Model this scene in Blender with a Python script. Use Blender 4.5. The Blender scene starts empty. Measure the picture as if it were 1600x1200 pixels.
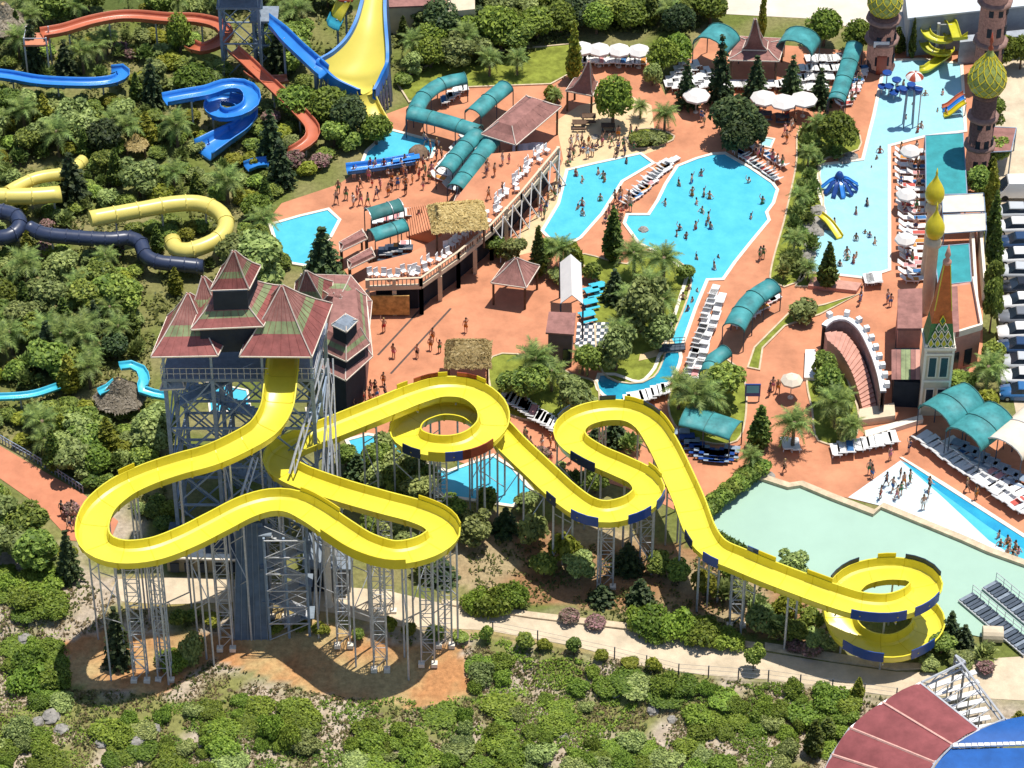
import bpy, math, random
import numpy as np
from mathutils import Vector, Matrix, noise
from mathutils.geometry import tessellate_polygon

random.seed(7)
rng = np.random.default_rng(11)
SC = bpy.context.scene
COL = SC.collection
R = math.radians

# ------------------------------------------------------------------ camera, sky, sun, exposure
PITCH, FPX, DIST = R(40), 5000.0, 312.0
CAM = Vector((0, -DIST * math.cos(PITCH), DIST * math.sin(PITCH)))
cd = bpy.data.cameras.new('camera')
cam = bpy.data.objects.new('camera', cd)
COL.objects.link(cam)
cam.location = CAM
cam.rotation_euler = (math.pi / 2 - PITCH, 0, 0)
cd.sensor_width = 36
cd.lens = 36 * FPX / 1600
cd.clip_start = 1
cd.clip_end = 6000
SC.camera = cam

SUN = Vector((0.20, 0.14, 1.0)).normalized()
w = bpy.data.worlds.new('World')
SC.world = w
w.use_nodes = True
nt = w.node_tree
bg = nt.nodes['Background']
sky = nt.nodes.new('ShaderNodeTexSky')
sky.sky_type = 'NISHITA'
sky.sun_disc = False
sky.sun_elevation = math.asin(SUN.z)
sky.sun_rotation = math.atan2(SUN.x, SUN.y)
sky.air_density = 1.0
sky.dust_density = 0.6
nt.links.new(sky.outputs[0], bg.inputs[0])
bg.inputs[1].default_value = 0.115
sd = bpy.data.lights.new('sun', 'SUN')
sd.energy = 4.8
sd.angle = R(0.5)
sd.color = (1.0, 0.95, 0.86)
sun = bpy.data.objects.new('sun', sd)
COL.objects.link(sun)
sun.rotation_euler = SUN.to_track_quat('Z', 'Y').to_euler()
sun.location = (0, 0, 120)
SC.view_settings.view_transform = 'Standard'
SC.view_settings.look = 'None'
SC.view_settings.exposure = 0.24
SC.view_settings.gamma = 1.0
SC.view_settings.use_curve_mapping = False
SC.render.engine = 'CYCLES'
SC.cycles.max_bounces = 6
SC.cycles.diffuse_bounces = 4
SC.cycles.glossy_bounces = 2
SC.cycles.transmission_bounces = 3

# ------------------------------------------------------------------ picture -> place
CP, SP = math.cos(PITCH), math.sin(PITCH)
def ray(px, py):
    u, v = (px - 800) / FPX, -(py - 600) / FPX
    return Vector((u, CP + v * SP, -SP + v * CP))
def G(px, py, z=0.0):
    d = ray(px, py)
    return CAM + d * ((z - CAM.z) / d.z)
def proj(p):
    q = Vector(p) - CAM
    f = q.y * CP - q.z * SP
    return 800 + FPX * q.x / f, 600 - FPX * (q.y * SP + q.z * CP) / f

EDGE = [G(a, b) for a, b in [(-400, 930), (-100, 935), (300, 950), (420, 955), (540, 985), (700, 995), (800, 995), (900, 1018), (1000, 1046), (1100, 1062), (1200, 1070), (1400, 1094), (1600, 1105), (2000, 1120)]]
EX, EY = [p.x for p in EDGE], [p.y for p in EDGE]
def T(x, y):
    d = float(np.interp(x, EX, EY)) - y
    if d <= 0: return 0.0
    s = min(1, d / 5.0)
    s = s * s * (3 - 2 * s)
    n = noise.noise(Vector((x * .13, y * .13, 3.3))) * 0.9 + noise.noise(Vector((x * .45, y * .45, 1.3))) * 0.25
    return s * (-1.2 + n * min(1, max(0, d - 2) / 6))
def GT(px, py, dz=0.0):
    z = 0.0
    for _ in range(5):
        p = G(px, py, z)
        z = T(p.x, p.y)
    p = G(px, py, z)
    p.z = z + dz
    return p

# ------------------------------------------------------------------ materials
MATS = {}
def mat(name, col, rough=0.75, var=0.18, scale=1.5, bump=0.0, metal=0.0, spec=0.3, col2=None, attr=None, objvar=0.0, detail=4.0, bscale=None, coat=0.0):
    if name in MATS: return MATS[name]
    m = bpy.data.materials.new(name)
    m.use_nodes = True
    n, l = m.node_tree.nodes, m.node_tree.links
    b = n['Principled BSDF']
    b.inputs['Roughness'].default_value = rough
    b.inputs['Metallic'].default_value = metal
    b.inputs['Specular IOR Level'].default_value = spec
    b.inputs['Coat Weight'].default_value = coat
    tc = n.new('ShaderNodeTexCoord')
    nz = n.new('ShaderNodeTexNoise')
    nz.inputs['Scale'].default_value = scale
    nz.inputs['Detail'].default_value = detail
    nz.inputs['Roughness'].default_value = 0.65
    l.new(tc.outputs['Object'], nz.inputs['Vector'])
    rp = n.new('ShaderNodeValToRGB')
    c2 = col2 or tuple(c * (1 - var) for c in col)
    c1 = tuple(min(1, c * (1 + var * 0.6)) for c in col) if col2 is None else col
    rp.color_ramp.elements[0].position, rp.color_ramp.elements[1].position = 0.33, 0.67
    rp.color_ramp.elements[0].color = (*c2, 1)
    rp.color_ramp.elements[1].color = (*c1, 1)
    l.new(nz.outputs['Fac'], rp.inputs['Fac'])
    out = rp.outputs['Color']
    if attr:
        at = n.new('ShaderNodeAttribute'); at.attribute_name = attr
        mx = n.new('ShaderNodeMix'); mx.data_type = 'RGBA'; mx.blend_type = 'MULTIPLY'; mx.inputs['Factor'].default_value = 1
        l.new(at.outputs['Color'], mx.inputs['A']); l.new(out, mx.inputs['B'])
        out = mx.outputs['Result']
    if objvar:
        oi = n.new('ShaderNodeObjectInfo')
        hs = n.new('ShaderNodeHueSaturation')
        for sock, k in (('Hue', 0.06), ('Value', 1.0)):
            mr = n.new('ShaderNodeMapRange')
            ml = n.new('ShaderNodeMath'); ml.operation = 'FRACT'
            mu = n.new('ShaderNodeMath'); mu.operation = 'MULTIPLY'; mu.inputs[1].default_value = 7.31 if sock == 'Hue' else 3.77
            l.new(oi.outputs['Random'], mu.inputs[0]); l.new(mu.outputs[0], ml.inputs[0]); l.new(ml.outputs[0], mr.inputs['Value'])
            c = 0.5 if sock == 'Hue' else 1.0
            mr.inputs['To Min'].default_value = c - objvar * k; mr.inputs['To Max'].default_value = c + objvar * k
            l.new(mr.outputs['Result'], hs.inputs[sock])
        l.new(out, hs.inputs['Color']); out = hs.outputs['Color']
    l.new(out, b.inputs['Base Color'])
    if bump:
        nb = n.new('ShaderNodeTexNoise'); nb.inputs['Scale'].default_value = bscale or scale * 4; nb.inputs['Detail'].default_value = 3
        l.new(tc.outputs['Object'], nb.inputs['Vector'])
        bp = n.new('ShaderNodeBump'); bp.inputs['Strength'].default_value = bump; bp.inputs['Distance'].default_value = 0.1
        l.new(nb.outputs['Fac'], bp.inputs['Height']); l.new(bp.outputs['Normal'], b.inputs['Normal'])
    MATS[name] = m
    return m

def leaf_mat(name, dark, light):
    if name in MATS: return MATS[name]
    m = bpy.data.materials.new(name); m.use_nodes = True
    n, l = m.node_tree.nodes, m.node_tree.links
    b = n['Principled BSDF']; b.inputs['Roughness'].default_value = 0.55; b.inputs['Specular IOR Level'].default_value = 0.25
    at = n.new('ShaderNodeAttribute'); at.attribute_name = 'tint'
    rp = n.new('ShaderNodeValToRGB')
    rp.color_ramp.elements[0].color = (*dark, 1); rp.color_ramp.elements[1].color = (*light, 1)
    l.new(at.outputs['Fac'], rp.inputs['Fac'])
    oi = n.new('ShaderNodeObjectInfo'); hs = n.new('ShaderNodeHueSaturation')
    for sock, lo, hi, k in (('Hue', .485, .518, 7.31), ('Value', .75, 1.4, 3.77)):
        mu = n.new('ShaderNodeMath'); mu.operation = 'MULTIPLY'; mu.inputs[1].default_value = k
        fr = n.new('ShaderNodeMath'); fr.operation = 'FRACT'; mr = n.new('ShaderNodeMapRange')
        l.new(oi.outputs['Random'], mu.inputs[0]); l.new(mu.outputs[0], fr.inputs[0]); l.new(fr.outputs[0], mr.inputs['Value'])
        mr.inputs['To Min'].default_value = lo; mr.inputs['To Max'].default_value = hi
        l.new(mr.outputs['Result'], hs.inputs[sock])
    l.new(rp.outputs['Color'], hs.inputs['Color']); l.new(hs.outputs['Color'], b.inputs['Base Color'])
    tr = n.new('ShaderNodeBsdfTranslucent'); mx = n.new('ShaderNodeMixShader'); mx.inputs[0].default_value = 0.35
    l.new(hs.outputs['Color'], tr.inputs['Color'])
    l.new(b.outputs[0], mx.inputs[1]); l.new(tr.outputs[0], mx.inputs[2]); l.new(mx.outputs[0], n['Material Output'].inputs['Surface'])
    MATS[name] = m
    return m

# ------------------------------------------------------------------ mesh building
class MB:
    def __init__(s): s.v, s.f, s.sm = [], [], []
    def add(s, vs, fs, smooth=False):
        o = len(s.v)
        s.v += [tuple(v) for v in vs]
        s.f += [tuple(i + o for i in f) for f in fs]
        s.sm += [smooth] * len(fs)
        return s
    def box(s, c, d, rz=0, M=None):
        x, y, z = d[0] / 2, d[1] / 2, d[2] / 2
        pts = [Vector((i * x, j * y, k * z)) for k in (-1, 1) for j in (-1, 1) for i in (-1, 1)]
        m = Matrix.Translation(Vector(c)) @ Matrix.Rotation(rz, 4, 'Z') @ (M or Matrix())
        return s.add([m @ p for p in pts], [(0, 2, 3, 1), (4, 5, 7, 6), (0, 1, 5, 4), (2, 6, 7, 3), (0, 4, 6, 2), (1, 3, 7, 5)])
    def hexa(s, b, t):   # bottom loop and top loop of n points
        n = len(b)
        return s.add(list(b) + list(t), [tuple(range(n))[::-1], tuple(range(n, 2 * n))] + [(i, (i + 1) % n, n + (i + 1) % n, n + i) for i in range(n)])
    def tube(s, a, b, r, n=5, r2=None, cap=True):
        a, b = Vector(a), Vector(b)
        d = (b - a)
        if d.length < 1e-5: return s
        d.normalize()
        u = d.orthogonal().normalized(); w_ = d.cross(u)
        r2 = r if r2 is None else r2
        vs = [a + (u * math.cos(k * 2 * math.pi / n) + w_ * math.sin(k * 2 * math.pi / n)) * r for k in range(n)]
        vs += [b + (u * math.cos(k * 2 * math.pi / n) + w_ * math.sin(k * 2 * math.pi / n)) * r2 for k in range(n)]
        fs = [(k, (k + 1) % n, n + (k + 1) % n, n + k) for k in range(n)]
        if cap: fs += [tuple(range(n))[::-1], tuple(range(n, 2 * n))]
        return s.add(vs, fs)
    def lathe(s, prof, n=16, c=(0, 0, 0), smooth=True, phase=0.0):
        vs, fs = [], []
        for r, z in prof:
            for k in range(n):
                a = k * 2 * math.pi / n + phase
                vs.append((c[0] + r * math.cos(a), c[1] + r * math.sin(a), c[2] + z))
        for i in range(len(prof) - 1):
            for k in range(n):
                fs.append((i * n + k, i * n + (k + 1) % n, (i + 1) * n + (k + 1) % n, (i + 1) * n + k))
        s.add(vs, fs, smooth)
        m = len(prof) - 1
        o = len(s.v) - len(vs)
        s.f.append(tuple(o + k for k in range(n))[::-1]); s.sm.append(False)
        s.f.append(tuple(o + m * n + k for k in range(n))); s.sm.append(False)
        return s
    def sheet(s, poly, z=None, t=0.0):
        pts = [Vector((p[0], p[1], (p[2] if len(p) > 2 else 0) if z is None else z)) for p in poly]
        tr = tessellate_polygon([[Vector((p.x, p.y, 0)) for p in pts]])
        def up(f):
            a, b, c = (pts[i] for i in f)
            return f if (b - a).cross(c - a).z > 0 else (f[0], f[2], f[1])
        tr = [up(tuple(f)) for f in tr]
        if t <= 0: return s.add(pts, tr)
        n = len(pts)
        if area2(pts) < 0: pass
        low = [p - Vector((0, 0, t)) for p in pts]
        sides = [(i, n + i, n + (i + 1) % n, (i + 1) % n) for i in range(n)]
        if area2(pts) < 0: sides = [f[::-1] for f in sides]
        return s.add(pts + low, tr + [tuple(n + i for i in f[::-1]) for f in tr] + sides)
    def loft(s, rows, closed=False, smooth=True):
        m = len(rows[0]); vs = [p for r in rows for p in r]; fs = []
        for i in range(len(rows) - 1):
            for k in range(m if closed else m - 1):
                k2 = (k + 1) % m
                fs.append((i * m + k, i * m + k2, (i + 1) * m + k2, (i + 1) * m + k))
        return s.add(vs, fs, smooth)
    def mesh(s, name, material):
        me = bpy.data.meshes.new(name)
        me.from_pydata(s.v, [], s.f)
        me.polygons.foreach_set('use_smooth', s.sm)
        if material: me.materials.append(material)
        me.update()
        return me
    def build(s, name, material, parent=None, loc=None, **kw):
        me = s.mesh(name, material)
        o = bpy.data.objects.new(name, me); COL.objects.link(o)
        if parent: o.parent = parent
        if loc is not None: o.location = loc
        for k, v in kw.items(): o[k] = v
        return o

def area2(p): return sum(p[i][0] * p[(i + 1) % len(p)][1] - p[(i + 1) % len(p)][0] * p[i][1] for i in range(len(p)))
def inst(name, me, parent=None, loc=(0, 0, 0), rz=0.0, sc=1.0, rot=None, **kw):
    o = bpy.data.objects.new(name, me); COL.objects.link(o)
    if parent: o.parent = parent
    o.location = loc
    o.rotation_euler = rot or (0, 0, rz)
    o.scale = (sc, sc, sc) if not isinstance(sc, tuple) else sc
    for k, v in kw.items(): o[k] = v
    return o
def setmat(o, m):
    if not o.data.materials: o.data.materials.append(m)
    o.material_slots[0].link = 'OBJECT'; o.material_slots[0].material = m
def tag(o, label=None, cat=None, group=None, kind=None):
    if label: o['label'] = label
    if cat: o['category'] = cat
    if group: o['group'] = group
    if kind: o['kind'] = kind
    return o
def empty(name, loc, label=None, cat=None, group=None, rz=0.0):
    o = bpy.data.objects.new(name, None); COL.objects.link(o)
    o.empty_display_size = 0.3
    o.location = loc; o.rotation_euler = (0, 0, rz)
    return tag(o, label, cat, group)
AUTO = []   # (object, what it looks like, group) -> labels written at the end
def auto(o, look, cat, group):
    tag(o, None, cat, group); AUTO.append((o, look)); return o

def catmull(P, step=0.5, closed=False):
    P = [Vector(p) for p in P]
    n = len(P); out = []
    segs = n if closed else n - 1
    for i in range(segs):
        p1, p2 = P[i], P[(i + 1) % n]
        p0 = P[i - 1] if (i > 0 or closed) else p1 * 2 - p2
        p3 = P[(i + 2) % n] if (i + 2 < n or closed) else p2 * 2 - p1
        k = max(1, int((p2 - p1).length / step))
        for j in range(k):
            t = j / k
            out.append(0.5 * ((2 * p1) + (p2 - p0) * t + (2 * p0 - 5 * p1 + 4 * p2 - p3) * t * t + (3 * p1 - p0 - 3 * p2 + p3) * t ** 3))
    if not closed: out.append(P[-1])
    return out
def pts(px, z=0.0): return [G(a[0], a[1], a[2] if len(a) > 2 else z) for a in px]
def frames(path):
    out = []; n = len(path)
    for i in range(n):
        t = path[min(n - 1, i + 1)] - path[max(0, i - 1)]
        t.z = 0; t.normalize()
        out.append((path[i], t, Vector((-t.y, t.x, 0))))   # lateral points left of travel
    return out
def offset(poly, d):
    n = len(poly); sgn = 1 if area2(poly) > 0 else -1; out = []
    for i in range(n):
        a, b, c = Vector(poly[i - 1]).xy, Vector(poly[i]).xy, Vector(poly[(i + 1) % n]).xy
        n1 = Vector(((b - a).y, -(b - a).x)).normalized() * sgn
        n2 = Vector(((c - b).y, -(c - b).x)).normalized() * sgn
        m = (n1 + n2)
        m = m.normalized() if m.length > 1e-4 else n1
        k = d / max(0.45, m.dot(n1))
        out.append(Vector((b.x + m.x * k, b.y + m.y * k, 0)))
    return out
def ring(poly, wd, z0, z1):
    o = offset(poly, wd); n = len(poly); b = MB()
    A = [Vector((p[0], p[1], z1)) for p in poly]; B = [Vector((p[0], p[1], z1)) for p in o]
    A0 = [Vector((p[0], p[1], z0)) for p in poly]; B0 = [Vector((p[0], p[1], z0)) for p in o]
    f = []
    for i in range(n):
        j = (i + 1) % n
        f += [(i, j, n + j, n + i), (n + i, n + j, 3 * n + j, 3 * n + i), (j, i, 2 * n + i, 2 * n + j)]
    return b.add(A + B + A0 + B0, f)
def inside(p, poly):
    x, y = p; c = False; j = len(poly) - 1
    for i in range(len(poly)):
        xi, yi = poly[i][0], poly[i][1]; xj, yj = poly[j][0], poly[j][1]
        if (yi > y) != (yj > y) and x < (xj - xi) * (y - yi) / (yj - yi) + xi: c = not c
        j = i
    return c
KEEP = []   # picture points of things that trees must not stand in front of: (px, py, radius)
# ------------------------------------------------------------------ the setting: ground, paving, roads, water
M_paint = None
def seg(a, b, n): return [a + (b - a) * i / n for i in range(n)]
def terrain():
    xs = [-1500, -700, -300, -140] + list(np.arange(-80, 80.01, 0.62)) + [140, 300, 700, 1500]
    ys = [-900, -400, -150, -75] + list(np.arange(-56, 100.01, 0.62)) + [150, 300, 700, 2500]
    nx, ny = len(xs), len(ys)
    V = []; C = []
    orange = [(95, 1000), (160, 985), (330, 990), (430, 955), (560, 985), (640, 1010), (720, 1000), (740, 1090), (640, 1110), (480, 1080), (330, 1030), (250, 1085), (110, 1075)]
    tan = [(180, 900), (380, 905), (520, 920), (700, 950), (1050, 1000), (1050, 1046), (720, 990), (380, 950), (200, 960)]
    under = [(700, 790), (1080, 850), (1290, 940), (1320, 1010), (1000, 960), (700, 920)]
    for j in range(ny):
        for i in range(nx):
            x, y = xs[i], ys[j]
            z = T(x, y) if abs(x) < 200 and y > -100 else (T(x, y) if y > -100 else -1.2)
            V.append((x, y, z))
            p = proj((x, y, z)) if abs(x) < 100 and abs(y) < 110 else (-9999, -9999)
            n1 = noise.noise(Vector((x * .22, y * .22, 9.1))); n2 = noise.noise(Vector((x * .9, y * .9, 5.0))); n3 = noise.noise(Vector((x * .07, y * .07, 2.0)))
            scrub = Vector((.46, .37, .26)).lerp(Vector((.54, .45, .36)), .5 + n2)
            if n1 > -.05: scrub = scrub.lerp(Vector((.25, .25, .085)), min(1, (n1 + .05) * 4))
            garden = Vector((.16, .19, .045)).lerp(Vector((.28, .25, .11)), max(0, min(1, .5 + n1 * 1.6)))
            if x > 50 and y > 25: garden = garden.lerp(Vector((.52, .44, .32)), .75)
            d = float(np.interp(x, EX, EY)) - y
            edge = max(0, min(1, (d + 6 + 4 * n1) / 6))
            if p[0] < 230: edge = max(edge, max(0, min(1, (p[1] - 780 - 25 * n1 + (p[0] - 60) * .1) / 50)))
            c = garden.lerp(scrub, edge)
            if inside((p[0] + 9 * n2, p[1] + 9 * n1), orange): c = Vector((.54, .26, .11)).lerp(Vector((.52, .38, .18)), max(0, min(1, .5 + n1 * 1.5 + n2 * .6)))
            elif inside((p[0] + 12 * n2, p[1] + 9 * n1), tan): c = Vector((.47, .35, .19)).lerp(Vector((.34, .28, .1)), max(0, min(1, .4 + n1 * 1.8)))
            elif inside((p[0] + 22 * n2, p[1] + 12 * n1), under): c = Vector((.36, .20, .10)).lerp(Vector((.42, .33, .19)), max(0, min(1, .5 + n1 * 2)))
            if y > 66: c = Vector((.10, .13, .035)) if x < 20 else Vector((.60, .50, .36))
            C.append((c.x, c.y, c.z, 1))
    F = [(j * nx + i, j * nx + i + 1, (j + 1) * nx + i + 1, (j + 1) * nx + i) for j in range(ny - 1) for i in range(nx - 1)]
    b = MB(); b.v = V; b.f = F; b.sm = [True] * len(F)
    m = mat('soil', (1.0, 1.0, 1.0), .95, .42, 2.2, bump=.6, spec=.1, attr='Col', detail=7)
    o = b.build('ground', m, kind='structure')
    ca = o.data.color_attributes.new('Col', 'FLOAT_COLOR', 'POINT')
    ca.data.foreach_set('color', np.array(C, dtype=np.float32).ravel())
    return o
terrain()

m_pave = mat('terracotta_paving', (.53, .228, .126), .85, .26, .28, bump=.12, spec=.2, bscale=5, detail=8)
m_path = mat('red_path', (.52, .205, .115), .85, .16, .5, bump=.1, spec=.2, detail=8)
m_dirt = mat('pale_dirt', (.56, .46, .33), .95, .22, .5, bump=.4, spec=.1, bscale=4, detail=8)
m_lawn = mat('lawn_grass', (.21, .24, .04), .9, .45, .9, bump=.5, spec=.1, bscale=9, detail=7)
m_sand = mat('beach_sand', (.62, .46, .27), .95, .14, .8, bump=.2, spec=.1, detail=6)
m_cop = mat('pale_coping', (.74, .66, .55), .7, .1, 1.5, spec=.3)
m_white = mat('white_plastic', (.72, .71, .70), .5, .05, 2)
m_stone = mat('cream_stone', (.56, .45, .31), .85, .25, 1.2, bump=.3)
def structure(name, poly_px, m, z, t=0.0, smooth=0):
    p = pts(poly_px)
    if smooth: p = catmull(p, smooth, True)
    b = MB().sheet(p, z, t)
    return b.build(name, m, kind='structure')

PAVE = [(418, 345), (440, 318), (530, 288), (565, 262), (585, 220), (600, 180), (640, 165), (700, 140), (800, 132), (870, 128), (900, 95), (1012, 95), (1040, 150), (1095, 60), (1330, 80), (1395, 80), (1540, 80), (1535, 560), (1480, 640), (1640, 730), (1640, 905), (1500, 845), (1380, 792), (1322, 778), (1262, 766), (1236, 764), (1200, 755), (1180, 748), (1140, 780), (1098, 806), (1060, 800), (1000, 770), (900, 740), (760, 735), (660, 705), (560, 705), (540, 660), (550, 610), (572, 560), (575, 470), (520, 400)]
structure('plaza_paving', PAVE, m_pave, .05)
structure('path', [(-60, 660), (0, 697), (65, 735), (130, 772), (185, 815), (170, 850), (110, 845), (60, 790), (0, 748), (-60, 712)], m_path, .05)
structure('dirt_road', [(180, 905), (300, 902), (400, 908), (500, 915), (600, 922), (700, 945), (830, 967), (1000, 988), (1100, 1004), (1200, 1020), (1300, 1036), (1400, 1050), (1470, 1052), (1530, 1030), (1700, 1020), (1700, 1085), (1600, 1095), (1480, 1088), (1400, 1088), (1300, 1076), (1200, 1062), (1100, 1055), (1000, 1040), (900, 1010), (760, 985), (600, 978), (520, 958), (400, 940), (250, 945), (190, 940)], m_dirt, .03)
structure('kerb_strip', [(690, 938), (830, 958), (1000, 978), (1120, 996), (1180, 1006), (1180, 1014), (1100, 1004), (1000, 987), (830, 967), (690, 945)], m_stone, .2, .2)
structure('kerb_strip', [(1195, 1006), (1300, 1022), (1400, 1038), (1440, 1038), (1440, 1046), (1400, 1048), (1300, 1034), (1195, 1016)], m_stone, .2, .2)
structure('car_park', [(1545, 60), (1700, 60), (1800, 660), (1590, 660), (1560, 500), (1548, 250)], m_dirt, .03)
# sand, lawns and beds over the paving
structure('sand_bed', [(868, 190), (905, 165), (985, 150), (1018, 165), (1022, 200), (1040, 230), (1005, 243), (890, 262), (880, 300), (855, 345), (830, 395), (790, 405), (800, 380), (850, 320), (880, 250)], m_sand, .062)
def bed(name, poly, m=None, smooth=0, kerb=True):
    p = pts(poly)
    if smooth: p = catmull(p, smooth, True)
    o = MB().sheet(p, .10).build(name, m or m_lawn, kind='structure')
    if kerb: ring(p, .18, .0, .2).build('kerb_edge', m_stone, kind='structure')
bed('lawn', [(905, 400), (980, 415), (1010, 395), (1078, 432), (1040, 548), (1020, 590), (985, 600), (950, 590), (935, 560), (930, 500), (925, 470), (940, 450)], smooth=1)
bed('lawn', [(1110, 560), (1150, 575), (1165, 620), (1150, 690), (1080, 685), (1048, 650), (1055, 600)], smooth=1)
bed('lawn', [(1170, 575), (1180, 545), (1235, 490), (1290, 478), (1340, 462), (1280, 492), (1225, 510), (1190, 545), (1185, 578)], smooth=0)
bed('lawn', [(1268, 570), (1290, 548), (1310, 565), (1328, 610), (1340, 650), (1330, 690), (1280, 690), (1270, 640), (1262, 600)], smooth=1)
bed('planting_bed', [(1250, 205), (1290, 195), (1335, 205), (1340, 235), (1280, 255), (1285, 320), (1262, 400), (1250, 440), (1205, 440), (1228, 340), (1245, 260)], m_lawn, smooth=1)
bed('planting_bed', [(770, 560), (830, 560), (900, 590), (930, 600), (930, 640), (870, 660), (800, 650), (770, 615)], m_lawn, smooth=1)
bed('planting_bed', [(985, 210), (1010, 203), (1045, 210), (1050, 220), (1010, 232), (985, 228)], m_lawn, smooth=.6)
bed('planting_bed', [(620, 128), (700, 90), (900, 70), (900, 110), (860, 132), (780, 135), (700, 138), (640, 160)], m_lawn)
bed('planting_bed', [(1255, 425), (1310, 438), (1310, 450), (1245, 448)], m_lawn)
structure('path', [(995, 440), (1060, 548), (1020, 560), (998, 565), (1000, 555), (1035, 545)], m_sand, .115)

for q in ([(703, 482), (706, 483), (612, 585), (609, 584)], [(668, 470), (671, 471), (592, 556), (589, 555)]):
    structure('drain_channel', q, mat('dark_drain', (.10, .07, .06), .9, .2, 2), .058)
# pools
def water_mat(name, col, deep=None, axis=None):
    m = mat(name, col, .10, .10, .5, bump=.35, spec=.5, bscale=2.6, col2=deep, detail=6)
    return m
w_main = water_mat('pool_water', (.095, .49, .63), deep=(.065, .41, .57))
w_pale = water_mat('shallow_pool_water', (.33, .58, .65), deep=(.28, .54, .62))
w_blue = water_mat('deep_pool_water', (.02, .25, .46), deep=(.03, .36, .52))
w_mint = mat('milky_green_water', (.325, .48, .385), .4, .05, .2, bump=.03, spec=.45)
def pool(poly, m, name='pool_water', coping=.35, smooth=0, z=.08, rim='pool_coping'):
    p = pts(poly)
    if smooth: p = catmull(p, smooth, True)
    MB().sheet(p, z).build(name, m, kind='structure')
    if coping: ring(p, coping, .0, .17).build(rim, m_cop, kind='structure')
POOL_MAIN = [(1060, 262), (1090, 250), (1115, 243), (1132, 242), (1170, 264), (1205, 288), (1212, 298), (1206, 318), (1195, 333), (1199, 345), (1170, 380), (1146, 410), (1128, 436), (1103, 437), (1085, 480), (1062, 545), (1040, 545), (1058, 490), (1078, 428), (1050, 405), (1000, 380), (978, 350), (982, 338), (1015, 338), (1030, 315), (1042, 290)]
pool(POOL_MAIN, w_main)
pool([(1036, 552), (1060, 552), (1055, 580), (1030, 612), (990, 632), (945, 618), (934, 600), (938, 588), (960, 588), (1000, 600), (1025, 578)], water_mat('lagoon_water', (.03, .36, .48), deep=(.02, .22, .36)), smooth=.8)
pool([(888, 268), (930, 258), (1000, 243), (1018, 256), (970, 284), (957, 305), (938, 335), (905, 372), (875, 388), (850, 362), (875, 320)], w_main)
pool([(425, 353), (470, 340), (512, 330), (528, 345), (515, 370), (490, 395), (480, 415), (450, 410), (432, 375)], w_main)
pool([(600, 215), (612, 206), (682, 224), (672, 246), (620, 258), (564, 268), (575, 238)], w_main)
pool([(1385, 97), (1440, 95), (1500, 102), (1506, 205), (1445, 213), (1387, 228), (1387, 330), (1387, 422), (1350, 434), (1300, 428), (1258, 425), (1255, 408), (1274, 375), (1292, 335), (1280, 295), (1283, 260), (1350, 252), (1368, 180)], w_pale)
pool([(1195, 217), (1208, 219), (1203, 231), (1188, 228)], w_pale, coping=.2)
pool([(545, 690), (575, 682), (625, 690), (640, 720), (700, 740), (770, 715), (800, 735), (830, 770), (800, 790), (700, 775), (600, 745), (560, 720)], w_main)
pool([(480, 640), (548, 634), (552, 652), (484, 658)], w_pale, coping=.2)
pool([(325, 600), (385, 612), (390, 640), (330, 645)], w_main, coping=.2)
# wave pool: pale beach and deep channel, with a low wall between
structure('pool_beach', [(1325, 778), (1407, 720), (1470, 768), (1545, 822), (1600, 862), (1640, 895), (1600, 885), (1545, 862), (1440, 818), (1380, 792)], mat('wet_pool_beach', (.56, .67, .70), .3, .1, .4), .066)
structure('pool_water', [(1407, 720), (1475, 760), (1640, 868), (1640, 905), (1545, 845), (1470, 775)], w_main, .08)
structure('pool_water', [(1412, 722), (1475, 760), (1640, 868), (1640, 884), (1545, 824), (1460, 762)], w_blue, .092)
structure('pool_coping', [(1405, 716), (1410, 716), (1478, 757), (1642, 863), (1642, 869), (1475, 762)], m_cop, .17, .15)
# milky green basin with its stone rim
MINT = [(1098, 807), (1112, 790), (1165, 760), (1180, 749), (1232, 766), (1252, 763), (1300, 783), (1365, 808), (1378, 797), (1505, 850), (1545, 868), (1640, 902), (1720, 935), (1720, 1050), (1640, 1020), (1550, 1000), (1480, 985), (1380, 955), (1300, 925), (1200, 895), (1150, 872), (1112, 835)]
structure('basin_water', MINT, w_mint, .10)
def wall_along(px, m, name, wdt=.35, h=.5, z0=0.0, **kw):
    fr = frames(pts(px)); b = MB()
    rows = []
    for p, t, l in fr:
        rows.append([p + l * wdt / 2 + Vector((0, 0, z0)), p + l * wdt / 2 + Vector((0, 0, z0 + h)), p - l * wdt / 2 + Vector((0, 0, z0 + h)), p - l * wdt / 2 + Vector((0, 0, z0))])
    b.loft(rows, smooth=False)
    for r in (rows[0], rows[-1]): b.add(r, [(0, 1, 2, 3)])
    return b.build(name, m, **kw)
tag(wall_along([(1180, 746), (1232, 763), (1252, 760), (1300, 780), (1365, 805), (1378, 794), (1505, 846), (1545, 864), (1640, 898)], m_stone, 'basin_wall', .7, .45), 'low cream stone wall along the upper edge of the mint green basin', 'wall')
# far ground: roofs of the town edge are things, built later
structure('far_road', [(1090, -30), (1700, -40), (1700, 40), (1500, 48), (1390, 60), (1280, 30), (1130, 22)], mat('pale_road', (.62, .55, .46), .9, .12, .4), .03)
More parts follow.
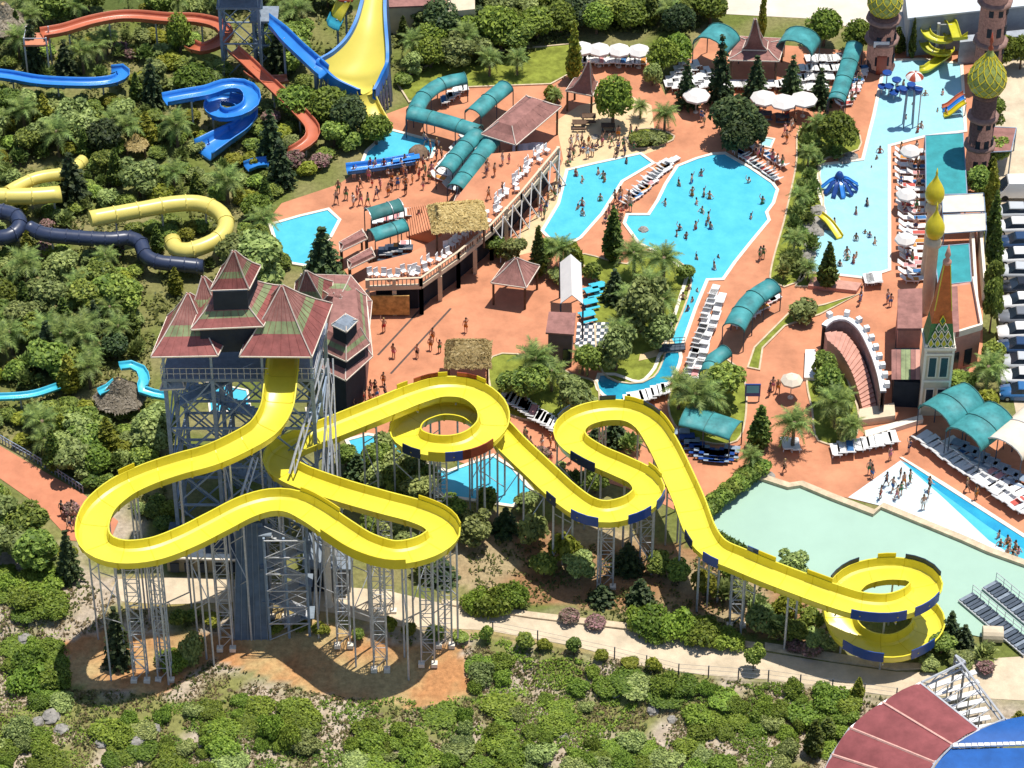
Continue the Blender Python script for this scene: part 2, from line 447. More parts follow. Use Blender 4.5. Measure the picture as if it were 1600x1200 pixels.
# ------------------------------------------------------------------ slides
m_yel = mat('yellow_fibreglass', (.72, .62, .045), .32, .10, .35, spec=.5, coat=.15)
m_yel2 = mat('yellow_panel', (.60, .49, .014), .35, .06, .6, spec=.5)
m_navy = mat('blue_panel', (.010, .055, .25), .35, .1, 1, spec=.5)
m_redp = mat('red_panel', (.33, .06, .03), .4, .1, 1, spec=.4)
m_galv = mat('galvanised_steel', (.50, .51, .53), .45, .2, 3, metal=.25, spec=.5)
m_galvd = mat('blue_grey_shaded_steel', (.25, .32, .41), .55, .2, 2, metal=.2)  # blue-grey look of shaded steel put into the base colour
m_dsteel = mat('dark_steel', (.06, .08, .11), .6, .2, 2)

def U(wd, dp, th=.1, lip=.10, n=9):
    """closed profile (lateral, vertical) of an open chute, floor at 0"""
    inn = [(-wd, dp), (-wd * .96, dp * .5), (-wd * .88, dp * .16), (-wd * .7, .03), (0, 0), (wd * .7, .03), (wd * .88, dp * .16), (wd * .96, dp * .5), (wd, dp)]
    out = [(wd + lip, dp), (wd + lip, dp - .12), (wd + th * .6, dp - .14)]
    for k in range(n - 2, 0, -1):
        x, y = inn[k]
        out.append((x * 1.02, y - th - .10 * (1 - abs(x) / wd)))
    out += [(-wd - th * .6, dp - .14), (-wd - lip, dp - .12), (-wd - lip, dp)]
    return inn + out
def sweep(path, prof, b=None, cap=True, smooth=True, scale=None):
    b = b or MB(); rows = []
    for i, (p, t, l) in enumerate(frames(path)):
        s = scale(i / max(1, len(path) - 1)) if scale else 1
        rows.append([p + l * a * s + Vector((0, 0, c * s)) for a, c in prof])
    b.loft(rows, closed=True, smooth=smooth)
    if cap:
        n = len(prof); o = len(b.v) - n * len(rows)
        for base in (0, (len(rows) - 1) * n):
            b.f.append(tuple(o + base + k for k in range(n))); b.sm.append(False)
    return b
def flanges(path, prof, every, b=None):
    """joint flanges round the outside of a chute"""
    b = b or MB(); fr = frames(path); acc = 0
    for i in range(1, len(path) - 1):
        acc += (path[i] - path[i - 1]).length
        if acc < every: continue
        acc = 0
        p, t, l = fr[i]
        n = len(prof)
        outer = prof[9:]
        for s in (-.05, .05): pass
        r1 = [p + t * -.06 + l * a * 1.0 + Vector((0, 0, c)) for a, c in outer]
        r2 = [p + t * .06 + l * a * 1.0 + Vector((0, 0, c)) for a, c in outer]
        r3 = [p + t * .06 + l * a * 1.04 + Vector((0, 0, c - .07)) for a, c in outer]
        r4 = [p + t * -.06 + l * a * 1.04 + Vector((0, 0, c - .07)) for a, c in outer]
        b.loft([r1, r4, r3, r2], smooth=False)
        inner = prof[:9]
        b.loft([[p + t * s + l * a * .99 + Vector((0, 0, c + .012)) for a, c in inner] for s in (-.035, .035)], smooth=False)
    return b
def keep(path, r, every=3):
    for p in path[::every]:
        q = proj(p); KEEP.append((q[0], q[1], r))

MAINP = [(444, 552, 20.3), (442, 580, 20.0), (438, 618, 19.2), (432, 650, 18.4), (412, 680, 17.7), (375, 703, 17.0), (330, 723, 16.3), (280, 737, 15.6), (230, 754, 14.9), (188, 775, 14.3), (156, 804, 13.9), (145, 838, 13.6), (156, 862, 13.45), (190, 874, 13.3), (240, 870, 13.2), (290, 852, 13.1), (340, 827, 13.0), (385, 804, 12.9), (425, 793, 12.8), (460, 796, 12.75), (495, 814, 12.65), (530, 838, 12.55), (570, 862, 12.45), (618, 875, 12.35), (665, 866, 12.25), (693, 845, 12.15), (684, 826, 12.05), (652, 811, 11.95), (600, 797, 11.85), (540, 780, 11.7), (495, 765, 11.55), (462, 752, 11.45), (440, 737, 11.35), (438, 720, 11.25), (458, 704, 11.2), (510, 683, 11.1), (560, 663, 10.95), (610, 643, 10.8), (650, 627, 10.7), (690, 616, 10.5), (735, 620, 10.3), (766, 643, 10.1), (770, 672, 9.9), (745, 697, 9.65), (708, 708, 9.5), (668, 706, 9.3), (640, 694, 9.1), (634, 676, 8.95), (650, 657, 8.8), (690, 644, 8.65), (735, 650, 8.5), (772, 676, 8.4), (800, 705, 8.3), (840, 743, 8.15), (880, 780, 8.0), (915, 804, 7.95), (950, 811, 7.9), (990, 801, 7.8), (1013, 780, 7.7), (1003, 757, 7.65), (968, 739, 7.6), (927, 721, 7.55), (896, 700, 7.5), (890, 680, 7.45), (907, 663, 7.4), (942, 653, 7.35), (982, 654, 7.3), (1012, 670, 7.2), (1034, 702, 7.1), (1056, 747, 7.0), (1076, 792, 6.9), (1094, 840, 6.8), (1116, 868, 6.75), (1155, 886, 6.7), (1200, 905, 6.6), (1250, 924, 6.5), (1300, 942, 6.4), (1345, 955, 6.25), (1392, 957, 6.05), (1430, 944, 5.8), (1446, 923, 5.5), (1428, 905, 5.2), (1385, 900, 4.9), (1340, 910, 4.5), (1315, 935, 4.0), (1310, 965, 3.3), (1322, 995, 2.7), (1355, 1016, 2.2), (1400, 1020, 1.85), (1437, 1003, 1.6), (1450, 980, 1.4), (1436, 958, 1.2), (1405, 945, 1.1)]
path = catmull(pts(MAINP), .55)
PROF = U(1.36, .95, .10, .12)
slide = empty('raft_slide', (path[0].x, path[0].y, 0), 'long winding bright yellow raft slide on tall steel poles from the pagoda tower', 'water slide')
def rel(b): # world-space builder under a parent that sits at its base
    o = slide.location
    b.v = [(x - o.x, y - o.y, z - o.z) for x, y, z in b.v]; return b
# chute in lengths, as it is bolted together
chute = rel(sweep(path, PROF)).build('chute', m_yel, slide)
chute.data.set_sharp_from_angle(angle=R(24))
rel(flanges(path, PROF, 2.4)).build('flange', m_yel2, chute, kind='stuff')
keep(path, 30)
PROJ = [proj(p) for p in path]
FR = frames(path)
CUM = [0.0]
for i in range(1, len(path)): CUM.append(CUM[-1] + (path[i] - path[i - 1]).length)
def guard(px, py, ln, side, m, name='guard_panel', h=.62, zr=None):
    """panel standing on the chute rim nearest to a picture point; side 1 = left of travel"""
    best, bi = 1e9, 0
    for i, (p, t, l) in enumerate(FR):
        if zr and not (zr[0] <= p.z <= zr[1]): continue
        q = proj(p + l * 1.36 * side + Vector((0, 0, 1.0)))
        d = (q[0] - px) ** 2 + (q[1] - py) ** 2
        if d < best: best, bi = d, i
    rows = []
    for i in range(len(path)):
        if abs(CUM[i] - CUM[bi]) <= ln / 2:
            p, t, l = FR[i]
            rows.append([p + l * side * 1.43 + Vector((0, 0, .62)), p + l * side * 1.43 + Vector((0, 0, .80 + h)), p + l * side * 1.52 + Vector((0, 0, .80 + h)), p + l * side * 1.52 + Vector((0, 0, .34))])
    if len(rows) < 2: return
    b = MB().loft(rows, closed=True, smooth=False)
    b.add(rows[0], [(0, 1, 2, 3)]); b.add(rows[-1], [(3, 2, 1, 0)])
    return rel(b).build(name, m, slide)
m_dnavy = mat('dark_navy_panel', (.012, .028, .07), .4, .1, 1)
for px, py, ln, sd_, m in [
    # left bend, centre crest and right bend: plain yellow upstands
    (200, 745, 2.0, -1, m_yel2), (500, 790, 4.5, 1, m_yel2), (655, 795, 1.4, -1, m_yel2), (694, 818, 3.5, -1, m_yel2), (560, 862, 8, -1, m_yel2),
    # upper loop
    (632, 617, 2.0, 1, m_yel2), (658, 604, 2.6, 1, m_redp), (690, 598, 2.6, 1, m_yel2), (722, 598, 2.2, 1, m_redp), (745, 606, 2.0, 1, m_yel2), (772, 625, 3.0, 1, m_yel2),
    (752, 706, 3.0, 1, m_redp), (712, 722, 2.4, 1, m_navy), (640, 722, 2.2, 1, m_dnavy), (676, 728, 2.0, 1, m_yel2),
    # S bends
    (855, 780, 1.7, -1, m_dnavy), (920, 815, 2.5, -1, m_navy), (990, 807, 2.6, -1, m_navy), (1030, 778, 2.2, -1, m_navy), (1010, 748, 2.4, -1, m_yel2), (905, 724, 3.0, 1, m_dnavy), (890, 660, 2.0, 1, m_dnavy),
    (948, 642, 2.0, 1, m_dnavy), (980, 644, 2.0, 1, m_yel2), (1010, 655, 2.2, 1, m_dnavy), (1030, 675, 3.2, 1, m_yel2),
    (1068, 848, 2.4, -1, m_dnavy), (1100, 882, 2.4, -1, m_navy), (1170, 876, 1.6, 1, m_navy), (1190, 885, 2.5, 1, m_yel2), (1275, 908, 2.6, 1, m_yel2),
    # end helix
    (1365, 968, 4.2, -1, m_navy), (1448, 945, 3.4, -1, m_navy), (1440, 890, 3.0, -1, m_dnavy), (1385, 882, 2.0, -1, m_yel2), (1325, 900, 3.0, -1, m_dnavy),
    (1355, 1022, 3.6, -1, m_navy), (1440, 1010, 3.2, -1, m_navy)]:
    g = guard(px, py, ln, sd_, m)

# supports: each pole, arm pair and lattice mast its own part
def pole(b, x, y, ztop, r=.10):
    zb = T(x, y) - .3
    b.tube((x, y, zb), (x, y, ztop), r, 6)
def is_clear(x, y, ztop, tol=1.9):
    for p in path[::2]:
        if (p.x - x) ** 2 + (p.y - y) ** 2 < tol ** 2 and p.z < ztop - 1.5: return False
    return True
acc = 0; nsup = 0
for i in range(6, len(path) - 4):
    acc += (path[i] - path[i - 1]).length
    if acc < 4.0: continue
    acc = 0
    p, t, l = FR[i]
    zc = p.z - .25
    spots = [1.15, -1.15] if p.z > 3 else [0]
    if i % 3 == 0 and p.z > 3: spots = [1.15, -1.15, 0]
    for s in spots:
        q = p + l * s
        if is_clear(q.x, q.y, zc, 1.75):
            b = MB(); pole(b, q.x, q.y, zc + (.25 if s else 0), .085 + .02 * random.random())
            rel(b).build('support_pole', m_galv, slide); nsup += 1
    # cross beam under the chute and diagonal braces down to the pole foot side
    b = MB(); b.tube(p + l * 1.22 + Vector((0, 0, -.22)), p - l * 1.22 + Vector((0, 0, -.22)), .08, 5)
    zl = T(p.x, p.y)
    if p.z > 4 and is_clear(p.x + l.x * 1.15, p.y + l.y * 1.15, zc) and is_clear(p.x - l.x * 1.15, p.y - l.y * 1.15, zc):
        z = zc - .8
        k = 0
        while z - 2.6 > zl + 1 and k < 3:
            s = 1 if (k % 2) else -1
            b.tube(p + l * 1.15 * s + Vector((0, 0, z - p.z)), p - l * 1.15 * s + Vector((0, 0, z - 2.6 - p.z)), .05, 4)
            z -= 2.7; k += 1
    rel(b).build('cross_brace', m_galv, slide)
    # splayed struts, as seen under the bends
    if False:
        for s in (1, -1):
            a = p + l * 1.2 * s + Vector((0, 0, -.2)); e = p + l * 2.9 * s + t * 1.4 + Vector((0, 0, -3.2))
            if is_clear(e.x, e.y, p.z, 2.0):
                b = MB(); b.tube(a, e, .055, 4); b.tube(e, (e.x, e.y, T(e.x, e.y) - .2), .075, 5)
                rel(b).build('splayed_strut', m_galv, slide)
def mast(cx, cy, wd=1.15, m=m_galv):
    """square lattice mast on four footings straight below the chute at a picture point"""
    i = min(range(len(path)), key=lambda k: (PROJ[k][0] - cx) ** 2 + (PROJ[k][1] - cy) ** 2)
    q = path[i]; ztop = q.z - .25; z0_ = T(q.x, q.y)
    p = Vector((q.x, q.y, z0_)); b = MB(); h = wd / 2
    cs = [(p.x + i * h, p.y + j * h) for i, j in ((-1, -1), (1, -1), (1, 1), (-1, 1))]
    for x, y in cs: b.tube((x, y, p.z - .3), (x, y, ztop), .075, 5)
    n = max(2, int((ztop - p.z) / 1.5))
    for k in range(n):
        z0 = p.z + (ztop - p.z) * k / n; z1 = p.z + (ztop - p.z) * (k + 1) / n
        for a in range(4):
            c0, c1 = cs[a], cs[(a + 1) % 4]
            if k % 2: c0, c1 = c1, c0
            b.tube((*c0, z0), (*c1, z1), .035, 4)
            b.tube((*cs[a], z1), (*cs[(a + 1) % 4], z1), .035, 4)
    o = rel(b).build('lattice_mast', m, slide)
    for x, y in cs[:2]: rel(MB().box((x, y, p.z + .08), (.55, .55, .4))).build('concrete_footing', m_cop, o)
for cx, cy in [(205, 874), (236, 871), (340, 827), (425, 793), (530, 838), (590, 868), (668, 866), (693, 845), (600, 797), (950, 811), (1013, 780), (690, 707), (1155, 886)]:
    mast(cx, cy)
# tall raking A-frame props beside the tower
for a, e in [((505, 560, 19), (452, 740, 12.2)), ((512, 600, 18), (490, 960, 0)), ((512, 560, 19.5), (528, 960, 0)), ((395, 715, 14), (372, 790, 12))]:
    b = MB(); b.tube(G(*a), G(*e), .11, 5); b.tube(G(*a) + Vector((.45, 0, 0)), G(*e) + Vector((.45, 0, 0)), .08, 5)
    A, E = G(*a), G(*e)
    for k in range(7):
        b.tube(A.lerp(E, k / 7), A.lerp(E, (k + 1) / 7) + Vector((.45, 0, 0)), .045, 4)
    rel(b).build('raking_prop', m_galv, slide)
# ------------------------------------------------------------------ pagoda tower
m_roof = mat('red_roof_sheet', (.275, .088, .078), .7, .3, .9, bump=.15, spec=.3)
m_roofg = mat('green_roof_band', (.22, .265, .13), .75, .35, .9, bump=.15, spec=.3)
m_trim = mat('pale_ridge_trim', (.52, .44, .38), .7, .2, 2)
m_brown = mat('mauve_brown_roof', (.285, .135, .115), .8, .3, 1.0, bump=.2)
m_dark = mat('painted_interior_shade', (.022, .03, .042), .9, .2, 1)  # near-black paints the shade inside gaps, arcades and openings
m_wood = mat('dark_timber', (.11, .065, .04), .8, .3, 3)
m_deck = mat('steel_deck', (.20, .24, .29), .7, .2, 2)

def lerpq(Q, P, t): return [a.lerp(b, t) for a, b in zip(Q, P)]
def roof_tier(parent, eave, top, bands, trim=True, sag=.25, seams=7):
    """hip roof between two loops of corner points (FL, FR, BR, BL), in coloured bands, concave; returns the roof part"""
    n = len(eave); ts = [0]
    for w_, _ in bands: ts.append(ts[-1] + w_)
    ts = [t / ts[-1] for t in ts]
    def at(t):
        return [e.lerp(p, t) - Vector((0, 0, sag * math.sin(math.pi * t))) for e, p in zip(eave, top)]
    root = None
    for k, (_, m) in enumerate(bands):
        b = MB(); lo, hi = at(ts[k]), at(ts[k + 1])
        mid = at((ts[k] + ts[k + 1]) / 2)
        for r0, r1 in ((lo, mid), (mid, hi)):
            for i in range(n):
                j = (i + 1) % n
                b.add([r0[i], r0[j], r1[j], r1[i]], [(0, 1, 2, 3)])
        if k == len(bands) - 1: b.add(hi, [tuple(range(n))])
        if k == 0:   # thickness at the eaves and a soffit
            dn = [p - Vector((0, 0, .22)) for p in lo]
            for i in range(n): b.add([lo[i], lo[(i + 1) % n], dn[(i + 1) % n], dn[i]], [(3, 2, 1, 0)])
            b.add(dn, [tuple(range(n))[::-1]])
        o = b.build('roof' if k == 0 else 'roof_band', m, root or parent)
        if k == 0: root = o
    # standing seams: thin raised battens
    s = MB()
    for i in range(n):
        j = (i + 1) % n
        for q in range(1, seams):
            f = q / seams
            prev = None
            for t in (0, .33, .66, 1):
                L = at(t); p = L[i].lerp(L[j], f) + Vector((0, 0, .03))
                if prev is not None: s.tube(prev - Vector((0, 0, .02)), p - Vector((0, 0, .02)), .022, 3, cap=False)
                prev = p
    s.build('seam', bands[0][1], root, kind='stuff')
    if trim:
        h = MB(); e = MB()
        for i in range(n):
            for t0, t1 in ((0, .33), (.33, .66), (.66, 1)):
                h.tube(at(t0)[i] + Vector((0, 0, .04)), at(t1)[i] + Vector((0, 0, .04)), .07, 4)
            e.tube(eave[i] - Vector((0, 0, .08)), eave[(i + 1) % n] - Vector((0, 0, .08)), .09, 4)
        h.build('hip_ridge', m_trim, root); e.build('eave_trim', m_cop, root)
    return root
def prism(a, z1, z0=0.0):
    P = [G(p[0], p[1]) for p in a]; return MB().hexa([Vector((p.x, p.y, z0)) for p in P], [Vector((p.x, p.y, z1)) for p in P])
def quad(a, z): return [G(p[0], p[1], z) for p in a]
RGR = [(3, m_roof), (1.6, m_roofg), (4, m_brown)]
tw0 = G(370, 845)
tower = empty('pagoda_tower', (tw0.x, tw0.y, 0), 'tall steel slide tower crowned by stacked red and green pagoda roofs', 'slide tower')
class Rel:   # builds under a root given in world space
    def __init__(s, root): s.r = root
_build = MB.build
def build_rel(self, name, material, parent=None, loc=None, **kw):
    if parent is not None:
        top = parent
        off = Vector((0, 0, 0))
        while top is not None:
            off = off + Vector(top.location); top = top.parent
        if parent.get('_abs') or (parent.parent and parent.parent.get('_abs')):
            self.v = [(x - off.x, y - off.y, z - off.z) for x, y, z in self.v]
    return _build(self, name, material, parent, loc, **kw)
MB.build = build_rel      # under a root marked _abs, shapes are given in world coordinates
tower['_abs'] = 1
def apex(p, z): return [G(p[0], p[1], z)] * 4
def apexq(p, z, r=.12):
    c = G(p[0], p[1], z); return [c + Vector((i * r, j * r, 0)) for i, j in ((-1, -1), (1, -1), (1, 1), (-1, 1))]
# top pagoda
Z = 20.0
roof_tier(tower, quad([(328, 453), (389, 451), (407, 415), (346, 417)], Z + 8.4), apexq((365, 393), Z + 11.6), RGR)
roof_tier(tower, quad([(298, 514), (411, 509), (443, 447), (325, 449)], Z + 5.2), quad([(326, 476), (385, 474), (403, 440), (343, 442)], Z + 6.6), [(2, m_roof), (1.4, m_roofg), (1.2, m_brown)], sag=.1)
roof_tier(tower, quad([(236, 557), (340, 555), (372, 492), (262, 493)], Z + 3.0), apexq((294, 459), Z + 6.4), RGR)
roof_tier(tower, quad([(292, 500), (350, 500), (372, 468), (312, 468)], Z + 4.6), apexq((317, 433), Z + 7.4), RGR)
roof_tier(tower, quad([(374, 556), (487, 557), (519, 474), (405, 476)], Z + 3.0), apexq((440, 447), Z + 7.6), RGR)
# near-black boxes that paint in the shade of the gaps between tiers
def box_q(name, q, z0, z1, m, parent, inset=0.0):
    c = sum((G(p[0], p[1], z0) for p in q), Vector()) / 4
    P = [Vector((*G(p[0], p[1], z1).xy, z0)) for p in q]; c = sum(P, Vector()) / 4
    P = [p + (c - p) * inset for p in P]
    b = MB().hexa(P, [Vector((p.x, p.y, z1)) for p in P])
    return b.build(name, m, parent)
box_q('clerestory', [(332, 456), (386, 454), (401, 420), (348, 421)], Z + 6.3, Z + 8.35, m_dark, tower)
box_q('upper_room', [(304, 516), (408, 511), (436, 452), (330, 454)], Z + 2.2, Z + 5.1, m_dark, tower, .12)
# platform, railings, legs and bracing
deckq = [(252, 592), (492, 592), (512, 505), (275, 505)]
DP = [G(p[0], p[1], Z - .3) for p in deckq]
MB().hexa([p - Vector((0, 0, .35)) for p in DP], DP).build('platform', m_deck, tower)
low = MB().hexa([G(p[0], p[1], Z - 6.6) for p in deckq], [G(p[0], p[1], Z - 6.4) for p in deckq]).build('lower_landing', m_deck, tower)
def lerp2(u, v, z):
    a = DP[0].lerp(DP[1], u); b_ = DP[3].lerp(DP[2], u); p = a.lerp(b_, v); return Vector((p.x, p.y, z))
for u in (0.02, .33, .66, .98):
    for v in (.02, .5, .98):
        b = MB(); p = lerp2(u, v, 0)
        b.box((p.x, p.y, (Z - .5) / 2 - .2), (.34, .34, Z - .1))
        b.build('steel_leg', m_galvd, tower)
        if v < .9: 
            b = MB(); b.box((p.x, p.y, Z + 1.4), (.22, .22, 3.4)); b.build('roof_post', m_galvd, tower)
for v in (.02, .5, .98):
    for k, (z0, z1) in enumerate([(0, 4.6), (4.6, 9.2), (9.2, 13.8), (13.8, Z - .6)]):
        b = MB(); b.tube(lerp2(.02, v, z1), lerp2(.98, v, z1), .13, 4); b.build('cross_beam', m_galvd, tower)
        for u0, u1 in ((.02, .33), (.33, .66), (.66, .98)):
            b = MB(); b.tube(lerp2(u0, v, z0), lerp2(u1, v, z1), .09, 4); b.tube(lerp2(u1, v, z0), lerp2(u0, v, z1), .09, 4)
            b.build('diagonal_brace', m_galvd, tower)
for u in (.02, .33, .66, .98):
    for k, (z0, z1) in enumerate([(0, 4.6), (4.6, 9.2), (9.2, 13.8), (13.8, Z - .6)]):
        b = MB(); b.tube(lerp2(u, .02, z0), lerp2(u, .98, z1), .09, 4); b.tube(lerp2(u, .02, z1), lerp2(u, .98, z1), .11, 4)
        b.build('diagonal_brace', m_galvd, tower)
rb = MB()
for z in (Z + .3, Z + .9):
    for A, B in (((0, 0), (.7, 0)), ((.9, 0), (1, 0)), ((0, 0), (0, 1)), ((1, 0), (1, 1))): rb.tube(lerp2(*A, z), lerp2(*B, z), .04, 4)
for k in range(25):
    if not .7 < k / 24 < .9:
        p = lerp2(k / 24, 0, Z - .3); rb.tube(p, p + Vector((0, 0, 1.2)), .035, 4)
rb.build('railing', m_galv, tower)
# small lower canopy room at the left of the platform
roof_tier(tower, quad([(250, 608), (288, 606), (292, 590), (256, 592)], Z - 1.4), quad([(256, 596), (285, 595), (288, 584), (261, 585)], Z - .9), [(1, m_deck)], sag=0, seams=3)
# stairs inside the tower, zig-zag flights
for f in range(5):
    z0 = f * 3.9; b = MB()
    x0, x1 = (.08, .58) if f % 2 == 0 else (.58, .08)
    A, B = lerp2(x0, .25 + .3 * (f % 2), z0), lerp2(x1, .25 + .3 * (f % 2), z0 + 3.9)
    for s in range(18):
        p = A.lerp(B, (s + .5) / 18); b.box(p, (.45, 1.5, .08))
    b.tube(A + Vector((0, -.75, 0)), B + Vector((0, -.75, 0)), .08, 4); b.tube(A + Vector((0, -.75, 1)), B + Vector((0, -.75, 1)), .04, 4)
    b.build('stair_flight', m_galvd, tower)
# core slab with deep shade painted into its blue-grey, open stair beside it, carrying the slide crest
core0 = G(430, 975)
core = empty('stair_core', (core0.x, core0.y, 0), 'blue grey steel stair core under the crest of the yellow raft slide', 'stair tower'); core['_abs'] = 1
L, Rr = G(372, 985), G(412, 985)
cb = MB()
base = [G(366, 990), G(418, 990), G(425, 950), G(380, 950)]
topq = [Vector((p.x + (.75 if i in (0, 3) else 0), p.y + 1.6 * (i < 2), 11.9)) for i, p in enumerate(base)]
cb.hexa([Vector((p.x, p.y, -.8)) for p in base], topq).build('clad_wall', mat('shade_darkened_cladding', (.10, .15, .22), .6, .3, .6), core)  # cladding colour darkened to paint in deep shade
for k in range(6):
    b = MB(); f = k / 5
    a, c = base[0].lerp(base[1], f), topq[0].lerp(topq[1], f)
    b.tube(Vector((a.x, a.y - .06, -.8)), c + Vector((0, -.06, 0)), .05, 4).build('cladding_rib', m_deck, core)
sx0, sx1 = G(422, 985), G(482, 985)
for px, py in ((422, 990), (452, 990), (484, 990), (424, 950), (486, 950)):
    p = G(px, py); b = MB(); b.tube((p.x, p.y, -1), (p.x, p.y, 11.6), .13, 5); b.build('steel_leg', m_galvd, core)
for f in range(6):
    z0 = -.6 + f * 2.0; z1 = z0 + 2.0; b = MB()
    A, B = G(424, 975), G(482, 975)
    if f % 2: A, B = B, A
    A = Vector((A.x, A.y, z0)); B = Vector((B.x, B.y, z1))
    for s in range(10): b.box(A.lerp(B, (s + .5) / 10), (.34, 1.2, .06))
    for o in (-.6, .6):
        b.tube(A + Vector((0, o, 0)), B + Vector((0, o, 0)), .06, 4); b.tube(A + Vector((0, o, 1)), B + Vector((0, o, 1)), .035, 4)
    b.build('stair_flight', m_galv, core)
    b = MB(); p = B; b.box((p.x, p.y, z1), (1.2, 1.6, .1)); b.build('landing', m_deck, core)
    b = MB(); q0, q1 = G(422, 992), G(484, 992)
    b.tube((q0.x, q0.y, z1), (q1.x, q1.y, z1), .07, 4); b.tube((q0.x, q0.y, z0), (q1.x, q1.y, z1), .05, 4); b.build('cross_beam', m_galv, core)
# timber-and-stone terrace building behind the core
tb = empty('terrace_house', G(300, 880), 'low plastered service house with flat beige roof edge beneath the slide tower', 'building'); tb['_abs'] = 1
prism([(262, 893), (382, 897), (388, 850), (272, 845)], 1.9).build('wall', mat('dull_plaster', (.30, .26, .17), .9, .3, 1), tb)
prism([(258, 897), (384, 901), (392, 848), (268, 843)], 2.2, 1.9).build('roof', m_dsteel, tb)
wl = MB(); a, b_ = G(256, 898, 2.1), G(385, 902, 2.1); a, b_ = [Vector((*G(x, y).xy, 2.1)) for x, y in ((257, 898), (385, 902))]; wl.tube(a, b_, .12, 4); wl.build('roof_edge', m_cop, tb)
for k in range(5):
    p = G(274 + k * 22, 895.5, 0.1); MB().box((p.x, p.y - .12, .9), (.8, .12, 1.1)).build('window', m_dark, tb)
tb2 = empty('service_house', G(505, 910), 'small dark service house with open black doorway beside the stair core', 'building'); tb2['_abs'] = 1
prism([(478, 922), (548, 926), (552, 880), (484, 876)], 3.0).build('wall', mat('grey_render', (.20, .20, .20), .9, .2, 1), tb2)
prism([(474, 926), (551, 930), (557, 876), (480, 872)], 3.2, 3.0).build('roof', m_deck, tb2)
p = G(497, 923.5); MB().box((p.x, p.y - .06, 1.3), (1.3, .1, 2.6)).build('doorway', m_dark, tb2)
# barrel-like pale pillar by the core
pl = empty('concrete_pillar', G(514, 945), 'pale concrete pillar under the right leg of the yellow slide crest', 'pillar'); pl['_abs'] = 1
p = G(514, 945); MB().lathe([(.55, -.2), (.5, 0), (.34, .3), (.34, 9.6), (.5, 10), (.5, 10.3)], 10, p).build('shaft', m_cop, pl)

# ---- tiered pagoda building right of the tower
ph0 = G(530, 640)
pag = empty('tiered_pagoda', (ph0.x, ph0.y, 0), 'tiered pagoda house with faded red and green roofs right of the slide tower', 'building'); pag['_abs'] = 1
zt = 9.0
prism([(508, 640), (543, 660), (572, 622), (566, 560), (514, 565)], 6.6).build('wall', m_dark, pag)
fade = [(2, m_brown), (1.4, m_roofg), (2, m_brown)]
def tier(px, z, tpx, zt_, bands=fade, sag=.1): return roof_tier(pag, [G(a, b_, z) for a, b_ in px], [G(a, b_, zt_) for a, b_ in tpx], bands, sag=sag, seams=4)
tier([(496, 572), (540, 594), (582, 556), (574, 478), (508, 486)], 6.6, [(508, 552), (540, 570), (570, 540), (560, 486), (516, 490)], 7.2, [(1, m_brown)], 0)
tier([(500, 545), (541, 564), (578, 536), (572, 462), (508, 470)], 8.2, [(512, 516), (541, 530), (563, 512), (556, 452), (522, 458)], 9.6)
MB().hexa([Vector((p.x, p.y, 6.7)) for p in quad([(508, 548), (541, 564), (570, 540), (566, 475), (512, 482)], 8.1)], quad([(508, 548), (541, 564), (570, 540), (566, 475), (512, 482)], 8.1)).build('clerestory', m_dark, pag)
tier([(518, 507), (541, 518), (559, 500), (540, 490)], 11.0, [(524, 503), (541, 510), (552, 500), (540, 494)], 11.2, [(1, m_deck)], 0)
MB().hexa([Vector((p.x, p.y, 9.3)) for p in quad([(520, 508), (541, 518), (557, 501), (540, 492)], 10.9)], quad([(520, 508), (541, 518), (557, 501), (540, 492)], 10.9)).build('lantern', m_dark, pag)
# long hipped ranges behind
hr = empty('hipped_hall', G(540, 560), 'long hall with banded red and green hipped roofs behind the tiered pagoda', 'building'); hr['_abs'] = 1
def tierh(px, z, tpx, zt_, bands=fade): return roof_tier(hr, [G(a, b_, z) for a, b_ in px], [G(a, b_, zt_) for a, b_ in tpx], bands, sag=.15, seams=6)
tierh([(520, 545), (574, 545), (581, 470), (548, 430), (470, 428), (470, 505)], 6.0, [(531, 466), (533, 466), (534, 464), (532, 462), (513, 460), (512, 462)], 9.6)
tierh([(455, 488), (515, 488), (520, 440), (462, 440)], 7.6, [(477, 424), (479, 424), (479, 423), (477, 423)], 12.0, RGR)
MB().hexa([Vector((p.x, p.y, 0)) for p in quad([(522, 538), (570, 538), (576, 474), (545, 436), (474, 434), (474, 500)], 5.8)], quad([(522, 538), (570, 538), (576, 474), (545, 436), (474, 434), (474, 500)], 5.8)).build('wall', mat('mauve_render', (.22, .13, .12), .9, .2, 1), hr)
wg = MB(); 
for s in (-1, 1): wg.add([G(507, 465, 9.2), G(507 + s * 1 + 6, 458, 9.4), G(516, 455, 10.2)], [(0, 1, 2)])
KEEP += [(x, y, 24) for x in range(250, 520, 22) for y in range(430, 620, 22)] + [(x, y, 14) for x in range(500, 580, 18) for y in range(450, 640, 18)]
# ------------------------------------------------------------------ vegetation
m_lf_pine = leaf_mat('pine_needles', (0.072, 0.115, 0.018), (0.28, 0.355, 0.05))
m_lf_broad = leaf_mat('broad_leaves', (0.072, 0.125, 0.024), (0.37, 0.45, 0.085))
m_lf_olive = leaf_mat('olive_leaves', (0.1, 0.14, 0.042), (0.42, 0.48, 0.155))
m_lf_cyp = leaf_mat('cypress_foliage', (0.040, 0.069, 0.014), (0.189, 0.232, 0.039))
m_lf_fir = leaf_mat('fir_foliage', (0.027, 0.055, 0.024), (0.123, 0.167, 0.053))
m_lf_scrub = leaf_mat('scrub_leaves', (0.085, 0.14, 0.018), (0.3, 0.39, 0.055))
m_lf_palm = leaf_mat('palm_leaflets', (0.065, 0.112, 0.03), (0.33, 0.42, 0.11))
m_lf_lime = leaf_mat('lime_leaves', (.14, .16, .016), (.34, .34, .045))
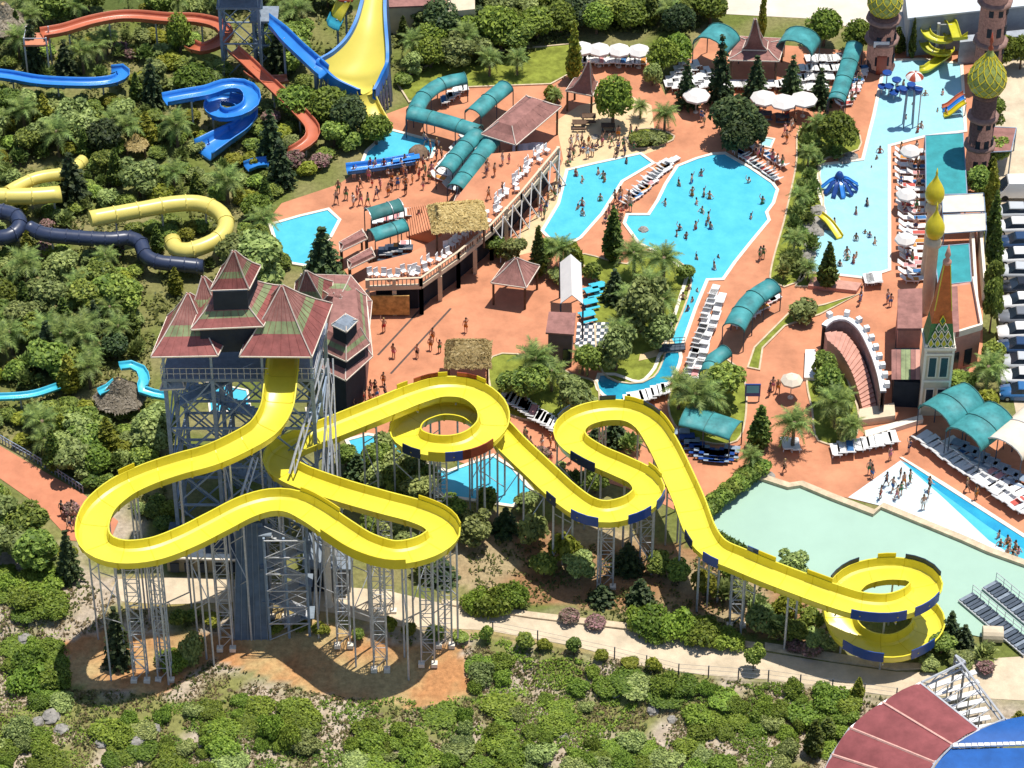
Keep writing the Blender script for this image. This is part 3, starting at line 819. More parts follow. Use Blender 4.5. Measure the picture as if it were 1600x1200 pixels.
m_lf_pink = leaf_mat('oleander_bloom', (.10, .11, .05), (.46, .24, .25))
m_bark = mat('bark', (.16, .11, .075), .95, .35, 4, bump=.5)
m_palmbark = mat('palm_bark', (.20, .15, .10), .95, .4, 6, bump=.6)
m_reed = leaf_mat('dry_reed', (.26, .20, .08), (.46, .38, .18))

def leaf_mesh(name, m, centers, normals, size, asp=1.5, seed=0, bend=.25):
    """many small folded leaves; each a two-triangle blade with its own tint"""
    g = np.random.default_rng(seed)
    c = np.asarray(centers, float); n = np.asarray(normals, float)
    N = len(c)
    n /= np.linalg.norm(n, axis=1)[:, None] + 1e-9
    r = g.normal(size=(N, 3)); u = np.cross(n, r); u /= np.linalg.norm(u, axis=1)[:, None] + 1e-9
    v = np.cross(n, u)
    s = size * (0.65 + 0.7 * g.random(N))[:, None]
    a = c - u * s * asp * .5; b_ = c + v * s * .5 + n * s * bend * .3; d = c - v * s * .5 + n * s * bend * .3; e = c + u * s * asp * .5 - n * s * bend * .5
    V = np.stack([a, b_, e, d], 1).reshape(-1, 3)
    me = bpy.data.meshes.new(name)
    me.vertices.add(4 * N); me.vertices.foreach_set('co', V.ravel())
    me.loops.add(4 * N); me.loops.foreach_set('vertex_index', np.arange(4 * N))
    me.polygons.add(N); me.polygons.foreach_set('loop_start', np.arange(0, 4 * N, 4)); me.polygons.foreach_set('loop_total', np.full(N, 4))
    me.update()
    at = me.attributes.new('tint', 'FLOAT', 'FACE'); at.data.foreach_set('value', np.clip(g.normal(.45, .28, N), 0, 1).astype(np.float32))
    me.materials.append(m); me.validate()
    return me
def shell(g, n, c, r, up=.25, rmin=.72, zmin=-1):
    d = g.normal(size=(n * 2, 3)); d /= np.linalg.norm(d, axis=1)[:, None]
    d = d[d[:, 2] > zmin][:n]
    k = rmin + (1.12 - rmin) * np.sqrt(g.random(len(d)))
    p = np.asarray(c) + d * np.asarray(r) * k[:, None]
    nn = d / np.asarray(r); nn /= np.linalg.norm(nn, axis=1)[:, None]
    nn = nn + g.normal(size=nn.shape) * .75 + np.array([0, 0, up + .45])
    return p, nn
def crown_of(name, m, lobes, per, size, seed, asp=1.5, zmin=-.75, rmin=.72):
    g = np.random.default_rng(seed); P, Nn = [], []
    tot = sum((a[1][0] * a[1][2]) for a in lobes)
    for c, r in lobes:
        k = int(per * (r[0] * r[2]) / tot) + 4
        p, n = shell(g, k, c, r, zmin=zmin, rmin=rmin); P.append(p); Nn.append(n)
    return leaf_mesh(name, m, np.concatenate(P), np.concatenate(Nn), size, asp, seed)
def trunk_mesh(h, r, limbs=4, lean=.0, seed=0, spread=1.0, name='trunk', m=None):
    g = random.Random(seed); b = MB()
    top = Vector((lean * h, 0, h))
    pr = [Vector((0, 0, -.3)), Vector((lean * h * .3 + g.uniform(-.1, .1), g.uniform(-.1, .1), h * .45)), top]
    b.tube(pr[0], pr[1], r * 1.25, 7, r * .85); b.tube(pr[1], pr[2], r * .85, 7, r * .5)
    for k in range(limbs):
        a = k * 6.283 / max(1, limbs) + g.uniform(-.4, .4); s = pr[1].lerp(top, g.uniform(.2, .9))
        e = s + Vector((math.cos(a) * spread, math.sin(a) * spread, spread * g.uniform(.5, 1.0)))
        b.tube(s, e, r * .42, 5, r * .15)
    return b.mesh(name, m or m_bark)
PROTO = {}
def bushlobes(g, R_, H, n, z0=.2):
    L = [((0, 0, z0 + H * .5), (R_ * .8, R_ * .8, H * .5))]
    for k in range(n):
        a = g.uniform(0, 6.28); d = R_ * g.uniform(.35, .75); rr = R_ * g.uniform(.3, .5)
        L.append(((d * math.cos(a), d * math.sin(a), z0 + H * g.uniform(.25, .8)), (rr, rr, rr * g.uniform(.6, .95))))
    return L
def make_protos():
    g = random.Random(3)
    def put(kind, crown, trunk, h, rad): PROTO.setdefault(kind, []).append((crown, trunk, h, rad))
    for v in range(4):   # rounded stone pines, the last one dark
        lob = []
        for k in range(10):
            a = k * 6.28 / 10 + g.uniform(-.3, .3); d = g.uniform(.75, 1.35)
            lob.append(((d * math.cos(a), d * math.sin(a), g.uniform(2.3, 3.3)), (g.uniform(.85, 1.1),) * 2 + (g.uniform(.75, 1.0),)))
        lob += [((0, 0, 3.5), (1.5, 1.5, 1.15)), ((.4, .3, 3.2), (1.6, 1.5, 1.1)), ((0, 0, 2.4), (1.7, 1.7, .8))]
        put('pine_tree', crown_of('crown', m_lf_pine if v < 3 else m_lf_fir, lob, 2600, .26, 10 + v, 2.0), trunk_mesh(2.6, .19, 5, .02, v, 1.1), 4.6, 2.2)
    for v in range(4):   # broadleaf trees
        lob = [((0, 0, 3.0), (1.2, 1.2, 1.3))]
        for k in range(9):
            a = k * 2.4 + g.uniform(-.4, .4); d = g.uniform(.7, 1.5); z = g.uniform(1.7, 4.0); rr = g.uniform(.5, .95)
            lob.append(((d * math.cos(a), d * math.sin(a), z), (rr, rr, rr * .85)))
        put('broadleaf_tree', crown_of('crown', [m_lf_broad, m_lf_broad, m_lf_olive, m_lf_olive][v], lob, 1900, .30, 20 + v, 1.6), trunk_mesh(2.3, .15, 5, .03, 10 + v, 1.0), 4.4, 1.9)
    for v in range(3):   # cypress
        P, Nn = [], []
        gg = np.random.default_rng(40 + v)
        for k in range(22):
            f = (k + .3) / 22; rr = .78 * (math.sin(min(1, (f + .06) * 3.2) * 1.57)) * (1 - f ** 1.5) + .05
            p, n = shell(gg, int(18 + 90 * rr), (gg.normal(0, .05), gg.normal(0, .05), .35 + f * 4.6), (rr, rr, .32), up=.15); P.append(p); Nn.append(n)
        put('cypress_tree', leaf_mesh('crown', m_lf_cyp if v < 2 else m_lf_lime, np.concatenate(P), np.concatenate(Nn), .22, 1.8, 40 + v), trunk_mesh(1.2, .12, 0, 0, v), 5.1, .8)
    for v in range(3):   # fir / araucaria, tiered
        P, Nn = [], []
        gg = np.random.default_rng(60 + v); tiers = 9
        for k in range(tiers):
            f = k / (tiers - 1); z = .7 + f * 5.0; rr = 1.75 * (1 - f) ** .8 + .12
            nb = max(4, int(11 - 7 * f))
            for q in range(nb):
                a = q * 6.283 / nb + gg.uniform(-.2, .2) + k
                m_ = int(9 + 34 * rr / 1.8)
                t = gg.random(m_); ln = rr * gg.uniform(.85, 1.1)
                p = np.stack([np.cos(a) * t * ln, np.sin(a) * t * ln, z - .28 * t * t * ln + .05 * gg.normal(size=m_)], 1) + gg.normal(0, .10, (m_, 3)) * np.array([1, 1, .5])
                n = np.tile([math.cos(a) * .35, math.sin(a) * .35, 1.0], (m_, 1)) + gg.normal(0, .35, (m_, 3)); P.append(p); Nn.append(n)
        put('fir_tree', leaf_mesh('crown', m_lf_fir, np.concatenate(P), np.concatenate(Nn), .30, 1.7, 60 + v), trunk_mesh(5.4, .14, 0, 0, v), 5.9, 1.7)
    for v in range(4):   # garden bushes
        put('garden_bush', crown_of('crown', [m_lf_broad, m_lf_olive, m_lf_lime, m_lf_broad][v], bushlobes(g, 1.1, 1.5, 7), 800, .24, 80 + v, 1.6, -.3), trunk_mesh(.7, .07, 3, 0, v, .4, 'stem'), 1.7, 1.2)
    for v in range(6):   # hillside scrub
        put('scrub_bush', crown_of('crown', m_lf_scrub if v < 5 else m_lf_olive, bushlobes(g, 1.35, .75 + .2 * (v % 3), 16, .0), 2400, .16, 90 + v, 1.6, -.25, .55), trunk_mesh(.6, .06, 4, 0, v, .5, 'stem'), 1.5, 1.5)
    for v in range(2):
        put('oleander_bush', crown_of('crown', m_lf_pink, bushlobes(g, .9, 1.2, 6), 700, .18, 110 + v, 1.3, -.3), trunk_mesh(.6, .05, 3, 0, v, .4, 'stem'), 1.5, 1.0)
    # spiky yucca-like clump and reed clump
    for v in range(2):
        gg = np.random.default_rng(130 + v); n = 260
        a = gg.random(n) * 6.283; e = gg.uniform(.25, 1.35, n); r = gg.uniform(.3, 1.0, n)
        d = np.stack([np.cos(a) * np.cos(e), np.sin(a) * np.cos(e), np.sin(e)], 1)
        p = d * r[:, None] * np.array([1.1, 1.1, 1.3]) + np.array([0, 0, .35])
        nn = np.cross(d, np.stack([-np.sin(a), np.cos(a), 0 * a], 1)) + gg.normal(0, .25, (n, 3))
        put('spiky_shrub', leaf_mesh('crown', m_lf_olive if v else m_lf_palm, p, nn, .2, 3.2, 130 + v), trunk_mesh(.5, .12, 0, 0, v, .4, 'stem'), 1.6, 1.1)
make_protos()
# palms: arched fronds with leaflets, each frond a part
def frond_mesh(seed, ln=2.5, droop=1.0, name='frond'):
    g = random.Random(seed); b = MB(); n = 9
    pr = []
    for k in range(n + 1):
        t = k / n; pr.append(Vector((ln * t * (1 - .16 * droop * t), 0, ln * (.42 * t - .78 * droop * t * t))))
    tint = []
    for k in range(n):
        p, q = pr[k], pr[k + 1]; w0 = .72 * math.sin(math.pi * min(.95, (k + .6) / n + .08)) + .08
        for s in (1, -1):
            for h in (0, .5):
                a = p.lerp(q, h); c = p.lerp(q, h + .5)
                tip = c + Vector((.16, s * w0, -.14 * droop - g.uniform(0, .10)))
                b.add([a, c, tip], [(0, 1, 2)])
                tint.append(min(1, max(0, g.gauss(.5, .22))))
    b.tube(pr[0], pr[4], .035, 3, .02, cap=False); tint += [.9] * 3
    me = b.mesh(name, m_lf_palm)
    at = me.attributes.new('tint', 'FLOAT', 'FACE'); at.data.foreach_set('value', tint)
    return me
FRONDS = [frond_mesh(i, 2.5, d) for i, d in enumerate((.75, 1.0, 1.25))]
def palm_trunk(h, r, seed):
    g = random.Random(seed); b = MB(); prof = []
    k = max(4, int(h / .28))
    for i in range(k + 1):
        z = -.3 + (h + .3) * i / k
        prof += [(r * (1.15 - .2 * i / k), z), (r * (1.0 - .2 * i / k), z + .1)]
    b.lathe(prof, 8); b.lathe([(r * 1.1, h - .1), (r * 1.7, h + .15), (r * .9, h + .45)], 8)
    return b.mesh('trunk', m_palmbark)
PTR = [palm_trunk(h, .20, i) for i, h in enumerate((1.2, 2.2, 3.2))]
NP = [0]
def palm(px, py, h=2.2, sc=1.0, nf=22, look=None, group='palm trees of the park', z=0.0):
    base = GT(px, py)
    o = empty('palm_tree', base, rz=random.uniform(0, 6.28))
    o.scale = (sc,) * 3
    tr = min(PTR, key=lambda m: abs(max(v.co.z for v in m.vertices) - .45 - h / sc))
    inst('trunk', tr, o)
    th = max(v.co.z for v in tr.vertices) - .25
    for k in range(nf):
        a = k * 2.399 + random.uniform(-.2, .2); f = k / nf
        el = -(1.05 - 1.35 * f) + random.uniform(-.12, .12)      # inner fronds stand, outer ones hang
        inst('frond', FRONDS[0 if f < .35 else (1 if f < .75 else 2)], o, (0.12 * math.cos(a), .12 * math.sin(a), th), rot=(0, el, a), sc=random.uniform(.85, 1.1))
    auto(o, look or random.choice(['date palm with long arching fronds', 'feathery green palm', 'palm with drooping fronds']), 'palm', group)
    NP[0] += 1
    return o
LOOKS = {'pine_tree': ['rounded stone pine', 'dense round topped pine', 'rounded stone pine', 'dark blue green pine'], 'broadleaf_tree': ['leafy green tree', 'bushy deep green tree'], 'cypress_tree': ['slender cypress', 'narrow pointed cypress'],
         'fir_tree': ['dark tiered fir', 'dark conifer with layered branches'], 'garden_bush': ['clipped green bush', 'rounded garden bush'], 'scrub_bush': ['low green scrub bush', 'spreading hillside scrub bush'],
         'oleander_bush': ['pink flowering oleander'], 'spiky_shrub': ['spiky leaved yucca shrub']}
CAT = {'pine_tree': 'pine', 'broadleaf_tree': 'tree', 'cypress_tree': 'cypress', 'fir_tree': 'fir', 'garden_bush': 'bush', 'scrub_bush': 'bush', 'oleander_bush': 'bush', 'spiky_shrub': 'shrub'}
COUNT = {}
def plant(kind, px, py, h=None, w_=None, var=None, look=None, group=None):
    """a plant of height h and width w_ (metres) standing on the ground at a picture point"""
    P = PROTO[kind]; v = random.randrange(len(P)) if var is None else var
    cr, tr, ph, pr = P[v]
    h = h or ph; w_ = w_ or pr * 2 * h / ph
    base = GT(px, py)
    o = empty(kind, base, rz=random.uniform(0, 6.28))
    sx = w_ / (pr * 2); o.scale = (sx, sx, h / ph)
    inst('trunk' if 'tree' in kind else 'stem', tr, o); inst('crown', cr, o)
    COUNT[kind] = COUNT.get(kind, 0) + 1
    lk = look or LOOKS[kind][v % len(LOOKS[kind])]
    auto(o, lk, CAT[kind], group or {'scrub_bush': 'scrub bushes on the hillside'}.get(kind, CAT[kind] + ' plants of the park gardens'))
    return o
# ------------------------------------------------------------------ the other slides
def slide_thing(name, label, P, prof, m, step=.6, every=2.4, mf=None, pole_every=4.5, keepr=10, bands=None, tubular=False, polem=None, scale=None):
    ph = catmull(pts(P), step)
    root = empty(name, (ph[0].x, ph[0].y, 0), label, 'water slide'); root['_abs'] = 1
    ch = sweep(ph, prof, scale=scale).build('tube' if tubular else 'chute', m, root)
    # joint collars
    fr = frames(ph); acc = 0; fb = MB(); accp = 2
    for i in range(1, len(ph) - 1):
        d = (ph[i] - ph[i - 1]).length; acc += d; accp += d
        p, t, l = fr[i]
        if acc > every:
            acc = 0
            n = len(prof)
            rr = [[p + t * s + l * a * k + Vector((0, 0, c * k if tubular else c - (.04 if k > 1 else 0))) for a, c in prof] for s, k in ((-.07, 1.0), (-.07, 1.09), (.07, 1.09), (.07, 1.0))]
            if not tubular: rr = [[q for q in r[len(prof) // 2:]] for r in rr]
            fb.loft(rr, closed=tubular, smooth=False)
        if accp > pole_every and p.z > 1.2:
            accp = 0
            low = all(not ((q.x - p.x) ** 2 + (q.y - p.y) ** 2 < 3.2 and q.z < p.z - .6) for q in ph)
            if low:
                b = MB(); b.tube((p.x, p.y, T(p.x, p.y) - .2), (p.x, p.y, p.z - .1), .11, 5); b.build('support_pole', polem or m_galv, root)
    fb.build('joint_collar', mf or m, ch, kind='stuff')
    keep(ph, keepr, 2)
    return root, ph
m_or = mat('orange_fibreglass', (.46, .125, .06), .35, .1, .8, spec=.5)
m_blu = mat('blue_fibreglass', (.03, .21, .62), .3, .12, .8, spec=.5)
m_blu_l = mat('light_blue_fibreglass', (.06, .46, .62), .3, .12, .8, spec=.5)
m_ypale = mat('pale_yellow_tube', (.68, .57, .14), .35, .06, .6, spec=.5)
m_navyt = mat('dark_blue_tube', (.030, .042, .085), .35, .15, 1, spec=.5)
TUBE = [(.74 * math.cos(a * math.pi / 6), .74 * math.sin(a * math.pi / 6) + .74) for a in range(12)]
def tubeprof(r): return [(r * math.cos(a * math.pi / 6), r * math.sin(a * math.pi / 6)) for a in range(12)]
slide_thing('body_slide', 'orange body slide sweeping across the treetops into an open bend', [(66, 56, 5.2), (100, 50, 5.0), (140, 38, 4.8), (180, 30, 4.6), (215, 29, 4.4), (262, 33, 4.2), (305, 34, 4.0), (340, 42, 3.8), (354, 58, 3.6), (340, 72, 3.4), (315, 80, 3.2), (297, 74, 3.1)], U(.78, .62, .08, .08), m_or)
slide_thing('body_slide', 'orange body slide running downhill between dark trees to a hooked end', [(364, 80, 4.2), (385, 98, 3.9), (410, 122, 3.5), (440, 150, 3.0), (468, 178, 2.4), (488, 202, 1.9), (486, 220, 1.6), (468, 234, 1.3), (452, 242, 1.0)], U(.7, .5, .08, .08), m_or)
slide_thing('body_slide', 'short orange slide spur crossing beneath the dark blue ramp', [(388, 112, 3.4), (405, 124, 3.2), (425, 128, 3.0), (450, 126, 2.9)], U(.6, .45, .08, .08), m_or)
slide_thing('body_slide', 'blue open slide along the left edge with a curled end', [(-20, 118, 3.2), (20, 123, 3.0), (60, 130, 2.8), (110, 133, 2.6), (150, 133, 2.4), (178, 129, 2.3), (192, 121, 2.2), (188, 112, 2.1), (174, 114, 2.0)], U(.72, .55, .08, .08), m_blu)
slide_thing('body_slide', 'blue slide coiling round into a wide splash ramp', [(258, 160, 4.8), (290, 154, 4.6), (325, 148, 4.4), (352, 139, 4.2), (378, 139, 4.0), (393, 150, 3.8), (392, 168, 3.5), (374, 180, 3.2), (348, 184, 2.9), (332, 174, 2.7), (340, 160, 2.5), (370, 162, 2.25), (390, 178, 2.0), (380, 200, 1.5), (350, 221, 1.0), (318, 243, .45)], U(.86, .7, .08, .08), m_blu, scale=lambda t: 1 + .75 * max(0, (t - .8) / .2))
slide_thing('body_slide', 'short blue slide end beside pink oleanders', [(420, 256, .8), (400, 258, .6), (385, 264, .5)], U(.7, .5, .08, .08), m_blu)
slide_thing('tube_slide', 'pale yellow closed tube slide at the left edge rising to a bend', [(-30, 306, 3.4), (20, 307, 3.2), (60, 306, 3.0), (95, 303, 2.8)], tubeprof(.88), m_ypale, tubular=True)
slide_thing('tube_slide', 'pale yellow tube arching behind the left tube slide', [(12, 300, 3.6), (30, 290, 3.6), (55, 279, 3.6), (80, 274, 3.6), (105, 271, 3.6), (118, 262, 3.6), (130, 250, 3.6)], tubeprof(.66), m_ypale, tubular=True)
slide_thing('tube_slide', 'pale yellow closed tube slide with a wide hooked turn', [(141, 342, 4.2), (180, 335, 4.0), (225, 327, 3.8), (270, 319, 3.6), (310, 318, 3.4), (338, 328, 3.2), (353, 347, 3.0), (346, 368, 2.8), (322, 383, 2.6), (292, 392, 2.4), (274, 388, 2.2), (269, 375, 2.1)], tubeprof(.86), m_ypale, tubular=True, keepr=13)
slide_thing('tube_slide', 'dark blue ribbed tube looping at the left edge', [(-20, 330, 3.4), (5, 331, 3.3), (25, 338, 3.2), (31, 352, 3.0), (20, 366, 2.8), (-2, 372, 2.6), (-25, 368, 2.4)], tubeprof(.82), m_navyt, tubular=True, every=.9)
slide_thing('tube_slide', 'dark blue ribbed tube slide running beneath the yellow tube', [(46, 356, 3.0), (70, 366, 2.9), (105, 370, 2.8), (145, 373, 2.7), (175, 374, 2.6), (203, 372, 2.5), (221, 382, 2.3), (226, 398, 2.1), (245, 409, 1.9), (280, 413, 1.7), (318, 417, 1.4)], tubeprof(.78), m_navyt, tubular=True, every=.9)
slide_thing('body_slide', 'narrow light blue chute at the left edge among palms', [(-20, 623, 1.6), (20, 622, 1.4), (55, 618, 1.2), (92, 606, 1.0)], U(.42, .35, .06, .06), m_blu_l)
slide_thing('body_slide', 'light blue hooked chute beside the tower leg', [(188, 575, 3.4), (205, 573, 3.2), (220, 580, 3.0), (226, 596, 2.8), (222, 612, 2.5), (240, 618, 2.2), (262, 622, 1.9)], U(.48, .4, .06, .06), m_blu_l, keepr=14)
slide_thing('body_slide', 'light blue chute passing behind the straw hut', [(155, 615, 2.4), (170, 608, 2.5), (182, 598, 2.6)], U(.42, .35, .06, .06), m_blu_l)

# boomerang slide: yellow banked wall in a blue frame, feeder ramp and outrun
bw0 = G(560, 150)
bm = empty('boomerang_slide', (bw0.x, bw0.y, 0), 'huge pale yellow boomerang slide wall with blue rims and outrun', 'water slide'); bm['_abs'] = 1
left = [(582, -60, 11), (574, -20, 9.6), (567, 12, 8.4), (558, 40, 7.4), (543, 66, 6.4), (522, 86, 5.7), (499, 101, 5.2), (511, 114, 4.4), (530, 130, 3.7), (564, 146, 3.2)]
right = [(602, -60, 11), (600, -20, 9.6), (599, 12, 8.4), (600, 40, 7.4), (602, 66, 6.4), (603, 86, 5.7), (602, 104, 5.2), (595, 120, 4.4), (589, 133, 3.7), (582, 146, 3.2)]
def per(P, k=6):
    D = catmull([Vector(p) for p in P], 1e9)
    out = []
    for i in range(len(P) - 1):
        p1, p2 = P[i], P[i + 1]; p0 = P[i - 1] if i else p1 * 2 - p2; p3 = P[i + 2] if i + 2 < len(P) else p2 * 2 - p1
        for j in range(k):
            t = j / k; out.append(.5 * ((2 * p1) + (p2 - p0) * t + (2 * p0 - 5 * p1 + 4 * p2 - p3) * t * t + (3 * p1 - p0 - 3 * p2 + p3) * t ** 3))
    return out + [P[-1]]
Lp, Rp = per(pts(left)), per(pts(right))
nn = len(Lp)
m_ywall = mat('pale_yellow_wall', (.70, .58, .10), .4, .05, .3, spec=.4)  # paler yellow than the raft slide chute
rows = []; under = []
for a, c in zip(Lp, Rp):
    wd = (c - a).length; r = []
    for k in range(13):
        f = k / 12; r.append(a.lerp(c, f) - Vector((0, 0, .17 * wd * (1 - (2 * f - 1) ** 2))))
    rows.append(r); under.append([p - Vector((0, 0, .18)) for p in r])
wall = MB().loft(rows).loft([r[::-1] for r in under]).build('wall', m_ywall, bm)
for P, s, nm in ((Lp, -1, 'rim'), (Rp, 1, 'rim')):
    b = MB(); rr = []
    for p, t, l in frames(P):
        rr.append([p + Vector((0, 0, -.7)), p + Vector((0, 0, .55)), p + Vector((s * .35, 0, .55)), p + Vector((s * .35, 0, -.9))])
    b.loft(rr, closed=True, smooth=False).build(nm, m_blu, bm)
for i in range(4, nn, 4):
    for P, s in ((Lp, -1), (Rp, 1)):
        p = P[i]; b = MB(); b.tube((p.x + s * .5, p.y, -.1), (p.x + s * .2, p.y, p.z - .3), .14, 5)
        if i > 4: q = P[i - 4]; b.tube((p.x + s * .5, p.y, .5), (q.x + s * .2, q.y, q.z - .5), .07, 4)
        b.build('support_post', m_galvd, bm)
ph = catmull(pts([(420, 38, 9.5), (436, 52, 8.4), (460, 76, 6.9), (484, 98, 5.6), (506, 118, 4.6)]), .6)
sweep(ph, U(.95, .8, .1, .1)).build('feeder_ramp', m_blu, bm)
for i in range(3, len(ph), 6):
    p = ph[i]; MB().tube((p.x, p.y, -.1), (p.x, p.y, p.z), .13, 5).build('support_post', m_galvd, bm)
ph = catmull(pts([(571, 146, 3.2), (574, 160, 2.2), (582, 178, 1.4), (592, 196, .8), (600, 210, .5)]), .6)
sweep(ph, U(1.0, .7, .1, .1)).build('outrun', m_ywall, bm); keep(ph, 14)
keep([G(x, y, 5) for x in range(505, 606, 12) for y in range(20, 150, 12)], 16, 1)
ys = empty('ramp_slide', G(530, 60), 'short yellow ramp slide with red top and blue foot behind the boomerang slide', 'water slide'); ys['_abs'] = 1
for nm, m, A, B in (('top_run', m_redp, (545, -40, 9), (540, 2, 7.4)), ('run', m_yel, (540, 2, 7.4), (527, 30, 5.6)), ('foot', m_blu_l, (527, 30, 5.6), (521, 44, 4.8))):
    sweep([G(*A), G(*A).lerp(G(*B), .5), G(*B)], U(.9, .6, .1, .1)).build(nm, m, ys)
for q in ((540, 2, 7.4), (527, 30, 5.6)):
    p = G(*q); MB().tube((p.x, p.y, -.1), p, .14, 5).build('support_post', m_galvd, ys)

# lattice start tower at the top edge, with a pinkish roof
def frame_tower(px, py, wpx, top, label, roofm=None, name='start_tower', m=m_galvd, wall=False):
    p0 = G(px, py); r = empty(name, p0, label, 'slide tower'); wd = wpx / 2
    cs = [(-wd, -wd), (wd, -wd), (wd, wd), (-wd, wd)]
    for x, y in cs:
        b = MB(); b.box((x, y, top / 2), (.28, .28, top)); b.build('steel_leg', m, r)
    n = max(2, int(top / 3.2))
    for k in range(n):
        z0, z1 = top * k / n, top * (k + 1) / n
        b = MB()
        for a in range(4):
            c0, c1 = cs[a], cs[(a + 1) % 4]
            b.tube((*c0, z0), (*c1, z1), .08, 4); b.tube((*c1, z0), (*c0, z1), .08, 4); b.tube((*c0, z1), (*c1, z1), .1, 4)
        b.build('diagonal_brace', m, r)
    MB().box((0, 0, top), (2 * wd + .6, 2 * wd + .6, .25)).build('platform', m_deck, r)
    if roofm:
        e = wd + .7; z = top + 2.6
        ev = [Vector((x, y, z)) for x, y in ((-e, -e), (e, -e), (e, e), (-e, e))]; ap = [Vector((.05 * i, .05 * j, z + 2.0)) for i, j in ((-1, -1), (1, -1), (1, 1), (-1, 1))]
        roof_tier(r, ev, ap, [(1, roofm)], seams=5)
        for x, y in cs: MB().tube((x, y, top), (x, y, z), .08, 4).build('roof_post', m, r)
    return r
frame_tower(382, 108, 4.2, 9.5, 'steel lattice start tower with pink roof at the top edge', m_brown)
frame_tower(418, 100, 2.4, 6.5, 'small braced steel tower beside the blue feeder ramp')
keep([G(382, y, 0) for y in range(20, 100, 15)], 12, 1)

# straw huts
m_straw = leaf_mat('straw_thatch', (.44, .33, .12), (.74, .60, .28))
m_straw2 = leaf_mat('grey_thatch', (.30, .24, .18), (.50, .42, .34))
def thatch_mesh(name, rings_, m, n=900, seed=1, size=.2):
    """drooping straw blades over a surface given by loops of points from eaves to ridge"""
    g = np.random.default_rng(seed); P, Nn = [], []
    tri = []
    for a, b in zip(rings_[:-1], rings_[1:]):
        k = len(a)
        for i in range(k):
            j = (i + 1) % k
            tri += [(a[i], a[j], b[j]), (a[i], b[j], b[i])]
    ar = np.array([((q - p).cross(r - p)).length for p, q, r in tri]); ar = ar / ar.sum()
    n = int(n * 2.4); idx = g.choice(len(tri), n, p=ar)
    for t in idx:
        p, q, r = tri[t]; u, v = g.random(2)
        if u + v > 1: u, v = 1 - u, 1 - v
        nrm = (q - p).cross(r - p); nrm.normalize()
        if nrm.z < 0: nrm = -nrm
        P.append(p + (q - p) * u + (r - p) * v + nrm * g.uniform(.0, .12)); Nn.append(nrm + Vector(g.normal(0, .22, 3)))
    return leaf_mesh(name, m, [tuple(x) for x in P], [tuple(x) for x in Nn], size, 2.6, seed)
def hut(px, py, wm, dm, hw, hr, label, m, posts=True, ridge=.5, rz=0.0, n=900, name='straw_hut', cat='hut', z=0.0):
    r = empty(name, G(px, py, z), label, cat, rz=rz); hx, hy = wm / 2, dm / 2
    ev = [Vector(q) for q in ((-hx, -hy, hw), (hx, -hy, hw), (hx, hy, hw), (-hx, hy, hw))]
    kx, kz = (.72, .55) if ridge > .2 else (.42, .45)
    if ridge <= .2: ev = [Vector((hx * 1.1 * math.cos(a * math.pi / 4), hy * 1.1 * math.sin(a * math.pi / 4), hw)) for a in range(8)]
    md = [Vector((p.x * kx, p.y * (.6 if ridge > .2 else kx), hw + hr * kz)) for p in ev]
    tp = [Vector((p.x * ridge, (.08 * (1 if p.y > 0 else -1)) if ridge > .2 else p.y * ridge, hw + hr)) for p in ev]
    base = MB()
    for a, b in ((ev, md), (md, tp)):
        for i in range(len(ev)): base.add([a[i], a[(i + 1) % len(ev)], b[(i + 1) % len(ev)], b[i]], [(0, 1, 2, 3)])
    base.add(ev, [tuple(range(len(ev)))[::-1]]); base.add(tp, [tuple(range(len(ev)))])
    rf = base.build('roof', MATS['soil_straw'] if 'soil_straw' in MATS else mat('soil_straw', (.40, .30, .15), .95, .3, 3), r)
    inst('thatch', thatch_mesh('thatch', [ev, md, tp], m, n, int(px)), rf, kind='stuff')
    if posts:
        for x, y in ((-.85, -.8), (.85, -.8), (.85, .8), (-.85, .8)):
            MB().tube((x * hx, y * hy, -.05), (x * hx, y * hy, hw + .1), .11, 6).build('post', m_wood, r)
    return r
hut(190, 640, 4.6, 4.6, 1.6, 2.2, 'grey conical straw hut among palms left of the tower', m_straw2, ridge=.08, n=1300)
hut(12, 62, 4.6, 5, 2.2, 2.6, 'grey straw hut above the pink crowd at the top left corner', m_straw2, ridge=.1)
hut(215, 243, 2.2, 2.2, 1.4, 1.2, 'small tan straw hut in the garden clearing', m_straw, ridge=.1, n=400)
hut(732, 592, 4.4, 4.0, 3.0, 1.7, 'straw roofed kiosk on the plaza behind the raft slide loop', m_straw, ridge=.55)
keep([G(190, 610)], 26, 1); keep([G(732, 570)], 26, 1); keep([G(215, 235)], 12, 1)

sdk = empty('start_deck', G(64, 120), 'small pink start deck with rails at the head of the orange chute', 'platform')
MB().box((0, 0, 4.9), (2.6, 2.4, .2)).build('deck', MATS['red_path'], sdk)
for x in (-1.2, 1.2):
    for y in (-1.1, 1.1): MB().box((x, y, 2.9), (.16, .16, 6.0)).build('post', m_galv, sdk)
MB().tube((-1.2, -1.1, 5.8), (1.2, -1.1, 5.8), .05, 4).build('rail', m_galv, sdk); MB().tube((-1.2, 1.1, 5.8), (-1.2, -1.1, 5.8), .05, 4).build('rail', m_galv, sdk)
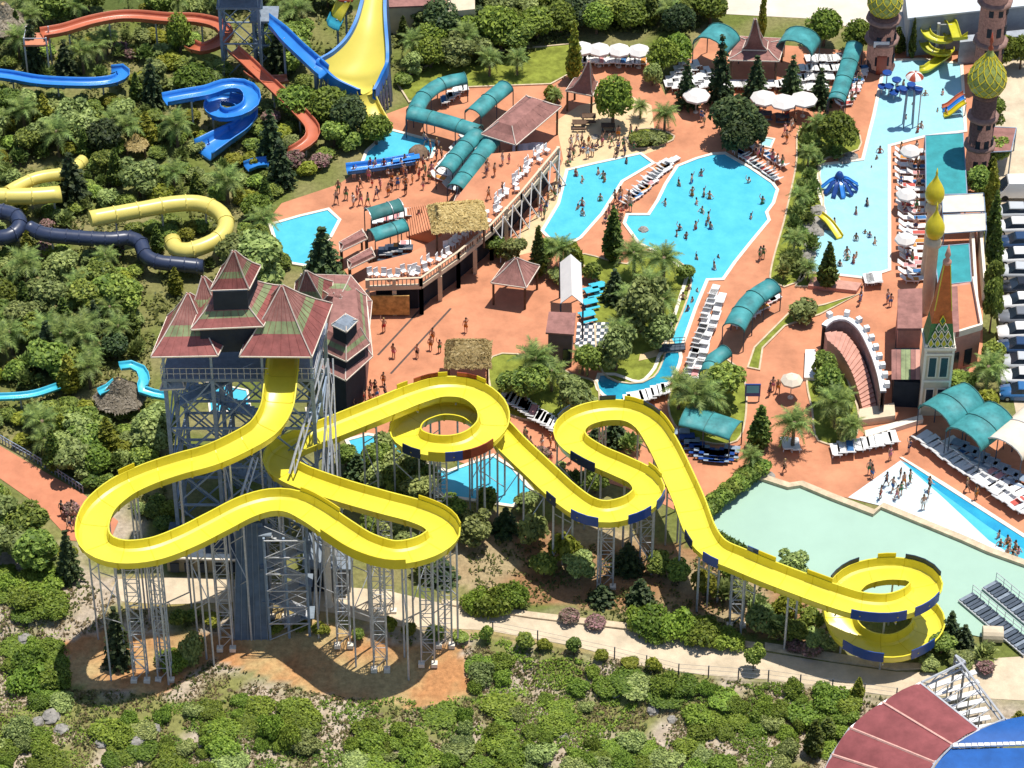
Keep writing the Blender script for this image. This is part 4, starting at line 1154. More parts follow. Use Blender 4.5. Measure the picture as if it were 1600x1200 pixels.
# ------------------------------------------------------------------ canopies, pavilions, terrace, entrance, towers
m_teal = mat('teal_canvas', (.05, .255, .265), .55, .38, .7, spec=.35)
m_teald = mat('weathered_dark_teal_canvas', (.045, .165, .16), .6, .3, 1.0, spec=.3)
m_tealflat = mat('teal_shade_net', (.032, .265, .29), .75, .2, .8)
m_wcanvas = mat('white_canvas', (.68, .65, .62), .7, .06, 1)
m_ccanvas = mat('cream_canvas', (.70, .60, .48), .7, .1, 1)
m_pink = mat('pink_render', (.52, .27, .21), .85, .18, 1, bump=.2)
m_cream = mat('cream_render', (.60, .50, .36), .85, .12, 1, bump=.15)
m_glass = mat('dark_window_glass', (.02, .03, .045), .12, .2, 2, spec=.6)
m_brick = mat('brown_brick', (.175, .098, .085), .9, .35, 3.5, bump=.5)
m_gold = mat('yellow_dome', (.62, .52, .02), .35, .15, 1.2, spec=.5)
m_lime = mat('lime_dome_tiles', (.27, .32, .085), .5, .35, 3, spec=.4)

def vault(name, label, px, z, wd, rise, m, cat='canopy', nseg=8, rib=2.4, group=None):
    """barrel vaulted canopy on posts along a line of picture points (px of its centre line at height z)"""
    P = pts(px, z) if len(px) == 2 else catmull(pts(px, z), 1.0)
    if len(P) == 2: n = max(2, int((P[1] - P[0]).length / 1.0)); P = [P[0].lerp(P[1], k / n) for k in range(n + 1)]
    r = empty(name, (P[0].x, P[0].y, 0), label, cat, group); r['_abs'] = 1
    prof = [(-wd / 2 * math.cos(math.pi * k / nseg), rise * math.sin(math.pi * k / nseg)) for k in range(nseg + 1)]
    prof = prof + [(x * .96, y - .07) for x, y in prof[::-1]]
    sweep(P, prof).build('canvas', m, r)
    fr = frames(P); acc = 9
    for i in range(len(P)):
        if i: acc += (P[i] - P[i - 1]).length
        if acc >= rib or i == len(P) - 1:
            acc = 0; p, t, l = fr[i]; b = MB(); prev = None
            for k in range(nseg + 1):
                q = p + l * (-wd / 2 * math.cos(math.pi * k / nseg)) * 1.0 + Vector((0, 0, rise * math.sin(math.pi * k / nseg) + .05))
                if prev is not None: b.tube(prev, q, .045, 4)
                prev = q
            b.build('arch_rib', m_teald if m is m_teal else m_galv, r)
            for s in (-1, 1):
                q = p + l * s * wd / 2 * .96; MB().tube((q.x, q.y, 0), (q.x, q.y, z), .06, 5).build('post', m_dsteel, r)
    return r
for lab, px, z, wd, rise, m in [
    ('teal barrel canopy bending round behind the zigzag', [(727, 124), (690, 132), (662, 152), (648, 176)], 2.4, 1.9, .7, m_teal),
    ('teal barrel canopy forming the top bar of the zigzag', [(640, 178), (690, 190), (748, 208)], 2.5, 2.1, .8, m_teal),
    ('teal barrel canopy, left of the two running down from the zigzag', [(746, 210), (718, 240), (694, 270)], 2.5, 2.0, .8, m_teal),
    ('teal barrel canopy, right of the two running down from the zigzag', [(768, 222), (740, 260), (712, 298)], 2.5, 2.0, .8, m_teal),
    ('short teal barrel canopy behind the big brown hall roof', [(790, 137), (764, 158), (739, 181)], 2.5, 2.1, .8, m_teal),
    ('dark teal vault, upper of two over the left snack seats', [(575, 337), (626, 322)], 2.6, 1.9, .7, m_teald),
    ('dark teal vault, lower of two over the left snack seats', [(580, 370), (633, 353)], 2.6, 1.9, .7, m_teal),
    ('long teal barrel canopy curving beside the red slope', [(1208, 448), (1180, 466), (1160, 490), (1146, 516)], 2.5, 2.3, .8, m_teal),
    ('short teal canopy bending into the palms below the long one', [(1134, 550), (1116, 562), (1106, 586)], 2.4, 1.7, .7, m_teal),
    ('wide teal vault left of the spired bar roof', [(1108, 78), (1131, 56)], 3.0, 4.2, 1.5, m_teal),
    ('wide teal vault right of the spired bar roof', [(1240, 82), (1254, 60)], 3.0, 4.2, 1.5, m_teal),
    ('long narrow teal canopy beside the white pickets', [(1335, 72), (1321, 116), (1306, 160)], 2.6, 1.9, .6, m_teal),
    ('upper teal arched canopy above the wave pool loungers', [(1460, 655), (1500, 630), (1520, 622)], 3.2, 4.2, 1.2, m_teal),
    ('lower teal arched canopy above the wave pool loungers', [(1505, 690), (1545, 660), (1562, 650)], 3.2, 4.2, 1.2, m_teal),
    ('cream arched canopy at the right edge above the wave pool', [(1568, 705), (1610, 668), (1640, 640)], 3.2, 4.2, 1.2, m_ccanvas)]:
    vault('vaulted_canopy', lab, px, z, wd, rise, m)
    for a in px: KEEP.append((a[0], a[1], 12))
for a in ((1482, 640), (1535, 668), (1585, 690)): KEEP.append((a[0], a[1], 26))
jv = vault('vaulted_canopy', 'teal curved canopy in two panels over blue dining tables', [(1068, 650), (1108, 660), (1150, 674)], 2.8, 3.0, .5, m_teal)

def flat_shade(label, px, z, m, edge=m_galvd, dark=True):
    P = pts(px, z); r = empty('shade_canopy', (P[0].x, P[0].y, 0), label, 'canopy'); r['_abs'] = 1
    MB().sheet(P, z, .1).build('canvas', m, r)
    e = MB()
    for i in range(len(P)):
        a, c = P[i], P[(i + 1) % len(P)]; e.tube(a, c, .07, 4); MB().tube((a.x, a.y, 0), a, .08, 5).build('post', edge, r)
    e.build('edge_rail', edge, r); return r
flat_shade('large flat teal shade net beside the upper shallow pool', [(1447, 305), (1511, 303), (1505, 208), (1446, 212)], 2.6, m_tealflat)
flat_shade('smaller flat teal shade net next to the striped spire', [(1466, 446), (1518, 440), (1514, 381), (1459, 386)], 3.4, m_tealflat)
flat_shade('cream flat awning, rear of two by the cypress hedge', [(1473, 332), (1539, 330), (1537, 302), (1472, 306)], 3.2, m_ccanvas)
flat_shade('cream flat awning, front of two by the cypress hedge', [(1475, 365), (1541, 360), (1540, 333), (1474, 336)], 3.2, m_ccanvas)
flat_shade('striped mauve awning behind the brick onion tower', [(1542, 300 - 62), (1580, 236), (1588, 200), (1544, 198)], 3.0, m_brown)

def hip(name, label, px, z, tpx, zt, m, cat='pavilion', bands=None, sag=.1, posts=True, seams=6):
    E = [G(a, b, z) for a, b in px]; Tp = [G(a, b, zt) for a, b in tpx] if len(tpx) > 1 else apexq(tpx[0], zt)
    r = empty(name, (E[0].x, E[0].y, 0), label, cat); r['_abs'] = 1
    roof_tier(r, E, Tp, bands or [(1, m)], sag=sag, seams=seams)
    c = sum(E, Vector()) / len(E)
    if posts:
        for p in E:
            q = p.lerp(c, .1); MB().tube((q.x, q.y, 0), (q.x, q.y, z), .12, 6).build('post', m_wood, r)
    return r
hip('brown_hall', 'big brown sheet roofed open hall beside the zigzag canopy', [(752, 209), (806, 226), (877, 166), (822, 149)], 3.6, [(779, 190), (800, 197), (848, 158), (830, 153)], 4.7, m_brown)
hip('brown_pavilion', 'square brown pavilion with shallow peaked roof on the plaza', [(767, 441), (822, 449), (843, 415), (790, 410)], 3.0, [(806, 404)], 4.8, m_brown)
hip('spired_pavilion', 'small mauve pavilion with concave spire beside the round pine', [(884, 141), (926, 149), (934, 128), (897, 122)], 2.8, [(920, 96)], 6.6, m_brown, sag=.95)
hip('spired_bar', 'long mauve bar roof with a tall concave spire between teal vaults', [(1138, 93), (1217, 95), (1228, 60), (1152, 56)], 3.0, [(1165, 76), (1200, 77), (1204, 66), (1172, 64)], 3.6, m_brown)
hip('bar_spire', 'tall concave brown spire rising from the bar roof', [(1160, 77), (1198, 78), (1200, 64), (1166, 62)], 3.7, [(1180, 30)], 7.8, m_brown, cat='roof spire', sag=.9, posts=False)
hip('snack_roof', 'weathered grey brown lean-to roof, upper of two by the snack seats', [(532, 392), (574, 372), (566, 358), (530, 378)], 2.6, [(536, 384), (570, 368), (568, 364), (534, 380)], 2.9, m_brown)
hip('snack_roof', 'weathered grey brown lean-to roof, lower of two by the snack seats', [(545, 420), (586, 400), (580, 386), (543, 406)], 2.4, [(549, 412), (582, 396), (580, 391), (547, 409)], 2.7, m_brown)
hip('brown_shelter', 'small brown roofed shelter on the slope above the snack seats', [(708, 318), (728, 330), (738, 300), (718, 292)], 2.2, [(722, 309)], 2.8, m_brown)
# white gabled tent on tall posts
tp = [(876, 474), (911, 475), (908, 411), (875, 410)]; z = 4.6
E = [G(a, b, z) for a, b in tp]; rt = empty('white_tent', (E[0].x, E[0].y, 0), 'tall white gabled canvas tent beside the palm lawn', 'tent'); rt['_abs'] = 1
r0, r1 = (E[0] + E[1]) / 2 + Vector((0, 0, 1.1)), (E[3] + E[2]) / 2 + Vector((0, 0, 1.1))
for side, a, c in (('L', E[0], E[3]), ('R', E[1], E[2])):
    MB().add([a, r0, r1, c], [(0, 1, 2, 3)]).add([q - Vector((0, 0, .08)) for q in (a, r0, r1, c)], [(3, 2, 1, 0)]).build('canvas', m_wcanvas, rt)
for p in E: MB().tube((p.x, p.y, 0), p, .09, 6).build('post', m_dsteel, rt)
# dark kiosk below it
kq = [(856, 572), (893, 574), (895, 545), (860, 543)]
kk = empty('ticket_kiosk', G(875, 560), 'dark mauve kiosk box with black doorway near the checkered board', 'kiosk'); kk['_abs'] = 1
prism(kq, 4.2).build('wall', mat('mauve_panel', (.17, .11, .12), .8, .2, 1), kk)
prism([(852, 574), (896, 577), (899, 543), (857, 541)], 4.4, 4.2).build('roof', m_brown, kk)
q = G(885, 573.6); MB().box((q.x, q.y - .05, 1.2), (.7, .1, 2.2)).build('doorway', m_glass, kk)
# checkered board: every square its own tile
cb_ = empty('chess_board', G(925, 525), 'large black and cream checkered floor board by the palm lawn', 'chess board'); cb_['_abs'] = 1
A, B_, C_, D_ = G(898, 545), G(948, 545), G(952, 505), G(902, 505)
for i in range(8):
    for j in range(8):
        f = lambda u, v: A.lerp(B_, u).lerp(D_.lerp(C_, u), v)
        qd = [f((i + e) / 8, (j + g_) / 8) for e, g_ in ((.03, .03), (.97, .03), (.97, .97), (.03, .97))]
        b = MB().hexa([Vector((p.x, p.y, .05)) for p in qd], [Vector((p.x, p.y, .14)) for p in qd]); b.build('tile', m_white if (i + j) % 2 else m_dsteel, cb_)

# ---- balustraded terrace with arcade
ZT = 3.6
TER = [(574, 449), (658, 446), (716, 405), (768, 362), (814, 312), (872, 242), (846, 233), (768, 240), (708, 316), (690, 368), (640, 396), (576, 412)]
TP = pts(TER, ZT)
ter = empty('terrace', (TP[1].x, TP[1].y, 0), 'raised terracotta terrace with white balustrade and dark arcade under it', 'terrace'); ter['_abs'] = 1
b = MB(); b.sheet(TP, ZT, .35); b.build('deck', m_pave, ter)
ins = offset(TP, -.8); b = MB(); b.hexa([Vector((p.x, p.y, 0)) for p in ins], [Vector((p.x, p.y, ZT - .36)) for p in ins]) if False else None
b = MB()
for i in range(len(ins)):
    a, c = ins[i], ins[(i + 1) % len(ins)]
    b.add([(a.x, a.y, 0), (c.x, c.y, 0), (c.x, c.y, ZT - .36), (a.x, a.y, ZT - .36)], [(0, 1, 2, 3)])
b.build('arcade_wall', m_dark, ter)  # near-black sheet paints the shade under the deck
front = TP[:6]
bal = MB(); copg = MB(); nb = 0
for i in range(5):
    a, c = front[i], front[i + 1]; L_ = (c - a).length; n = max(2, int(L_ / 3.0))
    MB().box((a + c) / 2 + Vector((0, 0, .95)), (L_, .22, .12), math.atan2((c - a).y, (c - a).x)).build('handrail', m_cream, ter)
    MB().box((a + c) / 2 + Vector((0, 0, -.1)), (L_, .3, .5), math.atan2((c - a).y, (c - a).x)).build('cornice', m_cream, ter)
    for k in range(n + 1):
        p = a.lerp(c, k / n); MB().box((p.x, p.y, (ZT - .4) / 2), (.42, .42, ZT - .4)).build('column', m_cream, ter)
        MB().box((p.x, p.y, ZT + .5), (.34, .34, 1.0)).build('parapet_pier', m_cream, ter)
    for k in range(int(L_ / .4)):
        p = a.lerp(c, (k + .5) / int(L_ / .4)); bal.tube((p.x, p.y, ZT), (p.x, p.y, ZT + .95), .07, 5, .05)
bal.build('baluster', m_cream, ter, kind='stuff')
# painted wall panel at its left end, white trusses on the right flank
q0, q1 = G(580, 478, .9), G(640, 484, .9)
MB().box(((q0.x + q1.x) / 2, q0.y - .6, 1.5), (q1.x - q0.x, .15, 2.4)).build('mural_panel', mat('ochre_panel', (.50, .30, .10), .8, .5, 1.5), ter)
for k in range(7):
    a = front[3].lerp(front[5], k / 7); c = front[3].lerp(front[5], (k + 1) / 7); out = Vector((.9, -.5, 0))
    b = MB(); b.tube(Vector((a.x, a.y, 0)) + out, Vector((c.x, c.y, ZT + .6)) + out * .2, .08, 4); b.tube(Vector((c.x, c.y, 0)) + out, Vector((a.x, a.y, ZT + .6)) + out * .2, .08, 4); b.build('white_truss', m_white, ter)
# stairs to the terrace: each step a part
st = empty('terrace_stairs', G(640, 395), 'wide terracotta stairs of many steps rising to the terrace', 'stairs'); st['_abs'] = 1
SA, SB, SC_, SD = G(636, 372, 0), G(632, 328, 0), G(690, 318, 3.2), G(706, 352, 3.2)
for k in range(18):
    u0, u1 = k / 18, (k + 1) / 18; zz = .1 + 3.3 * (k + 1) / 18
    c4 = [SA.lerp(SD, u0), SA.lerp(SD, u1), SB.lerp(SC_, u1), SB.lerp(SC_, u0)]
    MB().hexa([Vector((p.x, p.y, 0)) for p in c4], [Vector((p.x, p.y, zz)) for p in c4]).build('step', m_pave, st)
hut(716, 372, 5.6, 4.6, 2.6, 1.6, 'large straw roofed bar on the balustraded terrace', m_straw, ridge=.7, n=1500, z=ZT, name='straw_bar', cat='bar', rz=R(8))

# ---- onion domed and brick towers
def dome_profile(r, h): return [(r * .55, 0), (r * .82, h * .08), (r * .98, h * .22), (r * 1.0, h * .32), (r * .93, h * .45), (r * .72, h * .60), (r * .45, h * .74), (r * .22, h * .87), (r * .09, h), (.03, h * 1.1)]
def brick_tower(px, py, rad, h, label, name='brick_tower', dome=None, dh=5.5, dm=None, ledges=(.35, .7), n=10, rtop=None):
    p = G(px, py); r = empty(name, p, label, 'tower')
    MB().lathe([(rad * 1.15, -.3), (rad * 1.1, h * .05), (rad, h * .06), (rad * .94, h)], n).build('shaft', m_brick, r)
    for f in ledges: MB().lathe([(rad * 1.0, h * f - .25), (rad * 1.25, h * f), (rad * 1.25, h * f + .3), (rad * .98, h * f + .45)], n).build('stone_ledge', mat('mauve_ledge', (.27, .165, .14), .85, .25, 2), r)
    for k in range(int(h / 2.6)):
        for a in (-1.9, -1.2, -.5):
            c, s = math.cos(a), math.sin(a)
            b = MB(); b.box((rad * .985 * c, rad * .985 * s, 1.6 + k * 2.6), (.12, .5, 1.1), a); b.build('window', m_dark, r)
    if dome:
        MB().lathe([(rad * .95, h), (rad * 1.05, h + .2), (dome * .6, h + .5)], 14).build('dome_collar', m_brick, r)
        pr = [(a, z + h + .4) for a, z in dome_profile(dome, dh)]
        dm_ = MB().lathe(pr, 20).build('dome', dm or m_lime, r)
        b = MB()   # raised diamond lattice
        for q in range(12):
            for sg in (1, -1):
                prev = None
                for i in range(len(pr) - 2):
                    a = q * 2 * math.pi / 12 + sg * i * .30
                    v = Vector(((pr[i][0] + .03) * math.cos(a), (pr[i][0] + .03) * math.sin(a), pr[i][1]))
                    if prev is not None: b.tube(prev, v, .05, 4, cap=False)
                    prev = v
        b.build('lattice_rib', m_gold, dm_, kind='stuff')
        MB().lathe([(.16, h + dh), (.3, h + dh + .5), (.1, h + dh + .9), (.22, h + dh + 1.3), (.03, h + dh + 2.4)], 8).build('finial', m_redp, r)
    return r
brick_tower(1526, 268, 1.35, 9.8, 'brown brick tower crowned by a lime green latticed onion dome', dome=2.0, dh=5.4, ledges=(.35, .72))
brick_tower(1541, 122, 1.55, 16, 'plain tall brick tower with stone ledges behind the onion tower', ledges=(.3, .62, .9))
t3 = brick_tower(1374, 104, 1.55, 6.6, 'squat brick gate tower with arched door and cropped green dome', dome=1.9, dh=5.0, ledges=(.55, .95))
MB().box((0, -1.62, 1.25), (1.1, .25, 2.3)).lathe([(.55, 0), (.55, .25)], 12, (0, 0, 0)).build('arched_door', m_redp, t3)
MB().box((-.2, -1.6, 4.0), (1.7, .16, .7)).build('pale_sign', m_white, t3)
def minaret(px, py, h, label):
    p = G(px, py); r = empty('minaret', p, label, 'minaret')
    MB().lathe([(.75, -.2), (.62, .3), (.58, h - 1.2), (.8, h - 1.0), (.8, h - .5), (.6, h - .3), (.6, h)], 10).build('shaft', m_cream, r)
    MB().lathe([(a, z + h) for a, z in dome_profile(.98, 3.4)], 16).build('dome', m_gold, r)
    MB().lathe([(.05, h + 3.2), (.14, h + 3.5), (.03, h + 4.2)], 6).build('finial', m_gold, r); return r
minaret(1447, 432, 9.4, 'slim pale minaret with smooth yellow onion dome, rear of two')
minaret(1447, 487, 9.4, 'slim pale minaret with smooth yellow onion dome, front of two')
# striped spire tower
sp0 = G(1457, 650); spt = empty('striped_spire', sp0, 'cream tower with orange and yellow scaled spire at the entrance', 'tower'); H_ = 8.3
MB().box((0, 1.3, H_ / 2), (2.6, 2.6, H_)).build('wall', m_cream, spt)
MB().box((0, 1.3, H_ + .15), (3.0, 3.0, .3)).build('cornice', m_cop, spt)
for x in (-1.3, 1.3): MB().box((x, 0, H_ / 2 + .3), (.22, .22, H_ + .6)).build('corner_pilaster', m_cop, spt)
for zz, hh in ((1.6, 1.9), (4.9, 2.5)):
    for x in (-.55, .55):
        f = MB().box((x, -.03, zz + hh / 2), (.86, .12, hh)).build('window', m_cop, spt)
        MB().box((x, -.07, zz + hh / 2), (.66, .1, hh - .2)).build('pane', m_glass, f)
for a in range(2): MB().box((0, -.06, 4.45 if a else 7.75), (2.7, .18, .22)).build('string_course', m_cop, spt)
def sq(r, z): return [Vector((r * i, 1.3 + r * j, z)) for i, j in ((-1, -1), (1, -1), (1, 1), (-1, 1))]
m_orange = mat('orange_scales', (.52, .13, .03), .6, .25, 2); m_ygreen = mat('yellow_green_scales', (.50, .44, .03), .6, .4, 2); m_greens = mat('green_scales', (.06, .17, .05), .6, .3, 2)
z0 = H_ + .3
for nm, m, ra, za, rb_, zb in (('lower_spire', m_greens, 1.35, z0, 1.0, z0 + 2.6), ('middle_spire', m_orange, 1.0, z0 + 2.6, .78, z0 + 4.2), ('upper_spire', m_orange, .78, z0 + 4.2, .3, z0 + 9.0)):
    MB().loft([sq(ra, za) + [sq(ra, za)[0]], sq(rb_, zb) + [sq(rb_, zb)[0]]], smooth=False).build(nm, m, spt)
for row in range(4):   # scales of the lower spire
    for k in range(4 - row):
        rr = 1.35 - .35 * row / 4 + .02; zz = z0 + row * .85; xx = (k - (3 - row) / 2) * .62
        b = MB().add([(xx - .27, 1.3 - rr - .02, zz + .45), (xx, 1.3 - rr - .05, zz), (xx + .27, 1.3 - rr - .02, zz + .45), (xx, 1.3 - rr + .10, zz + 1.0)], [(0, 1, 2, 3)])
        sc_ = b.build('scale', m_ygreen if row < 2 else m_greens, spt); b = MB()
        b.tube((xx - .27, 1.3 - rr - .04, zz + .45), (xx, 1.3 - rr - .07, zz), .045, 4); b.tube((xx + .27, 1.3 - rr - .04, zz + .45), (xx, 1.3 - rr - .07, zz), .045, 4)
        b.tube((xx - .27, 1.3 - rr - .04, zz + .45), (xx, 1.3 - rr + .08, zz + 1.0), .045, 4); b.tube((xx + .27, 1.3 - rr - .04, zz + .45), (xx, 1.3 - rr + .08, zz + 1.0), .045, 4)
        b.build('scale_edge', m_cop if row < 3 else m_gold, sc_)
MB().lathe([(.42, z0 + 9.0), (.42, z0 + 9.3), (.15, z0 + 9.6), (.3, z0 + 10.0), (.03, z0 + 11.2)], 8, (0, 1.3, 0)).build('finial', m_pink, spt)
for s in (-1, 1): MB().tube((s * .8, .5, z0 + 4), (s * .3, 1.0, z0 + 9), .06, 4).build('edge_rib', m_gold, spt)
KEEP += [(1457, y, 20) for y in range(410, 650, 20)] + [(1447, y, 12) for y in range(280, 400, 15)] + [(1522, y, 26) for y in range(40, 240, 18)] + [(1374, y, 20) for y in range(0, 95, 18)]
# wings of the entrance building
ew = empty('entrance_building', G(1410, 640), 'pink entrance building with mauve roof panels beside the striped spire', 'building'); ew['_abs'] = 1
def block(q, z0, z1, name, m, parent): return MB().hexa(quad(q, z0), quad(q, z1)).build(name, m, parent) if False else MB().hexa([G(a, b_, z0) if z0 == 0 else Vector((*G(a, b_, 0).xy, z0)) for a, b_ in q], [Vector((*G(a, b_, 0).xy, z1)) for a, b_ in q]).build(name, m, parent)
def blockt(q, z0, z1, name, m, parent):   # corners given at the top
    return MB().hexa([Vector((*G(a, b_, z1).xy, z0)) for a, b_ in q], [G(a, b_, z1) for a, b_ in q]).build(name, m, parent)
blockt([(1404, 512), (1440, 512), (1440, 452), (1405, 454)], 0, 4.6, 'wall', m_pink, ew)
blockt([(1402, 513), (1441, 513), (1441, 450), (1403, 452)], 4.62, 4.9, 'roof', m_brown, ew)
blockt([(1397, 596), (1438, 598), (1438, 545), (1398, 545)], 0, 3.2, 'porch', m_dark, ew)  # solid near-black block paints the shade of the entrance
for k, m in enumerate((m_brown, m_brown, m_roofg, m_roofg, m_brown, m_pink)):
    a, c = 1393 + k * 7.5, 1393 + (k + 1) * 7.5 - .4
    MB().hexa([G(a, 593, 3.6), G(c, 593, 3.6), G(c, 546, 4.4), G(a, 546, 4.4)], [G(a, 593, 3.75), G(c, 593, 3.75), G(c, 546, 4.55), G(a, 546, 4.55)]).build('awning_stripe', m, ew)
blockt([(1400, 545), (1437, 545), (1437, 514), (1401, 514)], 0, 2.0, 'recess', m_dark, ew)  # near-black block painted as the shade of an opening
er = empty('entrance_wing', G(1505, 600), 'pink walled wing with dark windows right of the striped spire', 'building'); er['_abs'] = 1
blockt([(1480, 530), (1533, 514), (1520, 440), (1478, 446)], 0, 4.6, 'wall', m_pink, er)
MB().sheet(pts([(1484, 528), (1529, 512), (1517, 444), (1481, 449)], 4.6), None).build('roof_terrace', m_pave, er).location.z += .02
blockt([(1476, 522), (1499, 518), (1496, 447), (1474, 449)], 4.65, 5.3, 'roof', m_brown, er)
for A, B_ in (((1480, 530), (1533, 514)), ((1533, 514), (1520, 440))):
    a, c = G(*A, 4.6), G(*B_, 4.6); MB().box((a + c) / 2 + Vector((0, 0, .3)), ((c - a).length, .25, .7), math.atan2((c - a).y, (c - a).x)).build('parapet', m_cop, er)
a, c = G(1480, 530, 4.6), G(1533, 514, 4.6); nrm = Vector(((c - a).y, -(c - a).x, 0)).normalized()
for f, hh in ((.30, 2.0), (.68, 2.0)):
    p = a.lerp(c, f); MB().box((p.x + nrm.x * .03, p.y + nrm.y * .03, 1.5), (.8, .14, hh), math.atan2((c - a).y, (c - a).x)).build('window', m_glass, er)
bw = empty('long_boundary_wall', G(1525, 420), 'long pale boundary wall running back along the cypress hedge', 'wall'); bw['_abs'] = 1
for A, B_ in (((1523, 500), (1516, 380)), ((1536, 470), (1528, 372))):
    a, c = G(*A), G(*B_); MB().box((a + c) / 2 + Vector((0, 0, 1.2)), ((c - a).length, .3, 2.4), math.atan2((c - a).y, (c - a).x)).build('wall', m_cop, bw)
# curved stair wall and its steps
cw = empty('curved_stair_wall', G(1340, 600), 'curved pinkish retaining wall with white parapet round the sunken stair', 'wall'); cw['_abs'] = 1
CW = catmull(pts([(1284, 552), (1296, 542), (1318, 540), (1340, 556), (1358, 590), (1370, 625), (1376, 655)]), .6)
rw = []
for p, t, l in frames(CW): rw.append([p + l * .2, p + l * .2 + Vector((0, 0, 3.3)), p - l * .2 + Vector((0, 0, 3.3)), p - l * .2])
MB().loft(rw, smooth=False).build('wall', mat('mauve_stone', (.36, .25, .22), .9, .3, 1.5, bump=.3), cw)
rw = []
for p, t, l in frames(CW): rw.append([p + l * .28 + Vector((0, 0, 3.3)), p + l * .28 + Vector((0, 0, 3.55)), p - l * .28 + Vector((0, 0, 3.55)), p - l * .28 + Vector((0, 0, 3.3))])
MB().loft(rw, closed=True, smooth=False).build('parapet', m_white, cw)
fr = frames(CW)
for i in range(2, len(CW), 2):
    p, t, l = fr[i]; MB().box(p + l * .4 + Vector((0, 0, 3.8)), (.5, .5, .55), math.atan2(t.y, t.x)).build('parapet_block', m_white, cw)
cs = empty('curved_stairs', G(1330, 630), 'curved flight of pink stone steps below the retaining wall', 'stairs'); cs['_abs'] = 1
SI = catmull(pts([(1290, 568), (1310, 580), (1330, 605), (1345, 640), (1350, 665)]), .4); SO = catmull(pts([(1286, 556), (1318, 552), (1348, 585), (1366, 630), (1372, 662)]), .4)
n = 22
def at_(P, f): i = f * (len(P) - 1); j = min(int(i), len(P) - 2); return P[j].lerp(P[j + 1], i - j)
for k in range(n):
    c4 = [at_(SI, k / n), at_(SO, k / n), at_(SO, (k + 1) / n), at_(SI, (k + 1) / n)]; zz = .08 + (n - k) * .13
    MB().hexa([Vector((p.x, p.y, 0)) for p in c4][::-1], [Vector((p.x, p.y, zz)) for p in c4][::-1]).build('step', m_pink, cs)
# low cream walls and planters
for i, (lab, q, h) in enumerate([('low cream planter block at the foot of the curved stairs', [(1340, 668), (1398, 660), (1396, 640), (1342, 650)], .9),
    ('long cream kerb wall running down towards the wave pool', [(1352, 690), (1442, 662), (1440, 655), (1350, 680)], .6),
    ('white rounded bench wall on the plaza beside the stair garden', [(1256, 596), (1274, 596), (1274, 552), (1258, 552)], .5),
    ('brown brick planter wall by the lone cypress', [(1262, 452), (1338, 460), (1346, 448), (1268, 438)], .5)]):
    o = block(q, 0, h, 'planter_wall', [m_cream, m_cop, m_white, m_pink][i], None); tag(o, lab, 'wall')
# small bridge over the channel
br = empty('footbridge', G(1050, 548), 'small railed footbridge crossing the narrow pool channel', 'bridge'); br['_abs'] = 1
A, B_ = G(1030, 549), G(1070, 546)
MB().box((A + B_) / 2 + Vector((0, 0, .35)), ((B_ - A).length, .9, .14), math.atan2((B_ - A).y, (B_ - A).x)).build('deck', m_dsteel, br)
for s in (-.45, .45):
    b = MB()
    for zz in (.8, 1.2): b.tube(A + Vector((0, s, zz)), B_ + Vector((0, s, zz)), .035, 4)
    for k in range(6): p = A.lerp(B_, k / 5); b.tube(p + Vector((0, s, .3)), p + Vector((0, s, 1.2)), .035, 4)
    b.build('railing', m_dsteel, br)
# blue edge tank and its board at the landing pool
tk = empty('landing_trough', G(600, 275), 'deep blue splash trough along the front of the landing pool', 'trough'); tk['_abs'] = 1
ph = catmull(pts([(542, 268, .9), (590, 262, .9), (650, 252, .9)]), .6); sweep(ph, U(.65, .6, .1, .1)).build('trough', m_blu, tk)
bx = MB().hexa([G(612, 254, 0), G(656, 247, 0), G(655, 240, 0), G(611, 247, 0)], [G(612, 254, 1.3), G(656, 247, 1.3), G(655, 240, 1.3), G(611, 247, 1.3)]).build('raised_box', m_blu, tk)
rk = MB().lathe([(1.2, -.1), (1.1, .5), (.7, 1.0), (.1, 1.2)], 9).build('rock', mat('brown_rock', (.22, .15, .10), .95, .5, 1.5, bump=.8), None, G(654, 243)); tag(rk, 'brown artificial rock beside the landing pool corner', 'rock')

# ---- far buildings
fb = empty('warehouse', G(1520, 40), 'long pale blue grey warehouse roof at the top right', 'building'); fb['_abs'] = 1
blockt([(1422, 30), (1640, 6), (1640, -60), (1415, -40)], 0, 5.0, 'wall', mat('bluish_cladding', (.26, .30, .36), .7, .2, .6), fb)
MB().sheet(pts([(1418, 32), (1642, 8), (1642, -64), (1410, -44)], 5.0), None, .2).build('roof', mat('pale_metal_roof', (.56, .60, .64), .6, .1, .5), fb).location.z += .3
for k in range(12):
    p = G(1428 + 18 * k, 28.5 - 2.0 * k, 2.4); MB().box((p.x, p.y - .12, 2.4), (.9, .12, 1.6), R(-4)).build('window', m_glass, fb)
fb2 = empty('grey_shed', G(1580, 95), 'low grey shed wall behind the tall brick tower', 'building'); fb2['_abs'] = 1
blockt([(1500, 66), (1660, 50), (1660, 40), (1500, 56)], 0, 3.0, 'wall', mat('grey_blue_block', (.33, .36, .40), .85, .25, .8), fb2)
for k in range(8): p = G(1555 + 12 * k, 60.5 - 1.2 * k, 2.9); MB().box((p.x, p.y - .1, 1.5), (.25, .12, 2.8)).build('pilaster', m_cop, fb2)
fh = empty('far_house', G(650, 5), 'brown roofed house among the trees at the top edge', 'house'); fh['_abs'] = 1
blockt([(605, 12), (700, 8), (700, -40), (605, -36)], 0, 3.6, 'wall', m_cream, fh)
MB().sheet(pts([(601, 14), (704, 10), (704, -44), (601, -40)], 3.6), None, .2).build('roof', m_brown, fh).location.z += .25
for k in range(4): p = G(618 + 22 * k, 11.5 - .9 * k, 3.2); MB().box((p.x, p.y - .1, 1.9), (.8, .12, 1.3)).build('window', m_glass, fh)
